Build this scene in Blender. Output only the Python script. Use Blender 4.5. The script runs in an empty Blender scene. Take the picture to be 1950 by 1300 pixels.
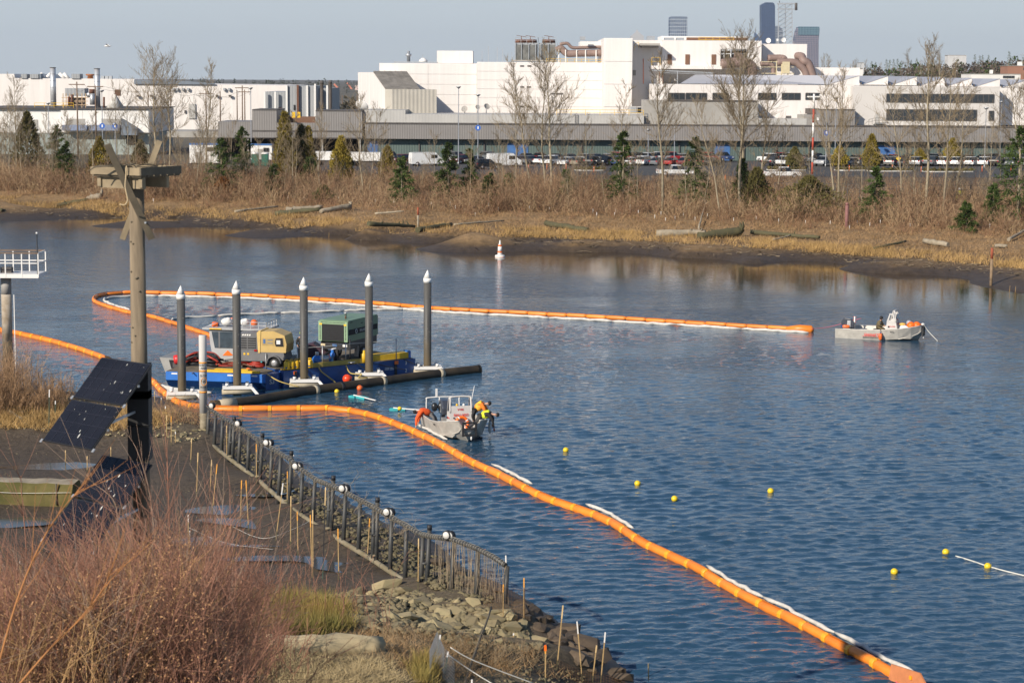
import bpy, math, random
import numpy as np
from mathutils import Vector, Matrix
R = math.radians
random.seed(7)
rng = np.random.default_rng(11)
scene = bpy.context.scene
COL = scene.collection

# ------------------------------------------------------------------ camera
CAMZ, FPX, PITCH, ROLL = 19.5, 4000.0, math.atan(500 / 4000.0), 0.006
_F = Vector((0, math.cos(PITCH), -math.sin(PITCH)))
_R0 = Vector((1, 0, 0)); _U0 = Vector((0, math.sin(PITCH), math.cos(PITCH)))
_R = _R0 * math.cos(ROLL) + _U0 * math.sin(ROLL)
_U = _U0 * math.cos(ROLL) - _R0 * math.sin(ROLL)
CAM = Vector((0, 0, CAMZ))
cd = bpy.data.cameras.new('camera'); cam = bpy.data.objects.new('camera', cd); COL.objects.link(cam)
cd.sensor_width = 36.0; cd.lens = 36.0 * FPX / 1950.0; cd.clip_start = 0.5; cd.clip_end = 30000
m = Matrix((_R, _U, -_F)).transposed().to_4x4(); m.translation = CAM
cam.matrix_world = m
cd.dof.use_dof = True; cd.dof.focus_distance = 125.0; cd.dof.aperture_fstop = 2.8
scene.camera = cam

# ------------------------------------------------------------------ daylight
SUN_EL = R(29); SUN_DIR = Vector((-0.66, -0.75, 0)).normalized()      # horizontal direction towards the sun
world = bpy.data.worlds.new('World'); scene.world = world; world.use_nodes = True
nt = world.node_tree; nt.nodes.clear()
sky = nt.nodes.new('ShaderNodeTexSky'); sky.sky_type = 'NISHITA'; sky.sun_disc = False
sky.sun_elevation = SUN_EL; sky.sun_rotation = math.atan2(SUN_DIR.x, SUN_DIR.y)
sky.altitude = 200; sky.air_density = 1.0; sky.dust_density = 0.25; sky.ozone_density = 3.3
hz = nt.nodes.new('ShaderNodeMix'); hz.data_type = 'RGBA'; hz.inputs[7].default_value = (5.0, 5.6, 6.2, 1)      # whitish blue air low over the whole horizon
tcw = nt.nodes.new('ShaderNodeTexCoord'); spw = nt.nodes.new('ShaderNodeSeparateXYZ'); nt.links.new(tcw.outputs['Generated'], spw.inputs[0])
mrw = nt.nodes.new('ShaderNodeMapRange'); mrw.interpolation_type = 'SMOOTHERSTEP'; mrw.inputs[1].default_value = 0.0; mrw.inputs[2].default_value = 0.30; mrw.inputs[3].default_value = 0.92; mrw.inputs[4].default_value = 0.0
nt.links.new(spw.outputs[2], mrw.inputs[0]); nt.links.new(mrw.outputs[0], hz.inputs[0]); nt.links.new(sky.outputs[0], hz.inputs[6])
bg = nt.nodes.new('ShaderNodeBackground'); bg.inputs['Strength'].default_value = 0.095
wo = nt.nodes.new('ShaderNodeOutputWorld')
nt.links.new(hz.outputs[2], bg.inputs[0]); nt.links.new(bg.outputs[0], wo.inputs[0])
sl = bpy.data.lights.new('sun', 'SUN'); sl.energy = 5.0; sl.angle = R(0.53); sl.color = (1.0, 0.91, 0.78)
so = bpy.data.objects.new('sun', sl); COL.objects.link(so)
_d = Vector((-SUN_DIR.x * math.cos(SUN_EL), -SUN_DIR.y * math.cos(SUN_EL), -math.sin(SUN_EL)))
so.rotation_euler = _d.to_track_quat('-Z', 'Y').to_euler(); so.location = (-60, -40, 80)
vs = scene.view_settings
scene.display_settings.display_device = 'sRGB'
vs.view_transform = 'Standard'; vs.look = 'None'; vs.gamma = 1.0; vs.use_curve_mapping = False; vs.exposure = 0.22
cy = scene.cycles
cy.max_bounces = 5; cy.diffuse_bounces = 2; cy.glossy_bounces = 3; cy.transmission_bounces = 3; cy.transparent_max_bounces = 6
cy.volume_bounces = 0; cy.caustics_reflective = False; cy.caustics_refractive = False; cy.sample_clamp_indirect = 6.0

# ------------------------------------------------------------------ points from pixels of the 1950x1300 picture
def ray(px, py):
    return _F + _R * ((px - 975) / FPX) + _U * ((650 - py) / FPX)
def G(px, py, z=0.0):                   # where the sight line meets height z
    d = ray(px, py); return CAM + d * ((z - CAMZ) / d.z)
def P(px, py, Y):                       # where it meets the vertical plane y = Y
    d = ray(px, py); return CAM + d * (Y / d.y)
def Zp(px, py, Y): return P(px, py, Y).z
def Xp(px, py, Y): return P(px, py, Y).x

# ------------------------------------------------------------------ materials
MATS = {}
def M(name, col, rough=0.7, var=0.12, scale=3.0, metal=0.0, bump=0.0, bscale=None, col2=None, spec=0.5, det=4.0, stretch=None, rnd=0.0, trans=0.0):
    """principled with a noise-mottled colour, optional bump, optional per-object variation"""
    if name in MATS: return MATS[name]
    mt = bpy.data.materials.new(name); mt.use_nodes = True
    n = mt.node_tree; b = n.nodes['Principled BSDF']; L = n.links.new
    b.inputs['Roughness'].default_value = rough; b.inputs['Metallic'].default_value = metal
    b.inputs['Specular IOR Level'].default_value = spec
    if trans: b.inputs['Transmission Weight'].default_value = trans
    tc = n.nodes.new('ShaderNodeTexCoord'); vec = tc.outputs['Object']
    if stretch:
        mp = n.nodes.new('ShaderNodeMapping'); mp.inputs['Scale'].default_value = stretch; L(vec, mp.inputs[0]); vec = mp.outputs[0]
    nz = n.nodes.new('ShaderNodeTexNoise'); nz.inputs['Scale'].default_value = scale; nz.inputs['Detail'].default_value = det
    nz.inputs['Roughness'].default_value = 0.62
    L(vec, nz.inputs['Vector'])
    rp = n.nodes.new('ShaderNodeValToRGB'); rp.color_ramp.elements[0].position = 0.3; rp.color_ramp.elements[1].position = 0.7
    c2 = col2 if col2 else tuple(min(1, c * (1 + var)) for c in col)
    c1 = col if col2 else tuple(c * (1 - var) for c in col)
    rp.color_ramp.elements[0].color = (*c1, 1); rp.color_ramp.elements[1].color = (*c2, 1)
    L(nz.outputs['Fac'], rp.inputs[0]); out = rp.outputs[0]
    if rnd:
        oi = n.nodes.new('ShaderNodeObjectInfo'); hs = n.nodes.new('ShaderNodeHueSaturation')
        mr = n.nodes.new('ShaderNodeMapRange'); mr.inputs[3].default_value = 1 - rnd; mr.inputs[4].default_value = 1 + rnd
        L(oi.outputs['Random'], mr.inputs[0]); L(mr.outputs[0], hs.inputs['Value']); L(out, hs.inputs['Color']); out = hs.outputs[0]
    L(out, b.inputs['Base Color'])
    if bump:
        bp = n.nodes.new('ShaderNodeBump'); bp.inputs['Strength'].default_value = bump
        nb = n.nodes.new('ShaderNodeTexNoise'); nb.inputs['Scale'].default_value = bscale or scale * 4; nb.inputs['Detail'].default_value = 5
        L(vec, nb.inputs['Vector']); L(nb.outputs['Fac'], bp.inputs['Height']); L(bp.outputs[0], b.inputs['Normal'])
    MATS[name] = mt; return mt

def ribbed(name, col, pitch=0.4, axis='X', rough=0.6, var=0.08, strength=0.5):
    """sheet-metal siding: fine vertical ribs as relief"""
    mt = M(name, col, rough, var, 0.25, stretch=None)
    n = mt.node_tree; L = n.links.new; b = n.nodes['Principled BSDF']
    tc = n.nodes.new('ShaderNodeTexCoord'); w = n.nodes.new('ShaderNodeTexWave'); w.bands_direction = axis
    w.inputs['Scale'].default_value = 0.314 / pitch; w.inputs['Distortion'].default_value = 0
    L(tc.outputs['Object'], w.inputs['Vector'])
    bp = n.nodes.new('ShaderNodeBump'); bp.inputs['Strength'].default_value = strength; bp.inputs['Distance'].default_value = 0.05
    L(w.outputs['Fac'], bp.inputs['Height']); L(bp.outputs[0], b.inputs['Normal'])
    return mt

# ------------------------------------------------------------------ mesh builders
class MB:
    def __init__(s): s.v = []; s.f = []; s.m = []; s.sm = []
    def add(s, vs, fs, mi=0, smooth=False):
        o = len(s.v); s.v.extend([tuple(v) for v in vs])
        for f in fs: s.f.append(tuple(i + o for i in f)); s.m.append(mi); s.sm.append(smooth)
        return s
    def box(s, c, size, mi=0, rz=0.0, mat=None, taper=1.0):
        hx, hy, hz = size[0] / 2, size[1] / 2, size[2] / 2
        pts = [Vector((x * (taper if z > 0 else 1), y * (taper if z > 0 else 1), z)) for z in (-hz, hz) for x, y in ((-hx, -hy), (hx, -hy), (hx, hy), (-hx, hy))]
        if mat is not None: pts = [mat @ p for p in pts]
        elif rz: mt = Matrix.Rotation(rz, 3, 'Z'); pts = [mt @ p for p in pts]
        c = Vector(c)
        return s.add([p + c for p in pts], [(3, 2, 1, 0), (4, 5, 6, 7), (0, 1, 5, 4), (1, 2, 6, 5), (2, 3, 7, 6), (3, 0, 4, 7)], mi)
    def b2(s, lo, hi, mi=0):
        return s.box([(a + b) / 2 for a, b in zip(lo, hi)], [abs(b - a) for a, b in zip(lo, hi)], mi)
    def bar(s, a, b, w, h, mi=0, up=Vector((0, 0, 1)), ext=0.0):
        a = Vector(a); b = Vector(b); d = (b - a); l = d.length + 2 * ext; d.normalize()
        x = d.cross(up)
        if x.length < 1e-4: x = d.cross(Vector((1, 0, 0)))
        x.normalize(); z = x.cross(d)
        mt = Matrix((x, d, z)).transposed()
        return s.box((a + b) / 2, (w, l, h), mi, mat=mt)
    def tube(s, pts, r, n=8, mi=0, caps=True, smooth=True):
        pts = [Vector(p) for p in pts]; k = len(pts)
        rs = list(r) if isinstance(r, (list, tuple)) else [r] * k
        vs = []; prev = None
        for i, p in enumerate(pts):
            t = (pts[min(i + 1, k - 1)] - pts[max(i - 1, 0)])
            t = t.normalized() if t.length > 1e-9 else Vector((0, 0, 1))
            if prev is None:
                a = t.cross(Vector((0, 0, 1)));
                if a.length < 1e-3: a = t.cross(Vector((1, 0, 0)))
            else: a = prev - t * prev.dot(t)
            a.normalize(); prev = a; b = t.cross(a)
            for j in range(n):
                w = 2 * math.pi * j / n
                vs.append(p + (a * math.cos(w) + b * math.sin(w)) * rs[i])
        fs = [(i * n + j, i * n + (j + 1) % n, (i + 1) * n + (j + 1) % n, (i + 1) * n + j) for i in range(k - 1) for j in range(n)]
        o = len(s.v); s.add(vs, fs, mi, smooth)
        if caps:
            for f in (tuple(range(n - 1, -1, -1)), tuple(range((k - 1) * n, k * n))):
                s.f.append(tuple(i + o for i in f)); s.m.append(mi); s.sm.append(False)
        return s
    def lathe(s, prof, n=16, c=(0, 0, 0), mi=0, smooth=True, mat=None):
        vs = []; c = Vector(c)
        for r, z in prof:
            for j in range(n):
                w = 2 * math.pi * j / n; p = Vector((r * math.cos(w), r * math.sin(w), z))
                if mat is not None: p = mat @ p
                vs.append(p + c)
        k = len(prof)
        fs = [(i * n + j, i * n + (j + 1) % n, (i + 1) * n + (j + 1) % n, (i + 1) * n + j) for i in range(k - 1) for j in range(n)]
        fs += [tuple(range(n - 1, -1, -1)), tuple(range((k - 1) * n, k * n))]
        return s.add(vs, fs, mi, smooth)
    def ball(s, c, r, n=12, mi=0, mat=None, k=7):
        rr = r if isinstance(r, (tuple, list)) else (r, r, r)
        prof = [(max(1e-3, math.sin(math.pi * i / k)), -math.cos(math.pi * i / k)) for i in range(k + 1)]
        mm = Matrix.Diagonal(rr)
        if mat is not None: mm = mat @ mm
        return s.lathe(prof, n, c, mi, True, mm)
    def prism(s, poly, axis, a, b, mi=0):
        """extrude a 2-D outline along axis x/y/z from a to b; outline gives the other two coordinates in order"""
        def mk(p, t):
            return (t, p[0], p[1]) if axis == 'x' else (p[0], t, p[1]) if axis == 'y' else (p[0], p[1], t)
        n = len(poly); vs = [mk(p, a) for p in poly] + [mk(p, b) for p in poly]
        fs = [tuple(range(n)), tuple(range(2 * n - 1, n - 1, -1))] + [(i, i + n, (i + 1) % n + n, (i + 1) % n) for i in range(n)]
        return s.add(vs, fs, mi)
    def mesh(s, name, mats, off=None):
        me = bpy.data.meshes.new(name)
        v = s.v
        if off is not None: v = [(a - off[0], b - off[1], c - off[2]) for a, b, c in v]
        me.from_pydata(v, [], s.f)
        for mt in (mats if isinstance(mats, (list, tuple)) else [mats]): me.materials.append(mt)
        me.polygons.foreach_set('material_index', s.m); me.polygons.foreach_set('use_smooth', s.sm)
        bmfix(me); me.update(); return me
    def build(s, name, mats, parent=None, off=None, loc=None, rz=0.0):
        if off is None and parent is not None and parent.get('_w'): off = parent.location.copy()
        return link(name, s.mesh(name, mats, off), parent, loc, rz)

import bmesh
def bmfix(me):
    bm = bmesh.new(); bm.from_mesh(me); bmesh.ops.recalc_face_normals(bm, faces=bm.faces); bm.to_mesh(me); bm.free()

def link(name, me, parent=None, loc=None, rz=0.0):
    o = bpy.data.objects.new(name, me); COL.objects.link(o)
    if parent is not None: o.parent = parent
    if loc is not None: o.location = loc
    if rz: o.rotation_euler.z = rz
    return o
def tag(o, label=None, cat=None, group=None, kind=None):
    if label: o['label'] = label
    if cat: o['category'] = cat
    if group: o['group'] = group
    if kind: o['kind'] = kind
    return o
def thing(name, label, cat, loc=(0, 0, 0), rz=0.0, group=None, world=False):
    """an Empty at the thing's base; with world=True its parts are modelled in world coordinates"""
    o = bpy.data.objects.new(name, None); COL.objects.link(o); o.location = loc; o.rotation_euler.z = rz
    o.empty_display_size = 0.3
    if world: o['_w'] = 1
    o.matrix_local = Matrix.Translation(Vector(loc)) @ Matrix.Rotation(rz, 4, 'Z')
    return tag(o, label, cat, group)
KIDS = {}
def kids(o):
    return [c for c in o.children]
def dup(o, loc=None, rz=None, label=None, sc=None):
    def rec(s, par):
        c = s.copy(); COL.objects.link(c)
        if par is not None: c.parent = par
        for k in s.children: rec(k, c)
        return c
    c = rec(o, None)
    if loc is not None: c.location = loc
    if rz is not None: c.rotation_euler.z = rz
    if sc is not None: c.scale = sc if isinstance(sc, (tuple, list)) else (sc,) * 3
    if label: c['label'] = label
    return c
ORD = ['first', 'second', 'third', 'fourth', 'fifth', 'sixth', 'seventh', 'eighth', 'ninth', 'tenth', 'eleventh', 'twelfth', 'thirteenth',
       'fourteenth', 'fifteenth', 'sixteenth', 'seventeenth', 'eighteenth', 'nineteenth', 'twentieth', 'twenty-first', 'twenty-second',
       'twenty-third', 'twenty-fourth', 'twenty-fifth', 'twenty-sixth', 'twenty-seventh', 'twenty-eighth', 'twenty-ninth', 'thirtieth',
       'thirty-first', 'thirty-second', 'thirty-third', 'thirty-fourth', 'thirty-fifth', 'thirty-sixth', 'thirty-seventh', 'thirty-eighth',
       'thirty-ninth', 'fortieth', 'forty-first', 'forty-second', 'forty-third', 'forty-fourth']
def ordinals(objs, base):
    """labels by place in the row, for look-alikes"""
    s = sorted(objs, key=lambda o: o.matrix_world.translation.x / max(1, o.matrix_world.translation.y) if o.parent else o.location.x / max(1, o.location.y))
    n = len(s)
    for i, o in enumerate(s):
        w = ('only' if n == 1 else 'leftmost' if i == 0 else 'rightmost' if i == n - 1 else ORD[i] + ' from the left' if i <= n / 2 else ORD[n - 1 - i] + ' from the right')
        o['label'] = base + ', ' + w

# segments -> one mesh of thin prisms (vectorised, for twigs and stems)
def seg_mesh(name, P0, P1, R0, R1, mats, mi=None, n=3):
    P0 = np.asarray(P0, float); P1 = np.asarray(P1, float); R0 = np.asarray(R0, float); R1 = np.asarray(R1, float); N = len(P0)
    d = P1 - P0; d /= np.linalg.norm(d, axis=1)[:, None] + 1e-9
    a = np.cross(d, np.array([0.31, 0.2, 0.93])); a /= np.linalg.norm(a, axis=1)[:, None] + 1e-9
    b = np.cross(d, a)
    if n == 1:                              # hair-fine twigs: one sliver each, turned at random
        w = np.arange(N) * 2.4; o = a * np.cos(w)[:, None] + b * np.sin(w)[:, None]
        V = np.stack([P0 - o * R0[:, None], P0 + o * R0[:, None], P1 + o * R1[:, None], P1 - o * R1[:, None]], 1)
        return raw_mesh(name, V.reshape(-1, 3), np.arange(N * 4).reshape(-1, 4), mats, mi)
    V = np.zeros((N, 2 * n, 3))
    for j in range(n):
        w = 2 * math.pi * j / n; o = a * math.cos(w) + b * math.sin(w)
        V[:, j] = P0 + o * R0[:, None]; V[:, n + j] = P1 + o * R1[:, None]
    base = np.arange(N)[:, None, None] * (2 * n)
    F = np.array([[j, (j + 1) % n, n + (j + 1) % n, n + j] for j in range(n)])[None] + base
    return raw_mesh(name, V.reshape(-1, 3), F.reshape(-1, 4), mats, None if mi is None else np.repeat(mi, n), smooth=True)
def raw_mesh(name, V, F, mats, mi=None, smooth=False):
    me = bpy.data.meshes.new(name); k = F.shape[1]
    me.vertices.add(len(V)); me.vertices.foreach_set('co', np.asarray(V, np.float32).ravel())
    me.loops.add(F.size); me.loops.foreach_set('vertex_index', F.astype(np.int32).ravel())
    me.polygons.add(len(F)); me.polygons.foreach_set('loop_start', np.arange(len(F), dtype=np.int32) * k)
    for mt in (mats if isinstance(mats, (list, tuple)) else [mats]): me.materials.append(mt)
    if mi is not None: me.polygons.foreach_set('material_index', np.asarray(mi, np.int32))
    if smooth: me.polygons.foreach_set('use_smooth', np.ones(len(F), bool))
    me.update(calc_edges=True); return me

def text_mesh(name, body, size, mt, parent, loc, rot, ext=0.002, align='CENTER', sx=1.0):
    cu = bpy.data.curves.new(name, 'FONT'); cu.body = body; cu.size = size; cu.align_x = align; cu.align_y = 'CENTER'; cu.extrude = ext
    cu.offset = size * 0.012
    o = bpy.data.objects.new(name, cu); COL.objects.link(o); bpy.context.view_layer.update()
    me = bpy.data.meshes.new_from_object(o); bpy.data.objects.remove(o); me.name = name
    me.materials.clear(); me.materials.append(mt)
    t = link(name, me, parent, loc); t.rotation_euler = rot; t.scale = (sx, 1, 1)
    return t

def bez(pts, n=8):
    """Catmull-Rom through points"""
    pts = [Vector(p) for p in pts]; out = []
    for i in range(len(pts) - 1):
        p0 = pts[max(i - 1, 0)]; p1 = pts[i]; p2 = pts[i + 1]; p3 = pts[min(i + 2, len(pts) - 1)]
        for k in range(n):
            t = k / n
            out.append(0.5 * ((2 * p1) + (p2 - p0) * t + (2 * p0 - 5 * p1 + 4 * p2 - p3) * t * t + (3 * p1 - p0 - 3 * p2 + p3) * t ** 3))
    out.append(pts[-1]); return out
def resample(pts, step):
    pts = [Vector(p) for p in pts]; out = [pts[0].copy()]; acc = 0.0
    for a, b in zip(pts[:-1], pts[1:]):
        l = (b - a).length; t = step - acc
        while t <= l:
            out.append(a.lerp(b, t / l)); t += step
        acc = (acc + l) % step if l else acc
    return out

# palette
WHITE = M('white_paint', (0.76, 0.735, 0.70), 0.55, 0.05, 0.15)
STEEL = M('galvanised_steel', (0.45, 0.46, 0.47), 0.45, 0.15, 4.0, metal=0.6)
BLACK = M('black_rubber', (0.018, 0.018, 0.02), 0.6, 0.3, 5.0)
YELLOW = M('yellow_paint', (0.75, 0.45, 0.02), 0.5, 0.15, 3.0)
ORANGE = M('orange_plastic', (0.85, 0.16, 0.015), 0.45, 0.12, 2.0)
GLASSY = M('dark_glass', (0.02, 0.025, 0.03), 0.08, 0.2, 1.0, spec=0.8)
RUST = M('rusty_brown_metal', (0.14, 0.06, 0.035), 0.8, 0.3, 6.0)

# ================================================================== terrain
def rbf(pts):
    A = np.array(pts, float); X = A[:, :2] / 50.0; z = A[:, 2]
    D = np.linalg.norm(X[:, None] - X[None], axis=2); D = np.sqrt(D * D + 0.0009)
    w = np.linalg.solve(D - 0.0 * np.eye(len(D)) + 0.004 * np.eye(len(D)), z - z.mean())
    def f(x, y):
        x = np.asarray(x, float); y = np.asarray(y, float); q = np.stack([x.ravel(), y.ravel()], 1) / 50.0
        out = np.zeros(len(q))
        for i in range(0, len(q), 20000):
            d = np.sqrt(((q[i:i + 20000, None] - X[None]) ** 2).sum(2) + 0.0009); out[i:i + 20000] = d @ w
        return (out + z.mean()).reshape(x.shape)
    return f
def ctl(lst):
    out = []
    for px, py, z in lst:
        p = G(px, py, z); out.append((p.x, p.y, z))
    return out

NEAR = ctl([(x, y, 0.0) for x, y in ((-150, 725), (0, 738), (150, 745), (300, 757), (345, 774), (400, 792), (440, 808), (500, 850), (560, 897), (640, 943),
        (720, 988), (800, 1018), (850, 1048), (900, 1088), (970, 1122), (1020, 1152), (1070, 1187), (1120, 1222), (1165, 1255), (1210, 1297), (1270, 1350), (1340, 1420))]
    + [(x, y, -1.6) for x, y in ((-150, 675), (0, 690), (200, 705), (380, 740), (500, 790), (620, 880), (760, 965), (900, 1040), (1000, 1100), (1100, 1160), (1200, 1230), (1300, 1310), (1420, 1420))]
    + [(x, y, -3) for x, y in ((0, 600), (300, 620), (500, 700), (900, 900), (1300, 1100), (1600, 1400))]
    + [(-150, 765, 1.6), (0, 762, 1.7), (70, 775, 1.6), (140, 785, 1.4), (220, 785, 1.2), (300, 785, 1.2), (360, 802, 1.2), (395, 832, 1.1), (0, 800, 1.3), (120, 815, 1.2),
       (0, 840, 0.9), (200, 860, 0.8), (350, 880, .7), (430, 885, .65), (500, 960, .6), (420, 1000, .6), (600, 1050, .6), (560, 1095, .6), (690, 1085, .65), (100, 1000, .75), (300, 1000, .6), (0, 960, .75), (-200, 900, .8),
       (420, 852, .85), (500, 912, .85), (560, 962, .85), (640, 1022, .85), (720, 1077, .9), (800, 1120, 1.1), (560, 918, .5), (680, 985, .5), (780, 1052, .5), (860, 1092, .6),
       (620, 1142, 1.8), (700, 1140, 1.6), (750, 1125, 1.2), (850, 1160, 1.6), (930, 1170, 1.4), (700, 1180, 2.2), (850, 1210, 2.1), (600, 1190, 2.5), (980, 1210, 1.3), (1050, 1250, 1.1), (900, 1260, 2.1), (1000, 1290, 1.6), (1110, 1290, .8),
       (440, 1130, .9), (480, 1160, 2.2), (520, 1200, 2.9), (620, 1240, 3.0), (740, 1260, 2.8), (500, 1300, 3.6), (650, 1300, 3.4), (800, 1300, 2.7), (300, 1300, 4.5), (300, 1500, 6.5), (0, 1500, 7.5),
       (700, 1600, 6), (1100, 1500, 2.4), (1260, 1500, .3), (0, 1300, 5), (200, 1250, 4.2), (400, 1200, 3.2), (300, 1150, 2.0), (100, 1150, 2.2), (0, 1110, 1.5), (-300, 1300, 5), (-300, 1100, 2), (-300, 1700, 8), (600, 2000, 9)])
FAR = ctl([(x, y, 0.0) for x, y in ((-400, 375), (-200, 390), (0, 405), (250, 425), (500, 443), (700, 458), (900, 470), (1100, 482), (1300, 493), (1450, 502), (1600, 512), (1700, 522), (1850, 540), (1950, 557), (2150, 600))]
    + [(x, y, 0.9) for x, y in ((-300, 372), (0, 386), (200, 397), (400, 410), (550, 421), (700, 433), (800, 440), (1000, 441), (1200, 452), (1400, 465), (1600, 479), (1750, 489), (1950, 502), (2150, 540))]
    + [(700, 447, .4), (800, 455, .4), (860, 456, .4), (900, 457, .35), (950, 460, .35), (1000, 462, .35), (1050, 463, .35)]
    + [(x, y, 1.6) for x, y in ((-200, 362), (0, 372), (300, 385), (600, 395), (900, 413), (1200, 426), (1500, 441), (1800, 456), (1950, 464))]
    + [(x, y, 2.5) for x, y in ((0, 352), (300, 368), (600, 376), (900, 396), (1200, 406), (1500, 418), (1800, 427), (1950, 428))]
    + [(x, y, 3.6) for x, y in ((0, 333), (300, 345), (600, 350), (900, 362), (1200, 368), (1500, 376), (1800, 388), (1950, 390))]
    + [(x, y, 4.35) for x, y in ((-200, 318), (0, 322), (300, 330), (600, 336), (900, 340), (1200, 345), (1500, 352), (1950, 355), (2200, 360), (-200, 300), (500, 300), (1000, 300), (1500, 300), (2200, 300))]
    + [(x, y, -2.0) for x, y in ((-400, 405), (0, 432), (250, 450), (500, 470), (700, 485), (900, 500), (1100, 515), (1300, 527), (1500, 540), (1700, 565), (1950, 610), (2150, 670))])
near_h = rbf(NEAR); far_h = rbf(FAR)

def grid_mesh(name, xs, ys, Z, mats):
    nx, ny = len(xs), len(ys); X, Y = np.meshgrid(xs, ys)
    V = np.stack([X.ravel(), Y.ravel(), Z.ravel()], 1)
    i = (np.arange(ny - 1)[:, None] * nx + np.arange(nx - 1)[None]).ravel()
    F = np.stack([i, i + 1, i + nx + 1, i + nx], 1)
    return raw_mesh(name, V, F, mats, smooth=True)
def vnoise(x, y, s, seed=0):
    """cheap value noise, -1..1"""
    r = np.random.default_rng(seed).uniform(-1, 1, (64, 64)); u = x / s; v = y / s
    i = np.floor(u).astype(int); j = np.floor(v).astype(int); fu = u - i; fv = v - j
    fu = fu * fu * (3 - 2 * fu); fv = fv * fv * (3 - 2 * fv)
    g = lambda a, b: r[a % 64, b % 64]
    return (g(i, j) * (1 - fu) + g(i + 1, j) * fu) * (1 - fv) + (g(i, j + 1) * (1 - fu) + g(i + 1, j + 1) * fu) * fv

def ground_mat(name, stops, wet=True, puddle=None, far=False):
    """bank material: colour by real height above the water (mud, wrack, grass), mottled"""
    mt = bpy.data.materials.new(name); mt.use_nodes = True; n = mt.node_tree; b = n.nodes['Principled BSDF']; L = n.links.new
    g = n.nodes.new('ShaderNodeNewGeometry'); sp = n.nodes.new('ShaderNodeSeparateXYZ'); L(g.outputs['Position'], sp.inputs[0])
    nz = n.nodes.new('ShaderNodeTexNoise'); nz.inputs['Scale'].default_value = 0.35; nz.inputs['Detail'].default_value = 8; nz.inputs['Roughness'].default_value = 0.65
    L(g.outputs['Position'], nz.inputs['Vector'])
    ma = n.nodes.new('ShaderNodeMath'); ma.operation = 'MULTIPLY_ADD'; ma.inputs[1].default_value = 0.6 if far else .5; ma.inputs[2].default_value = -.3 if far else -.25
    L(nz.outputs['Fac'], ma.inputs[0]); ad = n.nodes.new('ShaderNodeMath'); ad.operation = 'ADD'; L(ma.outputs[0], ad.inputs[0]); L(sp.outputs['Z'], ad.inputs[1])
    mr = n.nodes.new('ShaderNodeMapRange'); mr.inputs[1].default_value = -0.5; mr.inputs[2].default_value = 5.5; L(ad.outputs[0], mr.inputs[0])
    rp = n.nodes.new('ShaderNodeValToRGB'); cr = rp.color_ramp
    for k, (z, c) in enumerate(stops):
        e = cr.elements[k] if k < 2 else cr.elements.new(0.5)
        e.position = (z + .5) / 6.0; e.color = (*c, 1)
    L(mr.outputs[0], rp.inputs[0])
    n2 = n.nodes.new('ShaderNodeTexNoise'); n2.inputs['Scale'].default_value = 3.0 if not far else 1.2; n2.inputs['Detail'].default_value = 10; n2.inputs['Roughness'].default_value = 0.7
    L(g.outputs['Position'], n2.inputs['Vector'])
    mx = n.nodes.new('ShaderNodeMix'); mx.data_type = 'RGBA'; mx.blend_type = 'MULTIPLY'; mx.inputs[0].default_value = 1
    m2 = n.nodes.new('ShaderNodeMapRange'); m2.inputs[1].default_value = .25; m2.inputs[2].default_value = .75; m2.inputs[3].default_value = .55; m2.inputs[4].default_value = 1.45
    L(n2.outputs['Fac'], m2.inputs[0]); L(rp.outputs[0], mx.inputs[6]); L(m2.outputs[0], mx.inputs[7]); L(mx.outputs[2], b.inputs['Base Color'])
    rr = n.nodes.new('ShaderNodeMapRange'); rr.inputs[1].default_value = 0.3; rr.inputs[2].default_value = 1.3; rr.inputs[3].default_value = .5; rr.inputs[4].default_value = .9
    L(ad.outputs[0], rr.inputs[0]); L(rr.outputs[0], b.inputs['Roughness']); b.inputs['Specular IOR Level'].default_value = 0.35
    bp = n.nodes.new('ShaderNodeBump'); bp.inputs['Strength'].default_value = 0.9; bp.inputs['Distance'].default_value = 0.2
    L(n2.outputs['Fac'], bp.inputs['Height']); L(bp.outputs[0], b.inputs['Normal'])
    return mt
MUD = (0.092, 0.068, 0.046)
near_mat = ground_mat('near_bank_soil', [(-.5, (.045, .036, .026)), (.35, (.078, .058, .039)), (.95, MUD), (1.5, (.15, .115, .07)), (2.4, (.21, .16, .09)), (5, (.17, .115, .065))])
far_mat = ground_mat('far_bank_soil', [(-.5, (.038, .028, .019)), (.55, (.070, .048, .030)), (.85, (.15, .095, .045)), (1.5, (.26, .165, .08)), (2.6, (.20, .125, .07)), (4.6, (.10, .075, .052))], far=True)

# near bank
xs = np.arange(-70, 26, 0.42); ys = np.arange(28, 150, 0.42); X, Y = np.meshgrid(xs, ys)
Zn = near_h(X, Y)
Zn = Zn + np.where(Zn > .9, 0.10 * vnoise(X, Y, 1.3, 1) + .06 * vnoise(X, Y, .6, 2), .038 * vnoise(X, Y, 3.0, 3) + .022 * vnoise(X, Y, 1.0, 4))
near_bank = tag(link('near_bank', grid_mesh('near_bank', xs, ys, Zn, near_mat)), 'muddy and rocky near river bank', kind='structure')
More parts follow.
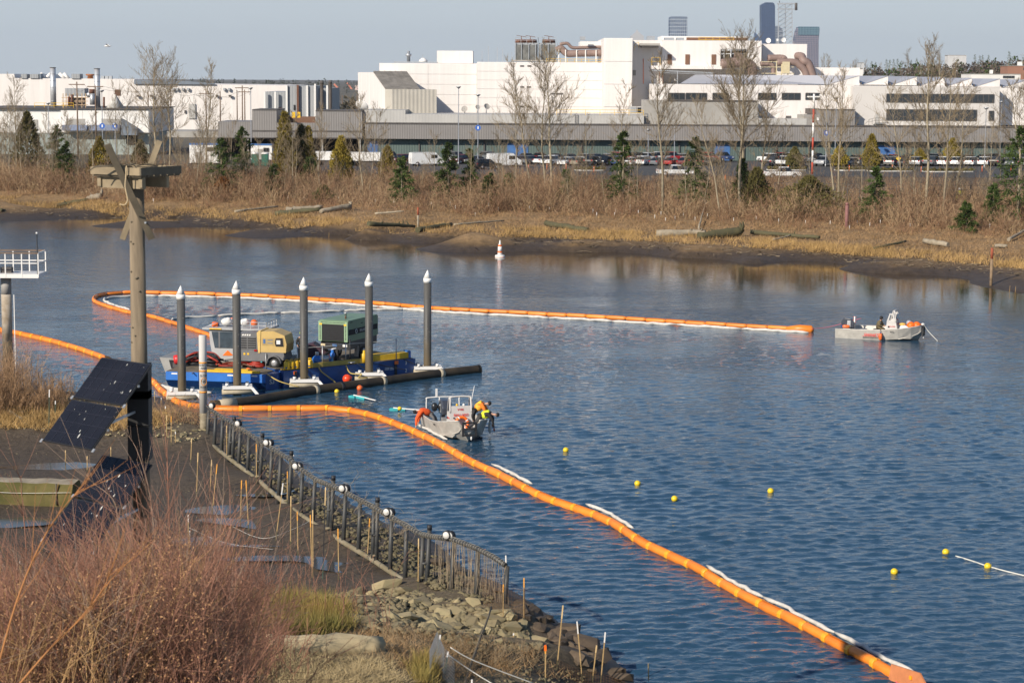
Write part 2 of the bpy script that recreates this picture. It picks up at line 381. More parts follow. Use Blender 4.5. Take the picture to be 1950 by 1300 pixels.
# far bank
xs = np.arange(-175, 235, 1.3); ys = np.arange(165, 352, 1.0); X, Y = np.meshgrid(xs, ys)
Zf = far_h(X, Y)
Zf = np.minimum(Zf + 0.09 * vnoise(X, Y, 3.5, 5) * np.clip(Zf, 0, 1) + .1 * vnoise(X, Y, 1.6, 6) * np.clip(Zf - .7, 0, 1), 4.35)
far_bank = tag(link('far_bank', grid_mesh('far_bank', xs, ys, Zf, far_mat)), 'brown grassy far river bank with a mud edge', kind='structure')
def onfar(px, py):
    z = 2.0
    for _ in range(25):
        p = G(px, py, z); z = .5 * z + .5 * min(float(far_h(p.x, p.y)), 4.35)
    p = G(px, py, z); p.z = min(float(far_h(p.x, p.y)), 4.35); return p
def onnear(px, py):
    z = 1.0
    for _ in range(25):
        p = G(px, py, z); z = .5 * z + .5 * float(near_h(p.x, p.y))
    p = G(px, py, z); p.z = float(near_h(p.x, p.y)); return p

# plain beyond the banks, out to the horizon
GZ = 4.35
ASPH = M('asphalt', (0.055, 0.054, 0.054), 0.9, 0.25, 0.6, bump=.2, bscale=8)
SOIL = M('far_ground_soil', (0.10, 0.085, 0.06), 0.95, 0.3, 0.01)
mb = MB(); mb.add([(-260, 351.5, GZ - .05), (320, 351.5, GZ - .05), (9000, 12000, GZ - .05), (-9000, 12000, GZ - .05)], [(0, 1, 2, 3)])
tag(mb.build('ground', SOIL), 'flat ground behind the far bank', kind='structure')
lot = MB(); lot.add([(-40, 336, GZ + .03), (260, 330, GZ + .03), (260, 396.8, GZ + .03), (-40, 396.8, GZ + .03)], [(0, 1, 2, 3)])
tag(lot.build('parking_lot', ASPH), 'grey asphalt car park behind the far bank', kind='structure')

# ================================================================== river
wm = bpy.data.materials.new('river_water'); wm.use_nodes = True; n = wm.node_tree; L = n.links.new; b = n.nodes['Principled BSDF']
b.inputs['Base Color'].default_value = (0.021, 0.060, 0.105, 1); b.inputs['Roughness'].default_value = 0.06; b.inputs['IOR'].default_value = 1.333
b.inputs['Specular IOR Level'].default_value = 0.5
g = n.nodes.new('ShaderNodeNewGeometry')
def wnoise(scale, sx, sy, det, dist=0.0, rz=0.0, rough=.55):
    mp = n.nodes.new('ShaderNodeMapping'); mp.inputs['Scale'].default_value = (sx, sy, 1); mp.inputs['Rotation'].default_value = (0, 0, rz)
    L(g.outputs['Position'], mp.inputs[0]); t = n.nodes.new('ShaderNodeTexNoise'); t.inputs['Scale'].default_value = scale; t.inputs['Detail'].default_value = det
    t.inputs['Roughness'].default_value = rough; t.inputs['Distortion'].default_value = dist; L(mp.outputs[0], t.inputs['Vector']); return t.outputs['Fac']
def mth(op, a, c=None, d=None):
    t = n.nodes.new('ShaderNodeMath'); t.operation = op
    for k, v in enumerate((a, c, d)):
        if v is None: continue
        if isinstance(v, (int, float)): t.inputs[k].default_value = v
        else: L(v, t.inputs[k])
    return t.outputs[0]
def mrange(v, a, c, lo, hi):
    t = n.nodes.new('ShaderNodeMapRange'); t.inputs[1].default_value = a; t.inputs[2].default_value = c; t.inputs[3].default_value = lo; t.inputs[4].default_value = hi; t.interpolation_type = 'SMOOTHSTEP'
    L(v, t.inputs[0]); return t.outputs[0]
sp = n.nodes.new('ShaderNodeSeparateXYZ'); L(g.outputs['Position'], sp.inputs[0])
chop = wnoise(1.05, 0.75, 1.25, 4, .6, R(-12)); rip = wnoise(3.2, 0.7, 1.3, 6, .5, R(10), .6); swell = wnoise(.22, .7, 1.3, 2, .3, R(-20))
gust = wnoise(.035, 1.0, 1.9, 3, .5, R(-15))                       # wind patches: rougher and smoother water
# sheltered water under the far bank: signed distance from the bank line (0,241)-(47,192)-ish
fb = mth('ADD', mth('MULTIPLY', sp.outputs['X'], .682), mth('MULTIPLY', sp.outputs['Y'], .731))
lee = mrange(mth('ADD', fb, mth('MULTIPLY', gust, 34.0)), 160, 184, 1.0, .12)
amp = mth('MULTIPLY', mrange(gust, .32, .6, .4, 1.1), lee)
h = mth('ADD', mth('MULTIPLY', chop, .8), mth('ADD', mth('MULTIPLY', rip, .16), mth('MULTIPLY', swell, .1)))
bp = n.nodes.new('ShaderNodeBump'); bp.inputs['Distance'].default_value = 0.13; L(h, bp.inputs['Height']); L(amp, bp.inputs['Strength'])
L(bp.outputs[0], b.inputs['Normal'])
b.inputs['Roughness'].default_value = .03
shal = mrange(mth('ADD', fb, mth('MULTIPLY', gust, 24.0)), 160, 186, 0.0, 1.0); wc = n.nodes.new('ShaderNodeMix'); wc.data_type = 'RGBA'      # silty shallows along the far mud
wc.inputs[6].default_value = (0.021, 0.060, 0.105, 1); wc.inputs[7].default_value = (0.060, 0.040, 0.022, 1); L(shal, wc.inputs[0]); L(wc.outputs[2], b.inputs['Base Color'])
WIND = R(-78)
def water_mesh():
    """river surface as real waves: a fan of quads, finer near the bank, heights from many small wind waves"""
    q = np.linspace(1 / 58.0, 1 / 330.0, 660); ys = 1 / q; t = np.linspace(-.32, .32, 780); X = ys[:, None] * t[None]; Y = np.repeat(ys[:, None], len(t), 1); dy = np.gradient(ys)[:, None]
    r = np.random.default_rng(77); Z = np.zeros_like(X); N_ = 70; lam = np.exp(r.uniform(math.log(.24), math.log(1.25), N_)); th = WIND + r.normal(0, R(32), N_); ph = r.uniform(0, 6.283, N_)
    for l, a, p in zip(lam, th, ph):
        k = 6.2832 / l; s_ = .21 * math.sqrt(2 / N_); w = 1 / k * s_ * np.clip((l / (2.2 * dy)) - .4, 0, 1)
        Z += w * np.sin(k * (X * math.cos(a) + Y * math.sin(a)) + p + 1.2 * vnoise(X, Y, 9.0, int(p * 10)))
    g_ = .9 + .3 * vnoise(X * .5 + Y * .15, Y, 20.0, 8) + .2 * vnoise(X * .6, Y, 7.0, 9); fbd = X * .682 + Y * .731; lee_ = np.clip((162 - fbd + 10 * vnoise(X, Y, 30., 10)) / 28, .10, 1); Z *= np.clip(g_, .3, 1.3) * lee_
    V = np.stack([X.ravel(), Y.ravel(), Z.ravel()], 1); nx = len(t); ny = len(ys); i = (np.arange(ny - 1)[:, None] * nx + np.arange(nx - 1)[None]).ravel()
    return raw_mesh('river', V, np.stack([i, i + 1, i + nx + 1, i + nx], 1), wm, smooth=True)
tag(link('river', water_mesh()), 'rippled blue river water', kind='structure')

# ================================================================== factory across the river
CONC = M('concrete_grey', (0.34, 0.32, 0.29), 0.85, 0.12, 0.35)
BAND = ribbed('grey_band_siding', (0.215, 0.20, 0.19), 0.45)
LIGHTG = ribbed('light_grey_siding', (0.44, 0.425, 0.40), 0.6, strength=.25)
GREEN = ribbed('grey_green_siding', (0.085, 0.12, 0.11), 0.5)
BEIGE = ribbed('beige_siding', (0.50, 0.46, 0.39), 0.8, strength=.8)
GREYS = ribbed('grey_siding', (0.30, 0.31, 0.32), 0.7, strength=.6)
PANEL = M('white_wall_panel', (0.72, 0.675, 0.64), 0.7, 0.07, 0.9, stretch=(1, 1, .07))
OFFICE = M('pale_grey_wall', (0.60, 0.565, 0.53), 0.75, 0.04, 0.1)
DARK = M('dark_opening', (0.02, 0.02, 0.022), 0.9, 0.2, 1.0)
DUCT = M('brown_duct', (0.24, 0.165, 0.14), 0.6, 0.15, 0.8)
LOUVR = M('brown_louvre', (0.17, 0.085, 0.05), 0.7, 0.15, 2.0)
BLUE = M('blue_panel', (0.05, 0.14, 0.34), 0.6, 0.15, 1.0)
ROOFG = M('pale_metal_roof', (0.42, 0.42, 0.45), 0.5, 0.06, 0.1)
OLDRF = M('weathered_roof', (0.21, 0.19, 0.165), 0.9, 0.3, 0.6)
EDGE = M('dark_trim', (0.09, 0.08, 0.075), 0.8, 0.15, 1.0)
SLATE = M('slate_blue_roof', (0.16, 0.19, 0.23), 0.7, 0.1, 0.2)

def fb(mbx, px0, y0, px1, y1, Y, dep, mi=0, at=None):
    """box with its front at depth Y spanning the given outline; `at` = column where the heights were read"""
    c = at if at is not None else (px0 + px1) / 2; ym = (y0 + y1) / 2
    return mbx.b2((Xp(px0, ym, Y), Y, Zp(c, y1, Y)), (Xp(px1, ym, Y), Y + dep, Zp(c, y0, Y)), mi)
def part(name, par, px0, y0, px1, y1, Y, dep, mt, at=None):
    return fb(MB(), px0, y0, px1, y1, Y, dep, 0, at).build(name, mt, par)
def zpart(name, par, px0, px1, z0, z1, Y, dep, mt, ym=240):
    return MB().b2((Xp(px0, ym, Y), Y, z0), (Xp(px1, ym, Y), Y + dep, z1)).build(name, mt, par)
def panels(par, x0, x1, z0, z1, Y, rows, colw, mt, gap=.05, th=.1):
    """cladding boards proud of a wall, one object each, sharing mesh data by size"""
    nc = max(1, round((x1 - x0) / colw)); w = (x1 - x0) / nc; hgt = (z1 - z0) / rows
    me = MB().box((0, 0, 0), (w - gap, th, hgt - gap)).mesh('panel', mt); off = par.location.copy()
    for i in range(nc):
        for j in range(rows):
            link('panel', me, par, Vector((x0 + w * (i + .5), Y - th / 2 - .003, z0 + hgt * (j + .5))) - off)
def window(par, px0, y0, px1, y1, Y, n, at=None, glass=GLASSY, frame=EDGE):
    """recess frame proud of the wall with a row of panes as its children"""
    c = at if at is not None else (px0 + px1) / 2; ym = (y0 + y1) / 2
    x0, x1, z0, z1 = Xp(px0, ym, Y), Xp(px1, ym, Y), Zp(c, y1, Y), Zp(c, y0, Y); f = MB(); t = .12
    f.b2((x0, Y - .1, z0), (x1, Y - .003, z0 + t)); f.b2((x0, Y - .1, z1 - t), (x1, Y - .003, z1))
    w = (x1 - x0) / n
    for i in range(n + 1):
        xc = x0 + w * i; f.b2((xc - .05, Y - .097, z0 + t), (xc + .05, Y - .004, z1 - t))
    fo = f.build('window', frame, par); me = MB().box((0, 0, 0), (w - .1, .04, z1 - z0 - 2 * t)).mesh('pane', glass); off = par.location.copy()
    for i in range(n): link('pane', me, fo, Vector((x0 + w * (i + .5), Y - .03, (z0 + z1) / 2)) - off)
    return fo
def rail(mbx, pts, h=1.1, step=2.0, mi=0, r=.035):
    pts = [Vector(p) for p in pts]
    for a, c in zip(pts[:-1], pts[1:]):
        for k in (.5, 1): mbx.bar(a + Vector((0, 0, h * k)), c + Vector((0, 0, h * k)), 2 * r, 2 * r, mi)
        m_ = max(1, int((c - a).length / step))
        for i in range(m_ + 1):
            q = a.lerp(c, i / m_); mbx.b2((q.x - r, q.y - r, q.z), (q.x + r, q.y + r, q.z + h), mi)

Y0 = 397.0
zb0, zb1 = Zp(820, 265, Y0), Zp(820, 236.5, Y0)
# --- the long low grey building with the dark fascia
T = thing('plant_building', 'long low building with a dark grey fascia and green base behind the car park', 'building', (Xp(1200, 300, Y0), Y0, GZ), world=True)
for a, c in ((695, 975), (975, 1255), (1255, 1535), (1535, 1815), (1815, 2050)): zpart('fascia', T, a, c - .4, zb0, zb1, Y0, 1.2, BAND)
zpart('fascia_cap', T, 695, 2050, zb1 + .003, zb1 + .22, Y0 - .15, 1.5, EDGE)
zpart('base_wall', T, 690, 2050, GZ, zb0 - .01, Y0 + 1.6, .5, GREEN)
zpart('roof_slab', T, 694, 2050, zb1 - .5, zb1 - .02, Y0 + 1.25, 30, CONC)
for px0, px1, d in ((700, 720, 0), (966, 1006, .3), (1362, 1391, .3), (1674, 1706, .3)): zpart('roller_door', T, px0, px1, GZ, zb0 - .5 - d, Y0 + 1.5, .08, BLUE)
for i in range(22):
    px = 735 + i * 62; zpart('base_pier', T, px, px + 2.4, GZ, zb0 - .01, Y0 + 1.35, .22, EDGE)
zpart('upper_band', T, 694, 772, zb1 + .25, Zp(730, 210, Y0), Y0 + .5, 20, LIGHTG)
zpart('upper_band', T, 772.2, 1226, zb1 + .25, Zp(1000, 219, Y0), Y0 + .5, 20, LIGHTG)
zpart('upper_band', T, 1444, 1536, zb1 + .25, Zp(1480, 226, Y0), Y0 + .5, 12, LIGHTG)
ra = MB(); rail(ra, [(Xp(1060, 219, Y0), Y0 + 1, Zp(1000, 219, Y0)), (Xp(1226, 219, Y0), Y0 + 1, Zp(1000, 219, Y0))], 1.0, 2.4); ra.build('yellow_railing', YELLOW, T)
ld = MB()
for dx in (0, .5): ld.b2((Xp(1095, 230, Y0) + dx, Y0 + .3, zb1 + .3), (Xp(1095, 230, Y0) + dx + .06, Y0 + .36, Zp(1000, 217, Y0)))
for k in range(6): ld.b2((Xp(1095, 230, Y0), Y0 + .31, zb1 + .45 + k * .32), (Xp(1095, 230, Y0) + .5, Y0 + .35, zb1 + .49 + k * .32))
ld.build('roof_ladder', EDGE, T)
# --- left wing of the low building, with the open loading bay
T = thing('loading_bay_building', 'grey building with stepped parapet over a dark open loading bay', 'building', (Xp(560, 300, Y0), Y0, GZ), world=True)
part('parapet', T, 415, 232, 480, 262.5, Y0, 14, BAND, 480); part('parapet', T, 480.3, 210.5, 527, 262.5, Y0, 14, BAND, 560)
part('parapet', T, 527.3, 234, 600.7, 262.5, Y0, .8, BAND, 560); part('parapet', T, 601, 212, 690, 262.5, Y0, 14, BAND, 640)
part('parapet_cap', T, 480, 208.8, 527.6, 210.3, Y0 - .12, 14, EDGE, 560); part('parapet_cap', T, 600.6, 210.4, 690.4, 211.8, Y0 - .12, 14, EDGE, 640)
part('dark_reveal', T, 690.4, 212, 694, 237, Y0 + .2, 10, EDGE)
part('stripe', T, 480, 248.5, 688, 251.3, Y0 - .08, .07, EDGE, 584)
part('canopy_fascia', T, 318, 250.5, 414.7, 262, Y0 + 1, 14, CONC, 400)
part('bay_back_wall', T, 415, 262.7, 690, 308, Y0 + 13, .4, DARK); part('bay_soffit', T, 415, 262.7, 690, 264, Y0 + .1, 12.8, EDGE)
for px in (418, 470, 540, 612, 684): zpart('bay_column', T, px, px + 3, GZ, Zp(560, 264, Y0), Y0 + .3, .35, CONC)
part('roof_screen', T, 527.6, 222, 600.4, 233.8, Y0 + 7, .3, LOUVR)
for px in (556, 566): zpart('yellow_frame', T, px, px + 6, Zp(560, 225, Y0), Zp(560, 214, Y0), Y0 + 3, .3, YELLOW)
# --- white main block
YM = 432.0
T = thing('white_main_block', 'tall white windowless factory block with panel joints and roof penthouse', 'building', (Xp(930, 300, YM), YM, GZ), world=True)
part('wall', T, 722.5, 121, 908, 250, YM, 40, PANEL, 815); part('wall', T, 908.2, 119, 1149, 250, YM - 2, 42, PANEL, 1030)
part('penthouse', T, 832, 97, 900, 121, YM + 6, 12, PANEL, 866); part('penthouse', T, 872, 99, 900.6, 121, YM + 5.5, 6, PANEL, 886)
panels(T, Xp(722.5, 180, YM), Xp(908, 180, YM), Zp(815, 219, YM), Zp(815, 122, YM), YM, 5, 10, PANEL)
panels(T, Xp(908.4, 180, YM - 2), Xp(1148.8, 180, YM - 2), Zp(1030, 220, YM - 2), Zp(1030, 120, YM - 2), YM - 2, 6, 13, PANEL)
for px, py in ((994, 126), (1008, 126), (994, 166), (1007, 166), (994, 203), (1007, 203), (1053, 179), (1062, 179), (1068, 179)):
    part('vent_louvre', T, px - 3.7, py - 1.3, px + 3.7, py + 1.3, YM - 2.2, .1, EDGE)
for px, py in ((776, 97), (805, 105), (918, 97), (930, 88), (947, 90), (957, 92), (975, 100)):
    MB().b2((Xp(px, py, YM + 8) - .05, YM + 8, Zp(px, 121, YM + 8)), (Xp(px, py, YM + 8) + .05, YM + 8.1, Zp(px, py, YM + 8))).build('whip_antenna', STEEL, T)
m_ = MB(); q = P(778, 119, YM + 4); m_.lathe([(.35, 0), (.35, 1.2), (.6, 1.3), (.6, 1.7), (.3, 1.8), (.3, 2.3)], 10, q); m_.b2((q.x - 3, q.y - 1, q.z - .1), (q.x + 6, q.y + 1, q.z + .12), 0); m_.build('roof_vent', STEEL, T)
m_ = MB(); q = P(806, 119, YM + 4); m_.lathe([(.9, 0), (.9, .4), (.3, .9)], 12, q); m_.build('roof_vent', WHITE, T)
# hood annex, turned so that its end wall shows
YA = 416.0
T = thing('hooded_annex', 'white annex with a steep weathered sloping roof over a ribbed beige box', 'building', (Xp(775, 300, YA), YA, GZ), R(17))
xa0, xa1 = 0, (Xp(843, 190, YA) - Xp(757, 190, YA)); zt, zs, zbm = Zp(760, 138, YA) - GZ, Zp(760, 171, YA) - GZ, 5.0
off = -xa1 / 2
MB().prism([(0, zbm), (0, zs), (10.5, zt), (24, zt), (24, zbm)], 'x', off + .05, off + xa1 * .78).build('wall', PANEL, T)
MB().prism([(-.12, zs + .02), (10.4, zt + .05), (10.4, zt + .25), (-.12, zs + .22)], 'x', off + .1, off + xa1 * .78 + .1).build('sloping_roof', OLDRF, T)
MB().b2((off, -6, zbm), (off + xa1, -.15, zs + .1)).build('ribbed_box', BEIGE, T)
for k in range(1, 6): MB().prism([(.2, zs + .25), (10.3, zt + .26), (10.3, zt + .32), (.2, zs + .31)], 'x', off + xa1 * .78 * k / 6, off + xa1 * .78 * k / 6 + .12).build('roof_seam', OLDRF, T)
# --- upper white block with pipes, louvres and ducts
YU = 428.0
T = thing('white_upper_block', 'white upper factory block with brown louvres and ducts on its side', 'building', (Xp(1330, 300, YU), YU, GZ), world=True)
part('stair_tower', T, 1149.2, 73, 1204, 246, YU - 6, 30, PANEL, 1176)
panels(T, Xp(1149.4, 150, YU - 6), Xp(1204, 150, YU - 6), Zp(1176, 204, YU - 6), Zp(1176, 74, YU - 6), YU - 6, 3, 7, PANEL, gap=.08)
part('wall', T, 1204.2, 77, 1261, 246, YU, 30, PANEL, 1230); part('wall', T, 1261.2, 77.5, 1450, 128, YU - 1, 30, PANEL, 1355)
part('ledge', T, 1241, 126, 1450, 132, YU - 4, 3, PANEL, 1345); part('wall', T, 1261.2, 128.2, 1636, 246, YU + 3, 26, PANEL, 1450)
part('wall', T, 1450.2, 84, 1535, 246, YU + 3.2, 20, PANEL, 1490)
part('roof_parapet', T, 1260, 69.5, 1424, 77, YU + 8, 12, WHITE, 1340); part('roof_parapet', T, 1105, 79.5, 1149, 88, YU + 8, 12, WHITE, 1127)
part('roof_screen', T, 1308, 72, 1424, 77, YU + 6.5, 1.2, LOUVR, 1366)
ra = MB(); rail(ra, [(Xp(1331, 78, YU + 2), YU + 2, Zp(1360, 81, YU + 2)), (Xp(1397, 78, YU + 2), YU + 2, Zp(1360, 81, YU + 2))], 1.0, 1.2); ra.build('yellow_railing', YELLOW, T)
for px in (1271, 1305, 1355): 
    lv = part('louvre', T, px, 104, px + 8.3, 123, YU - 1.15, .12, LOUVR); 
    s_ = MB()
    for k in range(9): s_.b2((Xp(px, 113, YU), YU - 1.24, Zp(px, 122, YU) + k * .21), (Xp(px + 8, 113, YU), YU - 1.16, Zp(px, 122, YU) + k * .21 + .1))
    s_.build('slat', LOUVR, lv)
part('wall_recess', T, 1372, 94, 1421, 126, YU - 1.12, .1, DARK)
for (a, c, r) in (((1372, 121), (1420, 121), .45), ((1374, 96), (1418, 96), .14), ((1374, 103), (1418, 103), .12), ((1379, 96), (1379, 125), .12), ((1392, 96), (1392, 125), .2), ((1412, 96), (1412, 125), .1)):
    MB().tube([P(*a, YU - 1.7), P(*c, YU - 1.7)], r, 8).build('pipe', DUCT if r > .3 else RUST if r < .12 else STEEL, T)
ca = MB(); fb(ca, 1219, 83, 1257, 87, YU - 5, 5); fb(ca, 1222, 87.5, 1254, 91, YU - 3, 3); ca.build('loading_canopy', CONC, T)
st = MB(); rail(st, [P(1208, 96, YU - 2), P(1216, 92, YU - 2)], 1.2, 1); st.build('roof_balcony', YELLOW, T); st = MB(); rail(st, [P(1241, 125, YU - 2), P(1257, 125, YU - 2)], 1.6, .9); st.build('roof_balcony', YELLOW, T)
MB().tube([P(1225, 112, YU - .6), P(1225, 160, YU - .6)], .07, 6).build('standpipe', ORANGE, T)
part('wall_vent', T, 1205, 134, 1211, 144, YU - .12, .1, CONC)
ut = MB(); fb(ut, 1198, 203, 1226, 220, YU - 14, 3); ut.build('air_handler', LIGHTG, T)
part('air_handler_grille', T, 1214, 205, 1225, 215, YU - 14.08, .06, DARK); part('air_handler_door', T, 1201, 204, 1212, 215, YU - 14.08, .06, STEEL)
for px in (1110, 1310, 1330, 1345):
    part('roof_unit', T, px - 5, 70 if px < 1200 else 71, px + 5, 76, YU + 3, 3, STEEL) if px == 1110 else None
for px, w in ((1240, 7), (1275, 9), (1296, 7)): part('roof_unit', T, px - w, 69 if px == 1240 else 72, px + w, 77, YU + 2, 3, STEEL)
q = P(1213, 76, YU + 60); 
# --- cooling towers and pipework on the white roof
T = thing('cooling_tower', 'grey rooftop cooling towers with guard rails on the white block', 'cooling tower', (Xp(1020, 117, YM), YM + 4, Zp(1020, 119, YM)), world=True, group=None)
for a, c in ((982, 1024), (1026, 1058)):
    fb(MB(), a, 82, c, 116, YM + 5, 6, 0, 1020).build('tower_casing', GREYS, T)
    fb(MB(), a + 1, 86, c - 1, 114, YM + 4.8, .15, 0, 1020).build('tower_louvre', M('tower_louvre', (0.14, 0.14, 0.13), .7, .4, .9), T)
ra = MB()
for a, c in ((981, 1025), (1025, 1059)): rail(ra, [P(a, 82, YM + 4.7), P(c, 82, YM + 4.7)], 1.1, 1.0); 
for px in (981, 993, 1007, 1020, 1030, 1044, 1058): ra.b2((Xp(px, 100, YM + 4.6) - .08, YM + 4.6, Zp(1020, 117, YM)), (Xp(px, 100, YM + 4.6) + .08, YM + 4.75, Zp(1020, 82, YM)))
ra.build('tower_frame', STEEL, T)
for px in (993, 1010, 1045):
    f_ = MB(); q = P(px, 82, YM + 7); f_.lathe([(1.4, 0), (1.3, .7)], 14, q); f_.b2((q.x - .08, q.y - .08, q.z + .5), (q.x + .08, q.y + .08, q.z + 1.3)); f_.bar(q + Vector((-1, 0, 1.5)), q + Vector((1, 0, 1.2)), .1, .1); f_.build('fan_hoist', RUST, T)
pl = MB(); fb(pl, 975, 114.5, 1060, 117.5, YM + 2, 6, 0, 1020); pl.build('tower_platform', CONC, T)
T = thing('roof_pipework', 'two fat brown pipes on white trestles beside the cooling towers', 'pipework', (Xp(1110, 117, YM), YM + 2, Zp(1110, 119, YM)), world=True)
MB().tube(bez([P(1066, 85, YM + 3), P(1080, 83, YM + 3), P(1090, 91, YM + 3), P(1110, 91, YM + 3), P(1148, 90, YM + 3)], 6), .34, 10).build('upper_pipe', DUCT, T)
MB().tube(bez([P(1060, 97, YM + 2), P(1068, 93, YM + 2), P(1080, 102, YM + 2), P(1100, 102, YM + 2), P(1148, 101, YM + 2)], 6), .72, 12).build('lower_pipe', DUCT, T)
for px in (1064, 1077, 1098, 1115, 1135): 
    x_ = Xp(px, 100, YM + 1.2); MB().b2((x_ - .1, YM + 1.1, Zp(1100, 122, YM)), (x_ + .1, YM + 1.3, Zp(1100, 95, YM))).build('trestle', WHITE, T)
ra = MB(); rail(ra, [P(1040, 121, YM), P(1148, 122.5, YM)], .95, 1.3); ra.build('yellow_railing', YELLOW, T)
# ducts right
T = thing('roof_ducts', 'big brown elbow ducts leaving the white upper block towards the saw tooth roof', 'ductwork', (Xp(1480, 145, YU - 3), YU - 3, Zp(1480, 145, YU)), world=True)
D = YU - 3.5
MB().tube(bez([P(1462, 111, D + 4), P(1490, 111, D + 4), P(1494, 116, D + 3)], 5), .68, 12).build('duct', DUCT, T)
MB().tube(bez([P(1480, 119, D), P(1512, 119, D), P(1522, 124, D), P(1532, 134, D), P(1537, 147, D)], 6), .72, 12).build('duct', DUCT, T)
MB().tube(bez([P(1518, 107, D + 3), P(1527, 108, D + 1.5), P(1530, 116, D), P(1540, 122, D), P(1549, 147, D)], 6), .78, 12).build('duct', DUCT, T)
MB().tube(bez([P(1448, 122, D), P(1465, 122, D), P(1472, 127, D), P(1473, 142, D)], 6), .5, 10).build('duct', DUCT, T)
MB().tube(bez([P(1374, 122, D - 1), P(1405, 119, D - 1), P(1422, 121, D - 1), P(1432, 128, D - 1), P(1433, 147, D - 1)], 6), 1.0, 14).build('duct', DUCT, T)
MB().tube(bez([P(1398, 105, D), P(1410, 108, D), P(1416, 118, D)], 6), .55, 12).build('duct', DUCT, T)
fr = MB()
for px in (1478, 1488, 1500): fr.b2((Xp(px, 128, D) - .1, D - .6, Zp(1490, 144, D)), (Xp(px, 128, D) + .1, D - .4, Zp(1490, 116, D)))
for py in (118, 128, 140): fr.bar(P(1450, py, D - .5), P(1512, py, D - .5), .14, .14)
fr.build('duct_frame', M('pale_yellow_steel', (.55, .47, .30), .7), T)
fb(MB(), 1490, 118, 1504, 140, D - 1, 1).build('fan_box', M('pale_yellow_steel', (.55, .47, .30), .7), T)
# lattice mast with dishes
T = thing('lattice_mast', 'tall lattice radio mast on the white roof with a drum antenna on top', 'mast', P(1497, 86, YU + 9), world=True)
lb = MB(); pa = [(1482, 86), (1495.5, 86), (1509, 86)]; tops = [(1482.5, 8), (1495.5, 8), (1508, 8)]
legs = []
for k, (a, c) in enumerate(zip(pa, tops)):
    dy = 9 + (1.6 if k == 1 else 0); p0, p1 = P(*a, YU + dy), P(*c, YU + dy); legs.append((p0, p1)); MB().bar(p0, p1, .16, .16).build('leg', STEEL, T)
for k in range(9):
    for (i, j) in ((0, 1), (1, 2), (0, 2)):
        u, v_ = k / 9, (k + 1) / 9
        lb.bar(legs[i][0].lerp(legs[i][1], u), legs[j][0].lerp(legs[j][1], v_), .07, .07); lb.bar(legs[i][0].lerp(legs[i][1], v_), legs[j][0].lerp(legs[j][1], v_), .07, .07)
lb.build('lattice', STEEL, T)
MB().bar(P(1480, 7.5, YU + 9), P(1515, 7.5, YU + 9), .3, .3).build('top_frame', STEEL, T); MB().bar(P(1480, 18, YU + 9), P(1513, 18, YU + 9), .2, .2).build('top_frame', STEEL, T)
MB().tube([P(1516, 6, YU + 9), P(1516, 20, YU + 9)], .28, 8).build('antenna', EDGE, T); MB().tube([P(1484, 2, YU + 9), P(1484, 8, YU + 9)], .08, 6).build('antenna', EDGE, T)
def dish(px, py, Y, r, label, tilt, yaw, mt=WHITE, zfoot=None):
    c = P(px, py, Y); q = Vector((c.x, c.y, zfoot if zfoot is not None else c.z - r * 1.3))
    t = thing('satellite_dish', label, 'satellite dish', q, group='satellite dishes on the factory roofs')
    rot = Matrix.Rotation(yaw, 3, 'Z') @ Matrix.Rotation(R(90) - tilt, 3, 'X')
    prof = [(r * k / 6, .35 * r * (k / 6) ** 2) for k in range(7)]; d_ = MB(); prof2 = [(max(.01, a), z) for a, z in prof] + [(r, .35 * r + .06)] + [(max(.01, a), z + .06) for a, z in reversed(prof)]
    d_.lathe(prof2, 20, (0, 0, c.z - q.z), 0, True, rot); d_.build('dish', mt, t)
    MB().tube([(0, .25, 0), (0, .15, c.z - q.z)], .09, 8).build('post', STEEL, t)
    f_ = rot @ Vector((0, 0, r * .8)); MB().tube([(0, 0, c.z - q.z), Vector((0, 0, c.z - q.z)) + f_], .04, 6).build('feed_arm', STEEL, t)
zr = Zp(1000, 219, Y0)
dish(885, 208.5, 410, .62, 'leftmost of three grey dishes on the low roof beside the lamp post', R(25), R(-20), CONC, zr)
dish(909.5, 205, 411, .48, 'small middle dish of three on the low roof behind the blue sign', R(25), R(15), CONC, zr)
dish(926, 204, 410, .62, 'rightmost of three grey dishes on the low roof', R(25), R(35), CONC, zr)
dish(687, 204, 402, 1.35, 'big white dish turned away above the grey parapet', R(35), R(150), WHITE, Zp(650, 212, Y0))
dish(1463, 78, YU + 5, .52, 'round white dish left of the lattice mast', R(10), R(-5), WHITE, Zp(1490, 84, YU))
dish(1492, 77, YU + 4, .46, 'round white dish in front of the lattice mast', R(10), R(0), WHITE, Zp(1490, 84, YU))
dish(1480, 76.5, YU + 4, .24, 'tiny white dish between two round dishes by the mast', R(10), R(0), WHITE, Zp(1490, 84, YU))
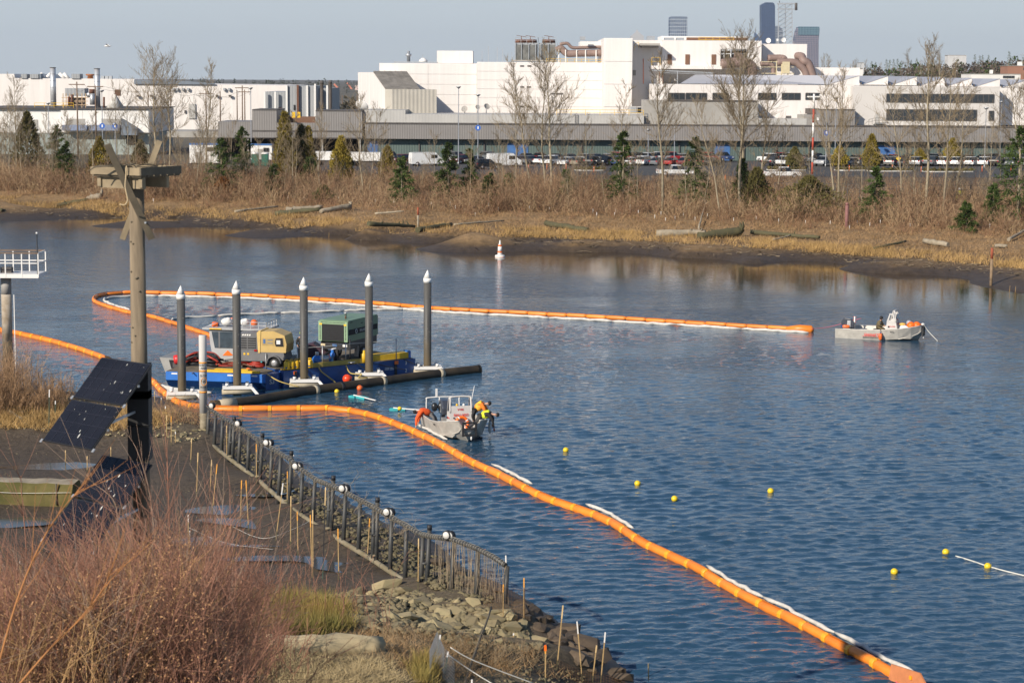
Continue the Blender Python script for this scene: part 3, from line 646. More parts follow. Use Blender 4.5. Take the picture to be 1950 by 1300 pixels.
# --- saw-tooth building with window rows
YS = 404.0
T = thing('saw_tooth_building', 'white building with saw tooth roof and a row of dark windows', 'building', (Xp(1500, 300, YS), YS, GZ), world=True)
part('wall', T, 1227, 191.5, 1443.6, 242, YS - 5, 10, CONC, 1330); part('wall', T, 1250, 161.5, 1625, 240, YS, 26, PANEL, 1450)
zpart('wall', T, 1625.2, 2050, zb1 + .3, Zp(1780, 164.5, YS), YS, 26, PANEL, 200)
part('ledge', T, 1270, 191, 1440, 193, YS - 5.2, 5, EDGE, 1355)
for a, c, k in ((1272, 1304, 3), (1306, 1346, 4), (1357, 1387, 3), (1444, 1478, 3), (1489, 1524, 3), (1534, 1561, 3)): window(T, a, 177, c, 190.8, YS, k)
pk = [(1295, 1636, 162, 144.5), (1641, 1690.5, 162.5, 145), (1696, 1745.5, 163.5, 146), (1751, 1799, 164.5, 147), (1803, 1850, 165.5, 149), (1856, 1903.7, 166.5, 150.4), (1909, 1957, 167.5, 152), (1962, 2010, 168.5, 153)]
for k, (a, c, yb, yt) in enumerate(pk):
    xl, xr, zl, zt_ = Xp(a, yb, YS), Xp(c, yb, YS), Zp(c, yb, YS) + .06, Zp(c, yt, YS)
    if k == 0:
        xm = Xp(1575, yb, YS); xq = Xp(1335, 150, YS)
        MB().prism([(xm, zl), (xr, zt_), (xr, zl)], 'y', YS - .1, YS + .3).build('gable', PANEL, T)
        MB().add([(xl, YS - .2, zl), (xm, YS - .2, zl), (xr, YS - .2, zt_ + .02), (xr, YS + 14, zt_ + .05), (xq, YS + 14, zt_ + .05)], [(0, 1, 2, 3, 4)]).build('roof_slope', ROOFG, T)
    else:
        MB().prism([(xl, zl), (xr, zt_), (xr, zl)], 'y', YS - .1, YS + .3).build('gable', PANEL, T)
        MB().add([(xl, YS - .2, zl), (xr, YS - .2, zt_ + .02), (xr, YS + 14, zt_ + .05), (xl, YS + 14, zt_ + .05)], [(0, 1, 2), (0, 2, 3)]).build('roof_slope', ROOFG, T)
        MB().b2((xl - .25, YS - .15, zl), (xl - .02, YS + .4, zl + .5)).build('gutter_box', EDGE, T)
pb = MB(); pb.bar(P(1242, 134, YU - 6), P(1360, 139, YU - 6), .2, .2); pb.bar(P(1255, 139, YU - 6), P(1360, 141, YU - 6), .1, .1); pb.build('pipe_rack', STEEL, T)
for px in (1256, 1262, 1290): MB().bar(P(px, 137, YU - 6), P(px, 160, YU - 6), .16, .16).build('rack_post', RUST if px < 1280 else STEEL, T)
# office end
YO = 400.0
T = thing('office_wing', 'pale grey office wing with two long ribbon windows and an outside stair', 'building', (Xp(1760, 300, YO), YO, GZ), world=True)
MB().b2((Xp(1625.5, 200, YO), YO, zb1 + .25), (Xp(1903, 200, YO), YO + 3.8, Zp(1765, 165.5, YO))).build('wall', OFFICE, T)
window(T, 1688, 179, 1893, 196, YO, 20, 1790); window(T, 1688, 208.5, 1860, 230.5, YO, 16, 1775); window(T, 1883, 211, 1892.5, 230.5, YO, 1)
d_ = part('door', T, 1667, 214.5, 1674.5, 234, YO - .08, .07, LIGHTG); part('handle', d_, 1672.8, 224, 1673.6, 226, YO - .14, .05, EDGE)
s_ = MB(); zt_ = Zp(1670, 234.5, YO)
s_.b2((Xp(1665, 234, YO), YO - 1.3, zt_ - .12), (Xp(1684, 234, YO), YO - .01, zt_))
for k in range(5): s_.b2((Xp(1665, 234, YO) - .28 * (k + 1), YO - 1.2, zt_ - .2 * (k + 1) - .05), (Xp(1665, 234, YO) - .28 * k, YO - .1, zt_ - .2 * (k + 1)))
s_.build('stair', STEEL, T)
ra = MB(); rail(ra, [(Xp(1665, 234, YO), YO - 1.3, zt_), (Xp(1684, 234, YO), YO - 1.3, zt_)], 1.0, .6, r=.025); rail(ra, [(Xp(1652, 242, YO), YO - 1.3, zb1 + .3), (Xp(1665, 234, YO), YO - 1.3, zt_)], 1.0, .6, r=.025); ra.build('stair_rail', EDGE, T)
T = thing('grey_plant_room', 'dark grey box shaped plant room in front of the white building', 'building', (Xp(1580, 240, YO - 3), YO - 3.6, zb1 + .22), world=True)
MB().b2((Xp(1562.5, 220, YO - 3), YO - 2.5, zb1 + .24), (Xp(1629, 220, YO - 3), YO + 3.9, Zp(1595, 210, YO))).build('wall', BAND, T)
MB().b2((Xp(1534, 220, YO - 3), YO - 2.4, zb1 + .24), (Xp(1562.3, 220, YO - 3), YO + 3.9, Zp(1550, 218.5, YO))).build('annex', M('annex_grey', (.29, .27, .25), .8, .1, .4), T)
part('sign_plate', T, 1555.5, 224, 1560, 229.5, YO - 2.5, .06, WHITE); part('roof_cap', T, 1562, 208.6, 1629.4, 209.8, YO - 2.6, 6, EDGE, 1595)
part('upper_vent', T, 1534, 206.5, 1560, 217, YO + 3, .5, M('vent_brown', (.13, .11, .10), .8), 1547)
fb(MB(), 1520, 218, 1531, 226, YO - 1, 1.4).build('roof_unit', CONC, T); fb(MB(), 1498, 221, 1507, 225.5, YO - 1, 1.4).build('roof_unit', EDGE, T)

# --- left: grey ribbed hall with columns and dark stacks
YG = 520.0
T = thing('ribbed_hall', 'grey ribbed industrial hall with white columns beside two dark stacks', 'building', (Xp(565, 225, YG), YG, GZ), world=True)
part('wall', T, 503, 175, 545, 240, YG, 30, GREYS, 524); part('wall', T, 545.2, 163.5, 604, 240, YG - 1, 30, GREYS, 570); part('wall', T, 604.2, 168, 628, 240, YG + 4, 30, GREYS, 615)
for px, yt in ((504, 175), (524, 175), (546, 163), (585, 163), (600, 160), (623, 163)): part('column', T, px - 1.6, yt, px + 1.6, 240, YG - 1.6, .6, WHITE, px)
part('dark_pipe', T, 565, 162, 569, 240, YG - 1.8, .5, RUST); part('door', T, 559, 200, 562, 210, YG - 1.2, .2, DARK); part('small_vent', T, 530, 205, 536, 222, YG - .4, .4, RUST)
for i, (px, yt) in enumerate(((613, 153.5), (629, 153))):
    t = thing('dark_stack', ('left' if i == 0 else 'right') + ' of two dark rusty stacks beside the ribbed hall', 'chimney', (Xp(px, 230, 480), 480, GZ), group='dark rusty stacks')
    H = Zp(px, yt, 480) - GZ; MB().lathe([(.40, 0), (.40, H - .7)], 14).build('shaft', M('sooty_steel', (.075, .06, .05), .7, .4, .5), t); MB().lathe([(.46, H - .7), (.46, H - .3), (.40, H - .3), (.40, H)], 14).build('stack_cap', EDGE, t)

# --- left: long white factory and the nearer white hall
YW = 560.0
T = thing('white_long_factory', 'very long white factory hall with roof units behind the silver stacks', 'building', (Xp(260, 240, YW), YW, GZ), world=True)
top = [(-60, 141), (27, 141), (28, 149), (256, 151), (256, 158.5), (395, 161), (546, 163)]
MB().prism([(Xp(x, 240, YW), GZ) for x in (546, -60)] + [(Xp(x, y, YW), Zp(x, y, YW)) for x, y in top], 'y', YW, YW + 60).build('wall', PANEL, T)
MB().prism([(Xp(x, y, YW), Zp(x, y, YW)) for x, y in ((256, 160.2), (256, 152.5), (330, 152.8), (410, 159), (410, 161.4))], 'y', YW - .6, YW - .1).build('roof_slope', SLATE, T)
for a, c, y0, y1, mt in ((40, 51, 141.5, 149.5, GREYS), (57, 73, 141.5, 149.5, GREYS), (136, 152, 141, 150, GREYS), (75, 78, 140.5, 149.5, SLATE), (359, 372, 198, 226, LIGHTG), (351, 354, 210, 216, EDGE)): part('roof_unit' if y1 < 190 else 'wall_hatch', T, a, y0, c, y1, YW - .4, .35 if y1 > 190 else 4, mt)
for px in (262, 288, 413, 438): 
    part('flood_lamp', T, px - 2.5, 181, px + 2.5, 185, YW - 1, .6, EDGE)
for px in (330, 337, 348, 358, 427, 436): part('wall_duct', T, px - 2, 168, px + 2, 173, YW - .8, .7, STEEL)
for px, a in ((82, 1), (92, -1), (118, 1), (126, 1)): MB().tube([P(px - 5 * a, 140, YW + 2), P(px + 5 * a, 150, YW + 2)], .45, 8).build('roof_duct', WHITE, T)
m_ = MB(); q = P(172, 150, YW + 2); m_.lathe([(.8, 0), (.7, .7), (1.3, .9), (1.1, 1.2)], 12, q); m_.build('rusty_cowl', M('orange_rust', (.35, .13, .05), .8), T)
for px in (195, 203, 210): part('roof_unit', T, px - 3, 145, px + 3, 151, YW + 2, 1.5, STEEL)
YL = 412.0
T = thing('white_front_hall', 'white hall with grey green base and dark roof edge behind the nest pole', 'building', (Xp(130, 300, YL), YL, GZ), world=True)
part('wall', T, -60, 207.5, 116, 253, YL, 30, WHITE, 60); part('wall', T, 116.2, 208.5, 284, 253, YL - .3, 30, WHITE, 200)
part('base_wall', T, -60, 253.2, 284, 300, YL + .2, 29, M('pale_green_wall', (.30, .34, .32), .8), 112); part('roof_edge', T, -60, 205.8, 284.6, 207.6, YL - .8, 31, EDGE, 112)
panels(T, Xp(116.5, 230, YL), Xp(283.5, 230, YL), Zp(200, 252, YL), Zp(200, 210, YL), YL - .3, 1, 4.3, WHITE)
for a, c in ((126, 162), (193, 230)):
    lv = part('louvre', T, a, 226.5, c, 238, YL - .45, .12, CONC); s_ = MB()
    for k in range(5): s_.b2((Xp(a, 232, YL), YL - .56, Zp(140, 237.5, YL) + k * .24), (Xp(c, 232, YL), YL - .45, Zp(140, 237.5, YL) + k * .24 + .12))
    s_.build('slat', M('louvre_grey', (.24, .23, .22), .7), lv)
for a, c in ((118, 165), (170, 228)): part('awning', T, a, 238.5, c, 249, YL - 2.2, 1.6, M('blue_grey_awning', (.20, .24, .34), .6))
MB().prism([(Xp(235, 226, YL), Zp(235, 226, YL)), (Xp(265, 246, YL), Zp(265, 244, YL)), (Xp(265, 256, YL), Zp(265, 257, YL)), (Xp(235, 256, YL), Zp(235, 257, YL))], 'y', YL - 2.4, YL - .5).build('stair_enclosure', SLATE, T)
part('dark_doorway', T, 240, 257, 262, 275, YL - .1, .1, DARK); part('side_panel', T, 64, 228, 72, 250, YL - .1, .08, CONC)
ra = MB(); rail(ra, [P(66, 206, YL + 3), P(140, 206, YL + 3)], 1.0, 1.6); ra.build('yellow_railing', YELLOW, T)
for i, (px, yt) in enumerate(((102, 128.5), (186, 130.5))):
    t = thing('silver_stack', ('left' if i == 0 else 'right') + ' of two tall silver stacks rising from the white hall', 'chimney', (Xp(px, 205, 420), 420, Zp(px, 206, 420)), group='silver stacks')
    H = Zp(px, yt, 420) - Zp(px, 206, 420); MB().lathe([(.58, 0), (.56, H - .15)], 18).build('shaft', M('silver_sheet', (.62, .62, .63), .38, .08, 1.0, metal=.55), t); MB().lathe([(.61, H - .15), (.61, H)], 18).build('stack_cap', EDGE, t)
    for k in range(1, 6): MB().lathe([(.595, H * k / 6), (.595, H * k / 6 + .08)], 18).build('band', STEEL, t)
T = thing('roof_machinery', 'cluster of rusty vessels and a grey box on frames between the silver stacks', 'machinery', P(145, 206, YL + 6), world=True)
YQ = YL + 6
part('grey_box', T, 124, 168.5, 161, 183, YQ, 4, GREYS); part('lower_box', T, 131, 186, 160, 203, YQ + 1, 2, M('machine_brown', (.20, .15, .12), .8))
fr = MB()
for px in (120, 126, 133, 140, 148, 156, 163): fr.bar(P(px, 206, YQ - .5), P(px, 178, YQ - .5), .14, .14)
for py in (186, 193, 200): fr.bar(P(117, py, YQ - .6), P(168, py, YQ - .6), .12, .12)
fr.build('frame', M('cream_steel', (.5, .36, .22), .8), T)
for px, y0, y1, r in ((175, 170, 178, .55), (176, 178, 200, .5), (131, 184, 202, .22), (137, 180, 203, .2), (198, 185, 205, .2)): MB().tube([P(px, y1, YQ - .8), P(px, y0, YQ - .8)], r, 10).build('vessel', RUST if y0 != 178 else STEEL, T)
MB().tube([P(168, 177, YQ), P(172, 184, YQ)], .6, 10).build('fan_housing', STEEL, T)
q = P(220, 206, YQ); MB().lathe([(1.9, 0), (.25, 2.4), (.2, 2.7)], 16, q).build('cone_tank', M('pale_canvas', (.6, .58, .54), .8), T); part('brown_cowl', T, 218.5, 171, 228.5, 183, YQ + 1, 1, RUST)

# ================================================================== trees
BARK = M('pale_bark', (0.30, 0.25, 0.17), 0.9, 0.25, 2.0, rnd=.2); TWIG = M('bare_twigs', (0.26, 0.20, 0.125), 0.9, 0.2, 1.0, rnd=.25)
TWIGR = M('brown_twigs', (0.27, 0.155, 0.085), 0.9, 0.25, 0.6, rnd=.2)
NEEDLE = M('conifer_needles', (0.052, 0.078, 0.02), 0.9, 0.4, 1.2, rnd=.3, spec=.12); CYPR = M('cypress_foliage', (0.25, 0.19, 0.035), 0.9, 0.3, 1.2, rnd=.25, spec=.12)
OLIVE = M('olive_foliage', (0.115, 0.10, 0.034), 0.9, 0.35, 1.0, rnd=.2, spec=.12); RUSTF = M('rusty_foliage', (0.19, 0.085, 0.03), 0.9, 0.3, 1.0, rnd=.2, spec=.12)

def bare_tree(seed, H, spread=.28, n1=26, bend=.04, tr=.15, lo=.28, fork=0):
    """trunk and crown meshes for a leafless tree of height H standing at the origin"""
    r = np.random.default_rng(seed); trunk = [np.zeros(3)]; K = 12; d = np.zeros(2)
    for k in range(K):
        d = d * .8 + r.normal(0, bend, 2); trunk.append(trunk[-1] + np.array([d[0] * H / K, d[1] * H / K, H / K]))
    rad = [tr * (1 - k / K) ** .9 + .012 for k in range(K + 1)]
    tm = MB(); tm.tube([Vector(p) for p in trunk], rad, 7); T_ = np.array(trunk)
    P0, P1, A, B = [], [], [], []
    def limb(p, dirv, L, r0, segs, lvl):
        dv = dirv / np.linalg.norm(dirv); s = L / segs; pts = [p]
        for k in range(segs):
            dv = dv + r.normal(0, .10, 3) + np.array([0, 0, .07]); dv /= np.linalg.norm(dv)
            q = p + dv * s; P0.append(p); P1.append(q); A.append(r0 * (1 - k / segs) + .008); B.append(r0 * (1 - (k + 1) / segs) + .008); p = q; pts.append(q)
            if lvl < 3 and (k > 0 or lvl == 2):
                for _ in range((3 if lvl == 1 else 2)):
                    side = r.normal(0, 1, 3); side -= dv * side.dot(dv); side /= np.linalg.norm(side)
                    t = r.random(); limb(p * t + (p - dv * s) * (1 - t), dv * .9 + side * r.uniform(.4, .9) + np.array([0, 0, .25]), L * r.uniform(.28, .5), r0 * .45, 2 if lvl == 1 else 2, lvl + 1)
    for i in range(n1):
        t = lo + (1 - lo) * (i + r.random()) / n1; k = min(int(t * K), K - 1); f = t * K - k
        p = T_[k] * (1 - f) + T_[k + 1] * f; az = r.uniform(0, 6.283); up = r.uniform(.7, 1.6)
        L = H * spread * (1.15 - .85 * t) * r.uniform(.6, 1.2) * (min(1, (t - lo) * 6 + .45))
        limb(p, np.array([math.cos(az), math.sin(az), up]), L, max(.014, tr * .24 * (1 - t * .7)), 4, 1)
    return tm.mesh('trunk', BARK), seg_mesh('crown', P0, P1, np.maximum(A, .009), np.maximum(B, .007), TWIG)

def flake_mesh(name, C, D, U, L, W, mat):
    """many pointed leaf sprays: C base, D direction, U side vector, L length, W half width"""
    C, D, U = map(np.asarray, (C, D, U)); L = np.asarray(L)[:, None]; W = np.asarray(W)[:, None]
    N_ = len(C); V = np.stack([C - U * W * .3, C + D * L * .45 - U * W, C + D * L, C + D * L * .45 + U * W], 1).reshape(-1, 3)
    F = np.arange(N_ * 4).reshape(-1, 4); return raw_mesh(name, V, F, mat)
def unit(a): return a / (np.linalg.norm(a, axis=-1, keepdims=True) + 1e-9)
def spruce(seed, H, Rb, mat, bare=.0, n=1500, lop=0.0):
    r = np.random.default_rng(seed); tm = MB(); tm.tube([(0, 0, 0), (0, 0, H * .5), (0, 0, H * .97)], [.016 * H + .03, .01 * H + .02, .012], 6)
    C, D, U, L, W = [], [], [], [], []; nb = int(16 * H ** .6) + 20
    for b in range(nb):
        t = bare + (1 - bare) * (b + r.random()) / nb; z = H * t * .97; az = r.uniform(0, 6.283); R_ = Rb * (1 - t) ** .75 * r.uniform(.55, 1.15) + .12
        R_ *= 1 + lop * math.cos(az)
        up = .35 * t - .12 + r.normal(0, .1); m_ = max(6, int(n / nb))
        for _ in range(m_):
            u = r.random() ** .7; c = np.array([math.cos(az) * R_ * u, math.sin(az) * R_ * u, z + up * R_ * u - .12 * R_ * u * u]) + r.normal(0, .05 + .035 * R_, 3)
            d = np.array([math.cos(az), math.sin(az), up - .1]) + r.normal(0, .55, 3)
            C.append(c); D.append(d); L.append(r.uniform(.22, .5) * (.6 + .05 * H)); W.append(r.uniform(.03, .07) * (.7 + .05 * H))
    D = unit(np.array(D)); U = unit(np.cross(D, unit(r.normal(0, 1, D.shape) + np.array([0, 0, .8]))))
    return tm.mesh('trunk', BARK), flake_mesh('crown', np.array(C), D, U, L, W, mat)
def cypress(seed, H, Rb, mat, n=3400, lumpy=.25):
    r = np.random.default_rng(seed); tm = MB(); tm.tube([(0, 0, 0), (0, 0, H * .9)], [.02 * H, .02], 6)
    t = r.random(n) ** .8; az = r.uniform(0, 6.283, n); lump = 1 + lumpy * np.sin(az * 3 + t * 9 + seed) * np.cos(t * 21 + az)
    R_ = Rb * np.minimum(1, (1 - t) * 1.5 + .03) ** .85 * np.minimum(1, t * 8 + .6) * lump * np.sqrt(r.uniform(.3, 1.05, n))
    C = np.stack([np.cos(az) * R_, np.sin(az) * R_, H * (.04 + t * .93)], 1)
    D = unit(np.stack([np.cos(az) * .5, np.sin(az) * .5, np.ones(n) * .9], 1) + r.normal(0, .35, (n, 3))); U = unit(np.cross(D, r.normal(0, 1, (n, 3))))
    return tm.mesh('trunk', BARK), flake_mesh('crown', C, D, U, r.uniform(.3, .65, n) * (.5 + .07 * H), r.uniform(.05, .11, n) * (.6 + .07 * H), mat)

def plant(name, meshes, loc, label, cat, group, sc=1.0, rz=None, tilt=None):
    t = thing(name, label, cat, loc, rz if rz is not None else rng.uniform(0, 6.28), group)
    for nm, me in zip(('trunk', 'crown'), meshes): link(nm, me, t)
    t.scale = (sc,) * 3 if not isinstance(sc, (tuple, list)) else sc
    if tilt: t.rotation_euler = (0, tilt, 0)
    return t
def height_at(p, py, px=None):
    return P(px if px is not None else 975 + 0, py, p.y).z - p.z

# ---- leafless trees: column and row of the foot, column and row of the tip, spread, trunk radius
BT = [(1016, 378, 972, 125, .24, .17), (1039, 366, 1039, 115, .24, .15), (1051, 367, 1053, 100, .30, .20), (1117, 380, 1120, 232, .22, .08), (1177, 382, 1175, 165, .20, .11),
      (1261, 406, 1261, 122, .30, .27), (1307, 406, 1303, 290, .24, .09), (1372, 412, 1326, 185, .16, .16), (1392, 414, 1368, 270, .16, .13), (1410, 404, 1407, 90, .26, .21), (1416, 396, 1425, 84, .27, .21),
      (1590, 410, 1575, 152, .20, .18), (1597, 397, 1599, 142, .24, .15), (1717, 412, 1698, 165, .18, .13), (1762, 410, 1773, 96, .30, .24), (1796, 410, 1800, 144, .24, .18), (1816, 388, 1842, 165, .22, .13),
      (31, 342, 27, 155, .28, .17), (42, 354, 40, 225, .2, .10), (144, 340, 128, 256, .2, .09), (158, 343, 150, 235, .18, .09), (296, 345, 290, 105, .26, .2), (324, 348, 322, 122, .24, .19), (222, 338, 222, 165, .2, .11), (244, 336, 246, 182, .18, .1),
      (337, 357, 336, 240, .15, .1), (346, 364, 340, 262, .15, .09), (392, 342, 400, 130, .22, .17), (383, 341, 381, 215, .18, .1), (549, 364, 549, 280, .25, .09), (607, 362, 611, 208, .24, .14), (692, 372, 697, 184, .28, .15),
      (703, 372, 714, 205, .22, .12), (722, 352, 731, 238, .22, .09), (766, 383, 768, 310, .35, .09), (828, 377, 822, 255, .24, .11), (847, 371, 850, 285, .22, .08), (896, 380, 896, 252, .24, .1), (914, 375, 911, 290, .2, .08),
      (951, 372, 950, 245, .2, .1), (982, 360, 980, 150, .2, .1), (1068, 372, 1080, 240, .25, .1), (1100, 376, 1098, 285, .25, .08), (1215, 392, 1208, 265, .3, .08), (1340, 398, 1352, 260, .3, .1), (1448, 400, 1462, 175, .25, .13), (1478, 398, 1490, 235, .25, .1),
      (1545, 402, 1530, 250, .3, .09), (1640, 405, 1645, 260, .25, .09), (1742, 405, 1735, 220, .2, .11), (1885, 352, 1884, 225, .2, .1), (1905, 350, 1905, 212, .2, .12), (1942, 400, 1930, 160, .3, .16), (1970, 405, 1968, 130, .3, .18), (1832, 402, 1826, 290, .3, .08),
      (70, 345, 72, 250, .22, .09), (100, 350, 96, 240, .2, .1), (262, 345, 262, 230, .22, .1), (205, 344, 205, 250, .22, .08), (435, 350, 440, 225, .22, .1), (470, 352, 466, 300, .3, .08), (640, 372, 640, 300, .3, .08), (800, 376, 806, 310, .3, .08), (12, 345, 8, 235, .25, .1)]
_r = random.Random(17)
for _ in range(58):
    px = _r.uniform(-20, 1960) if _ % 3 else _r.uniform(-20, 620); a_ = np.interp(px, [-20, 600, 1200, 1960], [340, 366, 392, 412]); py = a_ + _r.uniform(-8, 12); hh = _r.uniform(60, 150) if px < 620 else _r.uniform(50, 115); BT.append((px, py, px + _r.uniform(-14, 14), py - hh, _r.uniform(.18, .3), _r.uniform(.07, .12)))
VAR = [bare_tree(100 + i, 14, sp, n1, .035, tr, lo) for i, (sp, n1, tr, lo) in enumerate(((.34, 30, .13, .3), (.38, 34, .15, .3), (.32, 26, .10, .2), (.36, 30, .12, .2), (.28, 26, .09, .28), (.40, 36, .16, .36), (.34, 24, .085, .12), (.3, 28, .12, .32)))]
for i, (px, py, tx, ty, sp, tr) in enumerate(BT):
    p = onfar(px, py); tip = P(tx, ty, p.y); H = max(2.0, tip.z - p.z)
    k = (1, 5, 0)[i % 3] if tr > .18 else (0, 3, 7)[i % 3] if tr > .125 else (2, 4, 6)[i % 3]
    s = H / 14; big = 'tall' if H > 13 else 'mid sized' if H > 7 else 'small'
    t = plant('bare_tree', VAR[k], p, None, 'tree', 'leafless trees on the far bank', (s * (.6 + 1.5 * sp), s * (.6 + 1.5 * sp), s), None)
    lean = math.atan2(tip.x - p.x, H); t.rotation_euler = (0, lean, 0) if abs(lean) > .03 else (0, 0, rng.uniform(0, 6.28))
    BT[i] = (t, big)
for big in ('tall', 'mid sized', 'small'): ordinals([t for t, b_ in BT if b_ == big], big + ' leafless tree on the far bank')

# ---- evergreens: kind, foot column,row, tip row, crown width in columns
EV = [('c', 54, 332, 214, 42, 'tan green cone shaped cypress at the far left of the bank'), ('s', 110, 345, 236, 50, 'dark spruce with a drooping tip at the left end of the bank'), ('s', 126, 350, 268, 52, 'bushy mid green pine beside the left dark spruce'),
      ('b', 134, 352, 338, 40, 'low dark green juniper on the grass below the left spruce'), ('c', 190, 340, 262, 34, 'thin olive cypress behind the nest platform'), ('c', 268, 342, 268, 30, 'brownish cypress right behind the nest platform'), ('s', 464, 352, 240, 62, 'dark spiky spruce beside the white trailer'), ('s', 422, 366, 262, 74, 'broad dark pine left of the spiky spruce'),
      ('r', 425, 374, 338, 34, 'small round rust coloured shrub at the foot of the broad pine'), ('c', 543, 350, 214, 30, 'tall narrow yellow green cypress by the loading bay'), ('c', 574, 345, 238, 30, 'yellow green cypress with a double tip right of the tall one'), ('c', 587, 345, 242, 22, 'slim yellow cypress crowding the double tipped one'), ('c', 650, 352, 260, 34, 'golden cypress in front of the white semi trailer'), ('c', 738, 345, 279, 26, 'short olive cypress right of the semi trailers'),
      ('s', 522, 374, 312, 50, 'squat dark green fir at the foot of the narrow cypress'), ('s', 590, 352, 298, 42, 'small dark fir below the yellow cypresses'), ('b', 616, 382, 354, 28, 'round grey green shrub on the bank below the golden cypress'), ('s', 765, 386, 298, 56, 'thin dark pine with a leaning pale stem in front'), ('s', 854, 382, 270, 62, 'big bushy pine in front of the white pickup'), ('s', 893, 378, 282, 32, 'narrow dark fir right of the big bushy pine'),
      ('s', 932, 391, 330, 40, 'low bright green fir near the water gap'), ('s', 970, 376, 330, 36, 'low dark fir behind the buoy'), ('s', 1078, 388, 322, 40, 'ragged dark fir between tall leafless trunks'), ('s', 1186, 390, 248, 66, 'tall dark spruce with a wide left foot in mid bank'), ('s', 1322, 395, 258, 66, 'ragged olive spruce near the leaning trunks'), ('c', 1513, 318, 281, 24, 'rusty green shrub tree at the kerb by the striped pole'), ('c', 1598, 318, 279, 24, 'olive kerb cypress behind the double trunk'),
      ('c', 1659, 322, 256, 24, 'narrow dark cypress at the kerb among parked cars'), ('c', 1752, 316, 284, 26, 'rounded olive kerb tree left of the golden one'), ('c', 1813, 316, 264, 27, 'golden green kerb cypress right of the wide leafless tree'), ('s', 1665, 420, 316, 66, 'dark pine on the bank right of the maroon post'), ('s', 1938, 425, 238, 120, 'large twiggy pine at the right edge of the bank'), ('s', 1890, 428, 350, 44, 'dark pine beside the yellow sign'), ('s', 1840, 441, 384, 46, 'low dark pine at the foot of the yellow sign'),
      ('o', 1540, 412, 336, 100, 'broad olive thicket bush below the striped pole'), ('o', 1440, 404, 320, 46, 'dark olive bush at the foot of twin pale trunks'), ('s', 1412, 398, 300, 40, 'dull green pine behind the twin pale trunks')]
for i, (k, px, py, ty, w, lab) in enumerate(EV):
    p = onfar(px, py); H = P(px, ty, p.y).z - p.z; Rb = w / 2 * p.y / FPX * 1.3
    me = spruce(300 + i, H, Rb, NEEDLE, .02, 4600) if k == 's' else cypress(300 + i, H, Rb, CYPR if i % 5 else OLIVE) if k == 'c' else cypress(300 + i, H, Rb, NEEDLE if k == 'b' else RUSTF if k == 'r' else OLIVE, 1500, .35)
    if k == 'o': me = cypress(300 + i, H, Rb, OLIVE, 2600, .5)
    plant('evergreen_tree' if k in 'sc' else 'bush', me, p, lab, 'tree' if k in 'sc' else 'bush', 'evergreens on the far bank', 1.0)

# ---- brush between the trees: nobody could count it
def brush(name, label, pts, hts, seed, stems, mat, r0=.016, twigs=4, spread=.5, n=3):
    r = np.random.default_rng(seed); P0, P1, A, B = [], [], [], []
    for (x, y, z), h in zip(pts, hts):
        for _ in range(stems):
            p = np.array([x + r.normal(0, .35), y + r.normal(0, .35), z - .05]); d = unit(np.array([r.normal(0, spread), r.normal(0, spread), 1.0])); L = h * r.uniform(.5, 1.1)
            for k in range(3):
                q = p + d * L / 3; P0.append(p); P1.append(q); A.append(r0 * (1 - k * .25)); B.append(r0 * (.75 - k * .25) + .003)
                for _ in range(twigs if k else 1):
                    t = r.random(); s = p * (1 - t) + q * t; e = unit(d + r.normal(0, .55, 3)) * L * r.uniform(.12, .3); P0.append(s); P1.append(s + e); A.append(r0 * .5); B.append(r0 * .25)
                p = q; d = unit(d + r.normal(0, .16, 3))
    return tag(link(name, seg_mesh(name, P0, P1, A, B, mat, n=n)), label, None, None, 'stuff')
def far_scatter(n, ylo, yhi, seed, x0=-120, x1=2080, dens=None):
    r = np.random.default_rng(seed); out = []
    while len(out) < n:
        px = r.uniform(x0, x1); a, b_ = ylo(px), yhi(px); py = r.uniform(a, b_)
        if dens and r.random() > dens(px, py): continue
        z = 2.0
        for _ in range(10):
            q = G(px, py, z); z = .5 * z + .5 * min(float(far_h(q.x, q.y)), 4.35)
        out.append((q.x, q.y, z))
    return out
IX = [-120, 0, 300, 600, 900, 1200, 1500, 1800, 2080]
veg = lambda px: np.interp(px, IX, [384, 389, 406, 429, 447, 457, 475, 497, 525])     # edge of the grass above the mud
trl = lambda px: np.interp(px, IX, [345, 352, 366, 378, 388, 398, 410, 424, 440])     # foot of the tree belt
top = lambda px: np.interp(px, IX, [322, 328, 340, 345, 350, 355, 362, 372, 385])
pts = far_scatter(2900, top, lambda x: trl(x) + 15, 41); _xy = np.array(pts); hts = rng.uniform(1.6, 4.6, len(pts)) * np.clip(1.0 + .55 * vnoise(_xy[:, 0], _xy[:, 1], 7.0, 61), .45, 1.6)
brush('brushwood', 'brown leafless brushwood between the trees', pts[:1500], hts[:1500], 42, 9, TWIGR, .026, n=1)
brush('undergrowth', 'pale straw brown undergrowth on the bank top', pts[1500:], hts[1500:] * .85, 43, 9, M('straw_twigs', (.38, .26, .145), .9, .25, .7), .024, n=1)
pts = far_scatter(520, trl, lambda x: trl(x) + 26, 44); brush('bramble', 'low brown bramble on the slope', pts, rng.uniform(.6, 1.9, len(pts)), 45, 10, M('bramble_brown', (.27, .15, .08), .9, .25, .7), .016, n=1)
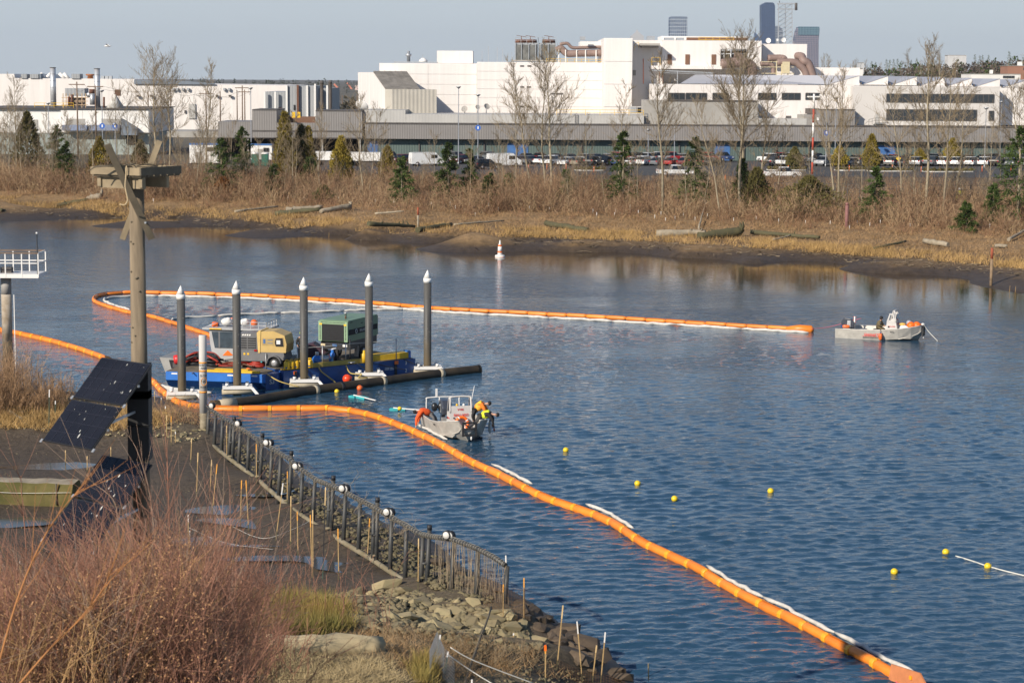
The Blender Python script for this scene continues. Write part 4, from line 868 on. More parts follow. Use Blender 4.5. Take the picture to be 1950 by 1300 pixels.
# dry grass
def grass(name, label, pts, hmin, hmax, per, seed, mat, w=.02, sp=.25, lean=.5):
    r = np.random.default_rng(seed); pts = np.asarray(pts, float); N_ = len(pts) * per
    c = np.repeat(pts, per, 0); c[:, :2] += r.normal(0, sp, (N_, 2)); h = r.uniform(hmin, hmax, N_); d = unit(np.stack([r.normal(0, lean, N_), r.normal(0, lean, N_), np.ones(N_)], 1))
    s = unit(np.cross(d, r.normal(0, 1, (N_, 3)))) * w
    V = np.stack([c - s, c + s, c + d * h[:, None] + np.stack([r.normal(0, .1, N_), r.normal(0, .1, N_), -.05 * np.ones(N_)], 1)], 1).reshape(-1, 3)
    return tag(link(name, raw_mesh(name, V, np.arange(N_ * 3).reshape(-1, 3), mat)), label, None, None, 'stuff')
STRAW = M('dry_grass', (0.43, 0.275, 0.11), 0.9, 0.35, 0.5, spec=.15); STRAW2 = M('brown_dry_grass', (0.32, 0.205, 0.105), 0.9, 0.35, 0.4, spec=.15)
pts = far_scatter(3800, lambda x: trl(x) - 4, veg, 51); grass('dry_grass', 'dry brown grass on the far slope', pts, .25, .75, 16, 52, STRAW2, .024, .5, .7)
pts = far_scatter(1300, lambda x: veg(x) - 14, lambda x: veg(x) + 2, 53, dens=lambda x, y: .35 + .65 * (math.sin(x * .013) > -.2)); grass('reeds', 'golden dry reeds along the far mud edge', pts, .35, 1.0, 22, 54, STRAW, .022, .4, .5)

# ================================================================== driftwood on the far bank
_p = far_scatter(900, lambda x: veg(x) - 2, lambda x: veg(x) + 16, 57); _r = np.random.default_rng(58); _a = np.array(_p); _d = unit(_r.normal(0, 1, _a.shape) * np.array([1, .6, .12])) * _r.uniform(.2, 1.1, (len(_a), 1)); _a[:, 2] += .04
tag(link('drift_litter', seg_mesh('drift_litter', _a - _d / 2, _a + _d / 2, np.full(len(_a), .05), np.full(len(_a), .025), M('drift_litter', (.10, .075, .05), .9, .5, .4, col2=(.30, .23, .15)))), 'sticks and drift litter on the far mud', None, None, 'stuff')
DRIFT = M('driftwood_grey', (0.30, 0.25, 0.18), 0.9, 0.35, 1.2, bump=.5, bscale=5, stretch=(1, 1, 1)); WETLOG = M('wet_mossy_log', (0.06, 0.055, 0.028), 0.85, 0.5, 0.9, bump=.6, bscale=6, col2=(0.105, 0.092, 0.04))
def log(a, c, r0, r1, label, mat, stubs=3, seed=0, root=False, raise_=0.0, h=None, group='driftwood logs on the far bank'):
    h = h or onfar; p0, p1 = h(*a), h(*c); r = random.Random(seed); base = p0.lerp(p1, .5); r0 *= 1.12 if h is onfar else 1; r1 *= 1.12 if h is onfar else 1; p0.z += .22 if h is onfar else 0; p1.z += .22 if h is onfar else 0; t = thing('driftwood_log', label, 'log', base, group=group)
    K = 8; pts = []; rad = []
    for k in range(K + 1):
        u = k / K; q = p0.lerp(p1, u) - base; q.z += (r0 * (1 - u) + r1 * u) * .55 + raise_ * u; q += Vector((r.uniform(-1, 1), r.uniform(-1, 1), r.uniform(-.4, .4))) * r0 * .35; pts.append(q); rad.append((r0 * (1 - u) + r1 * u) * r.uniform(.85, 1.1))
    MB().tube(pts, rad, 9).build('trunk', mat, t)
    for k in range(stubs):
        i = r.randrange(1, K); d = Vector((r.uniform(-1, 1), r.uniform(-1, 1), r.uniform(.2, 1.2))).normalized(); l = r.uniform(1, 3.2) * max(r0, .15)
        MB().tube([pts[i], pts[i] + d * l * .5 + Vector((0, 0, .05)), pts[i] + d * l + Vector((r.uniform(-.2, .2), 0, -.05))], [r0 * .35, r0 * .25, r0 * .08], 6).build('branch', mat, t)
    if root:
        for k in range(9):
            w = k * .7; d = Vector((r.uniform(-.3, .3), math.cos(w) * .8, abs(math.sin(w)) + .1)) * r0 * r.uniform(1.8, 3.2)
            MB().tube([pts[-1], pts[-1] + d * .55 + Vector((.1, 0, 0)), pts[-1] + d], [r1 * .5, r1 * .3, r1 * .08], 6).build('root', mat, t)
    return t
LG = [((0, 404), (58, 388), .2, .1, 'dark thin log slanting down the mud at the left edge', WETLOG, 1, 0, 0), ((102, 391), (168, 384), .3, .22, 'mossy log among reeds at the left end of the bank', WETLOG, 4, 0, 0), ((165, 383), (192, 380), .3, .45, 'grey root stump right of the mossy left log', DRIFT, 2, 1, 0),
      ((448, 407), (530, 397), .16, .1, 'long pale thin log near the middle left mud', DRIFT, 1, 0, 0), ((525, 413), (610, 404), .32, .26, 'mossy green log at the front of the middle log pile', WETLOG, 2, 0, 0), ((545, 405), (615, 399), .3, .22, 'grey log lying behind the mossy middle log', DRIFT, 3, 0, 0), ((610, 408), (665, 400), .26, .4, 'log with upturned roots right in the middle pile', DRIFT, 3, 1, 0),
      ((702, 442), (790, 440), .3, .16, 'dark sprawling log with pale forked branches near the rusty post', WETLOG, 5, 0, .3), ((715, 446), (768, 432), .14, .08, 'pale forked branch leaning over the dark sprawling log', DRIFT, 3, 0, .5), ((795, 444), (860, 432), .3, .2, 'dark log right of the rusty post', WETLOG, 4, 0, 0), ((865, 432), (960, 424), .12, .08, 'thin long grey branch on the grass', DRIFT, 2, 0, 0),
      ((1040, 432), (1120, 444), .34, .28, 'dark mossy log sticking out over the mud in mid bank', WETLOG, 1, 0, 0), ((1250, 452), (1345, 449), .4, .32, 'big grey driftwood log with dark hollow side', DRIFT, 5, 0, 0), ((1330, 456), (1412, 452), .36, .5, 'mossy log ending in a raised root wad', WETLOG, 3, 1, .2),
      ((1432, 448), (1560, 458), .24, .2, 'long straight dark log on the mud edge', WETLOG, 1, 0, 0), ((1470, 462), (1505, 456), .12, .08, 'bent pale branch under the long straight log', DRIFT, 2, 0, .2), ((1665, 478), (1725, 466), .14, .1, 'branched dark driftwood at the reed edge', WETLOG, 5, 0, .1), ((1760, 466), (1806, 472), .3, .24, 'short pale beam on the right grass', DRIFT, 0, 0, 0), ((1895, 474), (1918, 474), .2, .16, 'short pale log next to the red tipped post', DRIFT, 0, 0, 0), ((1920, 462), (1960, 444), .18, .12, 'grey log leaning up the bank at the right edge', DRIFT, 2, 0, .3),
      ((1330, 440), (1345, 400), .1, .05, 'thin bent dead branch leaning in the brambles', DRIFT, 2, 0, 1.0), ((1035, 372), (1085, 396), .07, .03, 'long pale fallen limb sloping down the grass', DRIFT, 2, 0, .4)]
for i, (a, c, r0, r1, lab, mt, st, rt, rs) in enumerate(LG): log(a, c, r0, r1, lab, mt, st, i, bool(rt), rs)

# ================================================================== stakes and posts on the far bank
SW = [(480 + u / 3.824, 100 + v / 3.824) for u, v in ((20, 1045), (143, 1055), (262, 1065), (378, 1070), (500, 1075), (630, 1080), (757, 1080), (897, 1095), (1033, 1100), (1167, 1102), (1305, 1112), (1443, 1115), (1480, 1140), (1585, 1120), (1625, 1152), (1722, 1125), (1793, 1157), (1877, 1135))]
SW += [(950 + u / 3.824, 200 + v / 3.824) for u, v in ((80, 752), (223, 763), (368, 770), (530, 775), (685, 785), (712, 810), (850, 787), (842, 812), (1015, 795), (1135, 828), (1180, 805), (1213, 850), (1282, 838), (1343, 810), (1428, 845), (1518, 820), (1708, 852), (1873, 835))]
SW += [(1450 + u / 3.824, 240 + v / 3.824) for u, v in ((125, 705), (320, 715), (500, 720), (640, 755), (698, 718), (788, 735), (865, 715), (1082, 740), (1290, 745), (1662, 745))] + [(105, 366), (128, 365), (142, 364), (292, 385), (369, 377)]
wm_ = MB().box((0, 0, .3), (.06, .04, .4)).mesh('white_top', WHITE); dm_ = MB().box((0, 0, .0), (.05, .03, .5)).mesh('shaft', DRIFT)
objs = []
for px, py in SW:
    t = thing('planting_stake', None, 'stake', onfar(px, py + 1.5), group='white topped stakes on the far bank'); link('white_top', wm_, t, (0, 0, .12)); link('shaft', dm_, t, (0, 0, -.06)); objs.append(t)
ordinals(objs, 'short white topped stake in the grass of the far bank')
def post(px, py, ty, r, label, mt, tipm, tipf, h=onfar, z=None, name='timber_post', cat='post'):
    p = h(px, py) if z is None else G(px, py, z); H = P(px, ty, p.y).z - p.z; t = thing(name, label, cat, p)
    MB().lathe([(r, -.8), (r * .95, H * (1 - tipf))], 9).build('shaft', mt, t); MB().lathe([(r * .955, H * (1 - tipf) + .002), (r * .9, H)], 9).build('tip', tipm, t); return t
REDT = M('faded_red_paint', (.30, .075, .035), .85, .25, 3); MAR = M('maroon_pipe', (.22, .10, .09), .8, .2, 2)
post(1612, 434, 386, .22, 'maroon steel pipe standing in the grass by the dark pine', MAR, MAR, .1)
post(796, 437, 395, .13, 'leaning rust red topped post among the dark logs', DRIFT, REDT, .35); post(1887, 546, 472, .15, 'red topped wooden post standing in the shallows at the right', M('post_wood', (.22, .15, .09), .9, .35, 2), REDT, .28, z=0)
post(1200, 405, 390, .1, 'short pale stump post left of the big trunk', DRIFT, DRIFT, .2)
for px, py in ((1922, 556), (1933, 557), (626, 452)):
    t = thing('reed_stick', ('stick poking out of the water right of the red topped post, ' + ('left one' if px == 1922 else 'right one') if px > 1000 else 'lone stick in the shallows below the log pile'), 'stick', G(px, py, 0), group='sticks in the shallows'); MB().tube([(0, 0, -.3), (.05, 0, .6)], [.03, .015], 5).build('stick', STRAW, t)

# ================================================================== street furniture by the car park
def lamp(px, ty, Y, label, by=None, sign=None):
    p = Vector((Xp(px, 300, Y), Y, GZ)); H = Zp(px, ty, Y) - GZ; t = thing('lamp_post', label, 'lamp post', p, group='lamp posts around the car park')
    MB().lathe([(.14, 0), (.14, .5), (.085, .52), (.06, H - .4)], 10).build('pole', STEEL, t); MB().lathe([(.07, H - .4), (.42, H - .1), (.45, H), (.05, H + .02)], 12).build('lamp_head', STEEL, t)
    if sign:
        z = Zp(px, sign, Y) - GZ; MB().lathe([(.01, 0), (.5, .001), (.5, .05), (.01, .051)], 20, (0, -.12, z), 0, False, Matrix.Rotation(R(90), 3, 'X')).build('round_sign', M('sign_blue', (.03, .12, .45), .5), t)
        MB().b2((-.1, -.18, z - .25), (.12, -.165, z + .25)).build('sign_mark', WHITE, t)
for a in ((873, 165, 372, 'lamp post in front of the white block, without sign'), (910, 180, 374, 'lamp post with round blue sign by the roof dishes', None, 243.5), (478.5, 167, 388, 'lamp post at the white trailer by the spiky spruce'), (1234, 246, 375, 'lamp post left of the big leafless trunk'), (1284, 236, 380, 'lamp post right of the big leafless trunk'),
          (1572.5, 201, 372, 'lamp post with round blue sign right of the striped pole', None, 253), (1590, 186, 385, 'taller lamp post behind the double trunk'), (1875, 205, 372, 'lamp post left of the narrow office window'), (1904, 193, 385, 'lamp post at the right end of the office wing'), (196, 172, 372, 'lamp post with round blue sign behind the nest pole', None, 240), (220, 236, 373, 'short lamp post with blue round sign right of the nest pole', None, 240), (94, 196, 380, 'lamp post by the left spruce')): lamp(*a)
WOODP = M('utility_pole_wood', (.17, .115, .08), .9, .25, 1.5)
ups = []
for px, ty, Y, lab in ((148, 156, 398, 'utility pole with cross arm between the silver stacks'), (183, 160, 398, 'utility pole in front of the right silver stack'), (326, 161, 440, 'utility pole with long cross arm among tall leafless trees'), (462, 163, 450, 'utility pole with cross arm left of the ribbed hall'), (393, 174, 470, 'utility pole in front of the long white factory'), (452, 172, 480, 'thin dark pole left of the ribbed hall'), (466.5, 171, 480, 'dark pole touching the cross arm pole'), (420, 174, 480, 'thin pole in the middle of the white factory front'), (283, 172, 470, 'dark pole at the corner of the white front hall'), (680, 180, 600, 'rusty pole left of the white main block'), (652, 182, 620, 'thin rusty pole by the distant cranes')):
    p = Vector((Xp(px, 250, Y), Y, GZ)); H = Zp(px, ty, Y) - GZ; t = thing('utility_pole', lab, 'utility pole', p, group='wooden utility poles'); MB().lathe([(.17, 0), (.11, H)], 9).build('pole', WOODP, t)
    if 'cross' in lab or px in (183, 393): MB().b2((-1.5, -.14, H - .6), (1.5, -.02, H - .42)).build('cross_arm', WOODP, t); ups.append(p + Vector((0, 0, H - .4)))
ups.sort(key=lambda v: v.x)
for a, c in zip(ups[:-1], ups[1:]):
    for dx in (-1.3, 1.3):
        pts = [a.lerp(c, k / 8) + Vector((dx, 0, -1.2 * math.sin(math.pi * k / 8))) for k in range(9)]; tag(MB().tube(pts, .02, 4, caps=False).build('power_line', BLACK), ('near' if dx < 0 else 'far') + ' power line sagging between utility poles, span ' + ORD[ups.index(a)] + ' from the left', 'cable', 'power lines')
# striped pole
p = Vector((Xp(1546.5, 335, 334), 334, GZ)); H = Zp(1548, 179, 334) - GZ; t = thing('striped_pole', 'tall red and white striped pole with a camera arm', 'pole', p)
for k, (a, c) in enumerate(((332, 309), (309, 286), (286, 262), (262, 234), (234, 208), (208, 179))):
    MB().lathe([(.17, Zp(1548, a, 334) - GZ + .003), (.16, Zp(1548, c, 334) - GZ)], 10).build('red_band' if k % 2 == 0 else 'white_band', M('pole_red', (.42, .06, .03), .6, .2, 1) if k % 2 == 0 else WHITE, t)
MB().b2((-1.1, -.08, H - .55), (1.2, .08, H - .35)).build('camera_arm', WHITE, t); MB().b2((.9, -.2, H - .36), (1.3, .2, H - .05)).build('camera', WHITE, t)
bd = MB(); bd.ball((0, 0, .22), (.13, .2, .24)); bd.ball((.02, -.1, .5), .1); bd.prism([(-.03, .53), (.03, .53), (0, .49)], 'y', -.3, -.18); bd.prism([(-.06, .05), (.06, .05), (.04, -.15), (-.04, -.15)], 'y', .05, .1); tag(bd.build('crow', BLACK, None, None, p + Vector((1.55, 0, H - .1))), 'black crow perched near the top of the striped pole', 'bird')
# traffic delineators and cones
dm = MB(); dm.lathe([(.06, .06), (.055, 1.05)], 8); dmb = MB().lathe([(.2, 0), (.2, .04), (.08, .06)], 10).mesh('base', BLACK); dmm = dm.mesh('tube', ORANGE); ring = MB().lathe([(.064, .75), (.064, .85)], 8).mesh('reflective_band', WHITE); objs = []
for px, py in ((1006, 322), (1041.5, 320), (1078, 320), (1131, 325), (1501, 323), (1582, 322), (1617, 323), (1699, 322), (1754, 325), (1870, 324), (1925, 323), (1777, 370)):
    q = G(px, py + 4, GZ + .03); t = thing('delineator_post', None, 'traffic post', q, group='orange delineator posts'); link('tube', dmm, t); link('base', dmb, t); link('reflective_band', ring, t); objs.append(t)
ordinals(objs, 'slim orange traffic post beside the car park')
for px, py, lab in ((1786, 371, 'orange traffic cone on the asphalt behind the fence'), (1381, 343, 'orange traffic cone seen between leaning trunks')):
    t = thing('traffic_cone', lab, 'traffic cone', onfar(px, py), group='traffic cones'); MB().lathe([(.2, .04), (.04, .75)], 12).build('cone', ORANGE, t); MB().lathe([(.125, .36), (.095, .5)], 12).build('reflective_band', WHITE, t); MB().box((0, 0, .02), (.45, .45, .04)).build('base', BLACK, t)
# kerbs with low shrubs
KERB = M('kerb_concrete', (.55, .53, .49), .85, .1, 1); 
def kerb(px0, px1, py, lab):
    a, c = G(px0, py, GZ + .03), G(px1, py, GZ + .03); pts = [a + Vector((0, 2.2, 0)), a + Vector((.3, .5, 0)), a + Vector((1.4, 0, 0)), c - Vector((1.4, 0, 0)), c + Vector((-.3, .5, 0)), c + Vector((0, 2.2, 0))]; m_ = MB()
    for u, v in zip(pts[:-1], pts[1:]): m_.bar(u + Vector((0, 0, .09)), v + Vector((0, 0, .09)), .3, .18, ext=.1)
    tag(m_.build('kerb', KERB), lab, None, None, 'structure'); r = random.Random(int(px0)); C, D = [], []
    for _ in range(int((px1 - px0) * 16)):
        u = r.random(); C.append((a.x + (c.x - a.x) * u, a.y + (c.y - a.y) * u + r.uniform(.5, 1.9), GZ + r.uniform(.05, .55) * (.6 + .4 * math.sin(u * 40)))); D.append((r.gauss(0, .7), r.gauss(0, .7), .7))
    D = unit(np.array(D)); U = unit(np.cross(D, rng.normal(0, 1, D.shape))); tag(link('ground_cover', flake_mesh('ground_cover', np.array(C), D, U, np.full(len(C), .4), np.full(len(C), .09), OLIVE)), 'low olive planting behind the kerb', None, None, 'stuff')
for a in ((1464, 1537, 325, 'kerb left of the striped pole'), (1594, 1650, 325.5, 'kerb right of the double trunk'), (1762, 1856, 328, 'curved kerb at the white car'), (1096, 1152, 325.5, 'kerb left of the tall dark spruce'), (1656, 1740, 327, 'kerb between the cypress and the wide tree')): kerb(*a)
# fence and yellow sign
t = thing('wire_fence', 'dark wire fence along the edge of the car park above the bank', 'fence', G(1700, 385, 4.2))
x0, x1 = G(1475, 380, 4.2), G(1990, 388, 4.2); n_ = 22; off = t.location.copy()
for k in range(n_ + 1): q = x0.lerp(x1, k / n_); MB().tube([q + Vector((0, 0, -.4)), q + Vector((0, 0, 2.2))], .045, 6).build('fence_post', EDGE, t, off)
for hgt in (2.15, 1.6, 1.0, .4): MB().tube([x0 + Vector((0, 0, hgt)), x1 + Vector((0, 0, hgt))], .03 if hgt > 1.5 else .015, 5).build('fence_rail', EDGE, t, off)
w_ = MB(); L_ = (x1 - x0).length; k_ = int(L_ / .45)
for k in range(k_):
    q = x0.lerp(x1, k / k_); q2 = x0.lerp(x1, (k + 3) / k_)
    w_.bar(q + Vector((0, .02, .1)), q2 + Vector((0, .02, 2.1)), .006, .006); w_.bar(q + Vector((0, .02, 2.1)), q2 + Vector((0, .02, .1)), .006, .006)
tag(w_.build('fence_mesh', STEEL, t, off), kind='stuff')
q = onfar(1828, 384); t = thing('warning_sign', 'square yellow sign on the bank in front of the wire fence', 'sign', q); zc = P(1828, 372, q.y).z - q.z; w = 18.5 / 2 * q.y / FPX
MB().b2((-w, -.03, zc - w), (w, .03, zc + w)).build('sign_board', M('sign_yellow', (.62, .58, .03), .6, .2, 2), t)
for sx in (-.6, .6): MB().b2((w * sx - .04, .035, -.3), (w * sx + .04, .1, zc + w)).build('post', STEEL, t)
for k, (a, c) in enumerate(((.7, .5), (.8, .15), (.75, -.2), (.5, -.5))): MB().b2((-w * a, -.036, zc + w * c - .03), (w * a, -.031, zc + w * c + .05)).build('text_line', M('sign_print', (.25, .24, .05), .7), t)
MB().b2((-w * .4, .0, zc + w + .05), (w * .6, .05, zc + w + .35)).build('small_plate', WHITE, t)
q = Vector((Xp(1711, 302, 362), 362, GZ)); t = thing('diamond_sign', 'yellow diamond road sign among the parked cars', 'sign', q); zc = Zp(1711, 302, 362) - GZ
MB().box((0, 0, zc), (.62, .04, .62), 0, 0, Matrix.Rotation(R(45), 3, 'Y')).build('sign_board', M('road_sign_yellow', (.75, .5, .02), .5), t); MB().b2((-.03, .03, 0), (.03, .08, zc + .2)).build('post', STEEL, t)

# ================================================================== vehicles
TYRE = M('tyre', (.015, .015, .015), .8, .2, 5); RIM = M('wheel_rim', (.4, .4, .41), .4, .1, 5, metal=.5); LAMPR = M('tail_lamp', (.35, .01, .01), .3); LAMPW = M('head_lamp', (.75, .75, .72), .2); CARGL = M('car_glass', (.012, .016, .02), .06, .2, 1, spec=.7)
def loft(mb, lo, hi, mi=0):
    mb.add([*lo, *hi], [(0, 1, 5, 4), (1, 2, 6, 5), (2, 3, 7, 6), (3, 0, 4, 7), (4, 5, 6, 7), (3, 2, 1, 0)], mi)
def rect3(x0, x1, w, z): return [(x0, -w / 2, z), (x1, -w / 2, z), (x1, w / 2, z), (x0, w / 2, z)]
def car_meshes(kind):
    b = MB(); g = MB(); rf = MB()
    if kind == 'sedan':
        prof = [(-2.3, .32), (-2.32, .62), (-2.2, .88), (-1.5, .96), (1.0, .97), (2.05, .80), (2.3, .62), (2.3, .3)]; w = 1.8; b.prism(prof, 'y', -w / 2, w / 2)
        loft(g, rect3(-1.75, 1.05, 1.62, .96), rect3(-.95, .3, 1.28, 1.40)); loft(rf, rect3(-.98, .33, 1.3, 1.402), rect3(-.85, .2, 1.15, 1.45)); L, wx, wr = 4.6, 1.38, .33
    elif kind == 'suv':
        prof = [(-2.3, .4), (-2.34, .8), (-2.28, 1.05), (1.0, 1.08), (2.1, .98), (2.32, .7), (2.3, .4)]; w = 1.9; b.prism(prof, 'y', -w / 2, w / 2)
        loft(g, rect3(-2.25, 1.05, 1.74, 1.08), rect3(-1.95, .35, 1.4, 1.62)); loft(rf, rect3(-2.0, .38, 1.42, 1.622), rect3(-1.85, .2, 1.28, 1.70)); L, wx, wr = 4.65, 1.4, .38
    elif kind == 'pickup':
        prof = [(-2.8, .5), (-2.82, 1.0), (-2.78, 1.12), (.0, 1.12), (1.5, 1.12), (2.6, 1.05), (2.8, .8), (2.78, .5)]; w = 1.95; b.prism(prof, 'y', -w / 2, w / 2); b.b2((-2.7, -.85, 1.122), (-.75, .85, 1.128), 1)
        loft(g, rect3(-.7, 1.5, 1.76, 1.12), rect3(-.5, .85, 1.45, 1.72)); loft(rf, rect3(-.53, .88, 1.47, 1.722), rect3(-.4, .7, 1.3, 1.80)); L, wx, wr = 5.6, 1.75, .42
    else:
        prof = [(-2.9, .4), (-2.95, 1.3), (-2.85, 2.3), (1.4, 2.35), (2.2, 1.5), (2.75, 1.2), (2.9, .8), (2.9, .4)]; w = 2.0; b.prism(prof, 'y', -w / 2, w / 2)
        g.b2((.6, -1.012, 1.35), (1.7, 1.012, 1.95)); g.prism([(1.52, 2.22), (2.18, 1.54), (2.22, 1.56), (1.56, 2.26)], 'y', -.85, .85); rf.b2((-2.7, -.9, 2.352), (1.2, .9, 2.36)); L, wx, wr = 5.9, 1.9, .38
    def whl():
        m_ = MB(); m_.lathe([(wr * .55, -.1), (wr, -.1), (wr, .1), (wr * .55, .1)], 14, (0, 0, 0), 0, True, Matrix.Rotation(R(90), 3, 'X')); return m_.mesh('tyre', TYRE)
    rim = MB().lathe([(.02, -.105), (wr * .56, -.108), (wr * .56, .108), (.02, .105)], 12, (0, 0, 0), 0, True, Matrix.Rotation(R(90), 3, 'X')).mesh('rim', RIM)
    hl = MB().box((0, 0, 0), (.06, .36, .14)).mesh('headlight', LAMPW); tl = MB().box((0, 0, 0), (.06, .28, .2)).mesh('taillight', LAMPR)
    return dict(body=b.mesh('body', [WHITE, BLACK]), windows=g.mesh('windows', CARGL), roof=rf.mesh('roof', WHITE), tyre=whl(), rim=rim, hl=hl, tl=tl, L=L, w=w, wx=wx, wr=wr)
CM = {k: car_meshes(k) for k in ('sedan', 'suv', 'pickup', 'van')}
PAINT = {n_: M('car_paint_' + n_, c, .3, .03, .3, spec=.6) for n_, c in dict(white=(.75, .75, .74), silver=(.42, .43, .45), grey=(.14, .15, .16), black=(.015, .015, .018), blue=(.03, .06, .16), red=(.32, .02, .02), maroon=(.12, .02, .025), tan=(.30, .26, .2)).items()}
def car(kind, col, loc, rz, label):
    m_ = CM[kind]; t = thing('parked_' + kind if kind != 'suv' else 'parked_car', label, 'van' if kind == 'van' else 'pickup' if kind == 'pickup' else 'car', loc, rz, 'vehicles parked in the lot')
    for nm in ('body', 'windows', 'roof'):
        o = link(nm, m_[nm], t)
        if nm != 'windows': o.material_slots[0].link = 'OBJECT'; o.material_slots[0].material = PAINT[col]
    for sx in (-1, 1):
        for sy in (-1, 1): wl = link('wheel', m_['tyre'], t, (sx * m_['wx'], sy * (m_['w'] / 2 - .09), m_['wr'])); link('rim', m_['rim'], wl)
    z = .72 if kind == 'sedan' else .88 if kind != 'van' else 1.0; hz = m_['L'] / 2 - (.02 if kind != 'van' else .08)
    for sy in (-1, 1): link('headlight', m_['hl'], t, (hz, sy * (m_['w'] / 2 - .28), z - .02)); link('taillight', m_['tl'], t, (-hz - .02, sy * (m_['w'] / 2 - .2), z + .08))
    return t
r = random.Random(5); rows = []
pal = ['white', 'silver', 'grey', 'black', 'black', 'grey', 'silver', 'white', 'blue', 'red', 'grey', 'black', 'tan', 'maroon']
def row(xs, py, name, face):
    z = GZ + .03
    for px in xs:
        kind = r.choice(['sedan', 'suv', 'suv', 'sedan', 'pickup']); col = r.choice(pal); q = G(px + r.uniform(-2, 2), py, z)
        if 1850 < px < 1880 and name == 'front': kind, col = 'suv', 'white'
        rows.append((car(kind, col, q, face + r.uniform(-.05, .05) + (math.pi if r.random() < .3 else 0), None), kind, col, name))
row([1468 + 25.5 * k for k in range(20) if not 1536 < 1468 + 25.5 * k < 1560], 316, 'front', R(62)); row([1462 + 24 * k for k in range(22)], 309.0, 'middle', R(-66)); row([1470 + 23.5 * k for k in range(22)], 304, 'back', R(64))
row([1055 + 25 * k for k in range(13)], 315, 'left front', R(60)); row([1062 + 24 * k for k in range(14)], 307.5, 'left back', R(-62)); row([762, 880, 905, 990, 1012, 1034], 312, 'far left', R(50)); row([745, 870, 930, 1000, 1030], 306, 'far left back', R(-60))
from collections import defaultdict
grp = defaultdict(list)
for o, k, c, nm in rows: grp[(c, 'car' if k in ('sedan', 'suv') else k, nm)].append(o)
for (c, k, nm), l in grp.items(): ordinals(l, c + ' ' + k + ' parked in the ' + nm + ' row')
Zl = GZ + .03
car('van', 'white', G(812, 316, Zl), R(20), 'white cargo van left of the big bushy pine'); car('van', 'white', G(960, 318, Zl), R(15), 'white van with roof rack right of the blue sign post'); car('pickup', 'white', G(1285, 336, Zl), R(10), 'white pickup alone on the near asphalt behind the big trunk'); car('suv', 'black', G(928, 322, Zl), R(30), 'black car beside the white roof rack van')
car('sedan', 'white', G(1168, 312, Zl), R(5), 'white car side on behind the tall dark spruce'); car('pickup', 'white', G(1490, 340, Zl), R(5), 'white pickup low on the near asphalt left of the striped pole')
def trailer(px0, px1, y0, y1, Y, lab, top_=None, name='office_trailer', cat='trailer', wheels=False):
    t = thing(name, lab, cat, (Xp((px0 + px1) / 2, y1, Y), Y, GZ), world=True); zb = max(GZ + (.9 if wheels else .3), Zp(px0, y1, Y)); x0, x1 = Xp(px0, y1, Y), Xp(px1, y1, Y); zt = Zp((px0 + px1) / 2, y0, Y)
    MB().b2((x0, Y, zb), (x1, Y + 2.6, zt - (.25 if top_ else 0))).build('body', WHITE, t)
    if top_: MB().b2((x0 - .05, Y - .05, zt - .247), (x1 + .05, Y + 2.65, zt)).build('roof_trim', top_, t); d_ = MB().b2((x0 + 1.2, Y - .05, zb), (x0 + 2.1, Y - .003, zb + 1.9)).build('door', CONC, t); window(t, px0 + (px1 - px0) * .6, y0 + 7, px0 + (px1 - px0) * .85, y0 + 15, Y, 2)
    MB().b2((x0 + .3, Y + .3, GZ), (x1 - .3, Y + 2.3, zb - .003)).build('underframe', EDGE, t)
    if wheels:
        for k in (.12, .2, .85): MB().lathe([(.2, -.12), (.48, -.12), (.48, .12), (.2, .12)], 14, (x0 + (x1 - x0) * k, Y - .02, GZ + .52), 0, True, Matrix.Rotation(R(90), 3, 'X')).build('wheel', TYRE, t)
    return t
trailer(361, 417, 273.5, 312, 366, 'white office trailer with blue roof edge left of the broad pine', BLUE); trailer(478, 518, 274.5, 304, 376, 'white office trailer with blue roof edge right of the spiky spruce', BLUE); trailer(598, 641, 289, 313, 366, 'shorter white semi trailer left of the golden cypress', None, 'semi_trailer', wheels=True); trailer(662, 724, 290.5, 316, 364, 'long white semi trailer right of the golden cypress', None, 'semi_trailer', wheels=True)
for px, lab in ((486, 'left one of two green portable toilets'), (505, 'right one of two green portable toilets')):
    q = Vector((Xp(px, 316, 362), 362, GZ)); t = thing('portable_toilet', lab + ' with white roof by the trailer', 'portable toilet', q, group='green portable toilets'); GRN = M('toilet_green', (.02, .10, .07), .5); MB().box((0, 0, 1.05), (1.15, 1.15, 2.0)).build('cabin', GRN, t); MB().lathe([(.72, 2.06), (.6, 2.25), (.3, 2.36)], 8).build('roof', WHITE, t); MB().b2((-.42, -.6, .15), (.42, -.578, 1.9)).build('door', M('toilet_door', (.03, .13, .09), .5), t)
for k, (px, w) in enumerate(((560, 12), (700, 10), (1108, 16), (1240, 18))): pass

# ================================================================== skyline
T_BLUE = M('tower_glass_blue', (.035, .06, .12), .5, .2, .02, spec=.3)
def tower_mat(name, c1, c2, w, h, mortar=.35):
    mt = bpy.data.materials.new(name); mt.use_nodes = True; n = mt.node_tree; b = n.nodes['Principled BSDF']; tc = n.nodes.new('ShaderNodeTexCoord'); mp = n.nodes.new('ShaderNodeMapping'); mp.inputs['Rotation'].default_value = (R(90), 0, 0)
    br = n.nodes.new('ShaderNodeTexBrick'); br.offset = 0; br.inputs['Scale'].default_value = 1; br.inputs['Brick Width'].default_value = w; br.inputs['Row Height'].default_value = h; br.inputs['Mortar Size'].default_value = mortar; br.inputs['Color1'].default_value = (*c1, 1); br.inputs['Color2'].default_value = (*[c * .7 for c in c1], 1); br.inputs['Mortar'].default_value = (*c2, 1)
    n.links.new(tc.outputs['Object'], mp.inputs[0]); n.links.new(mp.outputs[0], br.inputs['Vector']); n.links.new(br.outputs[0], b.inputs['Base Color']); b.inputs['Roughness'].default_value = .5; return mt
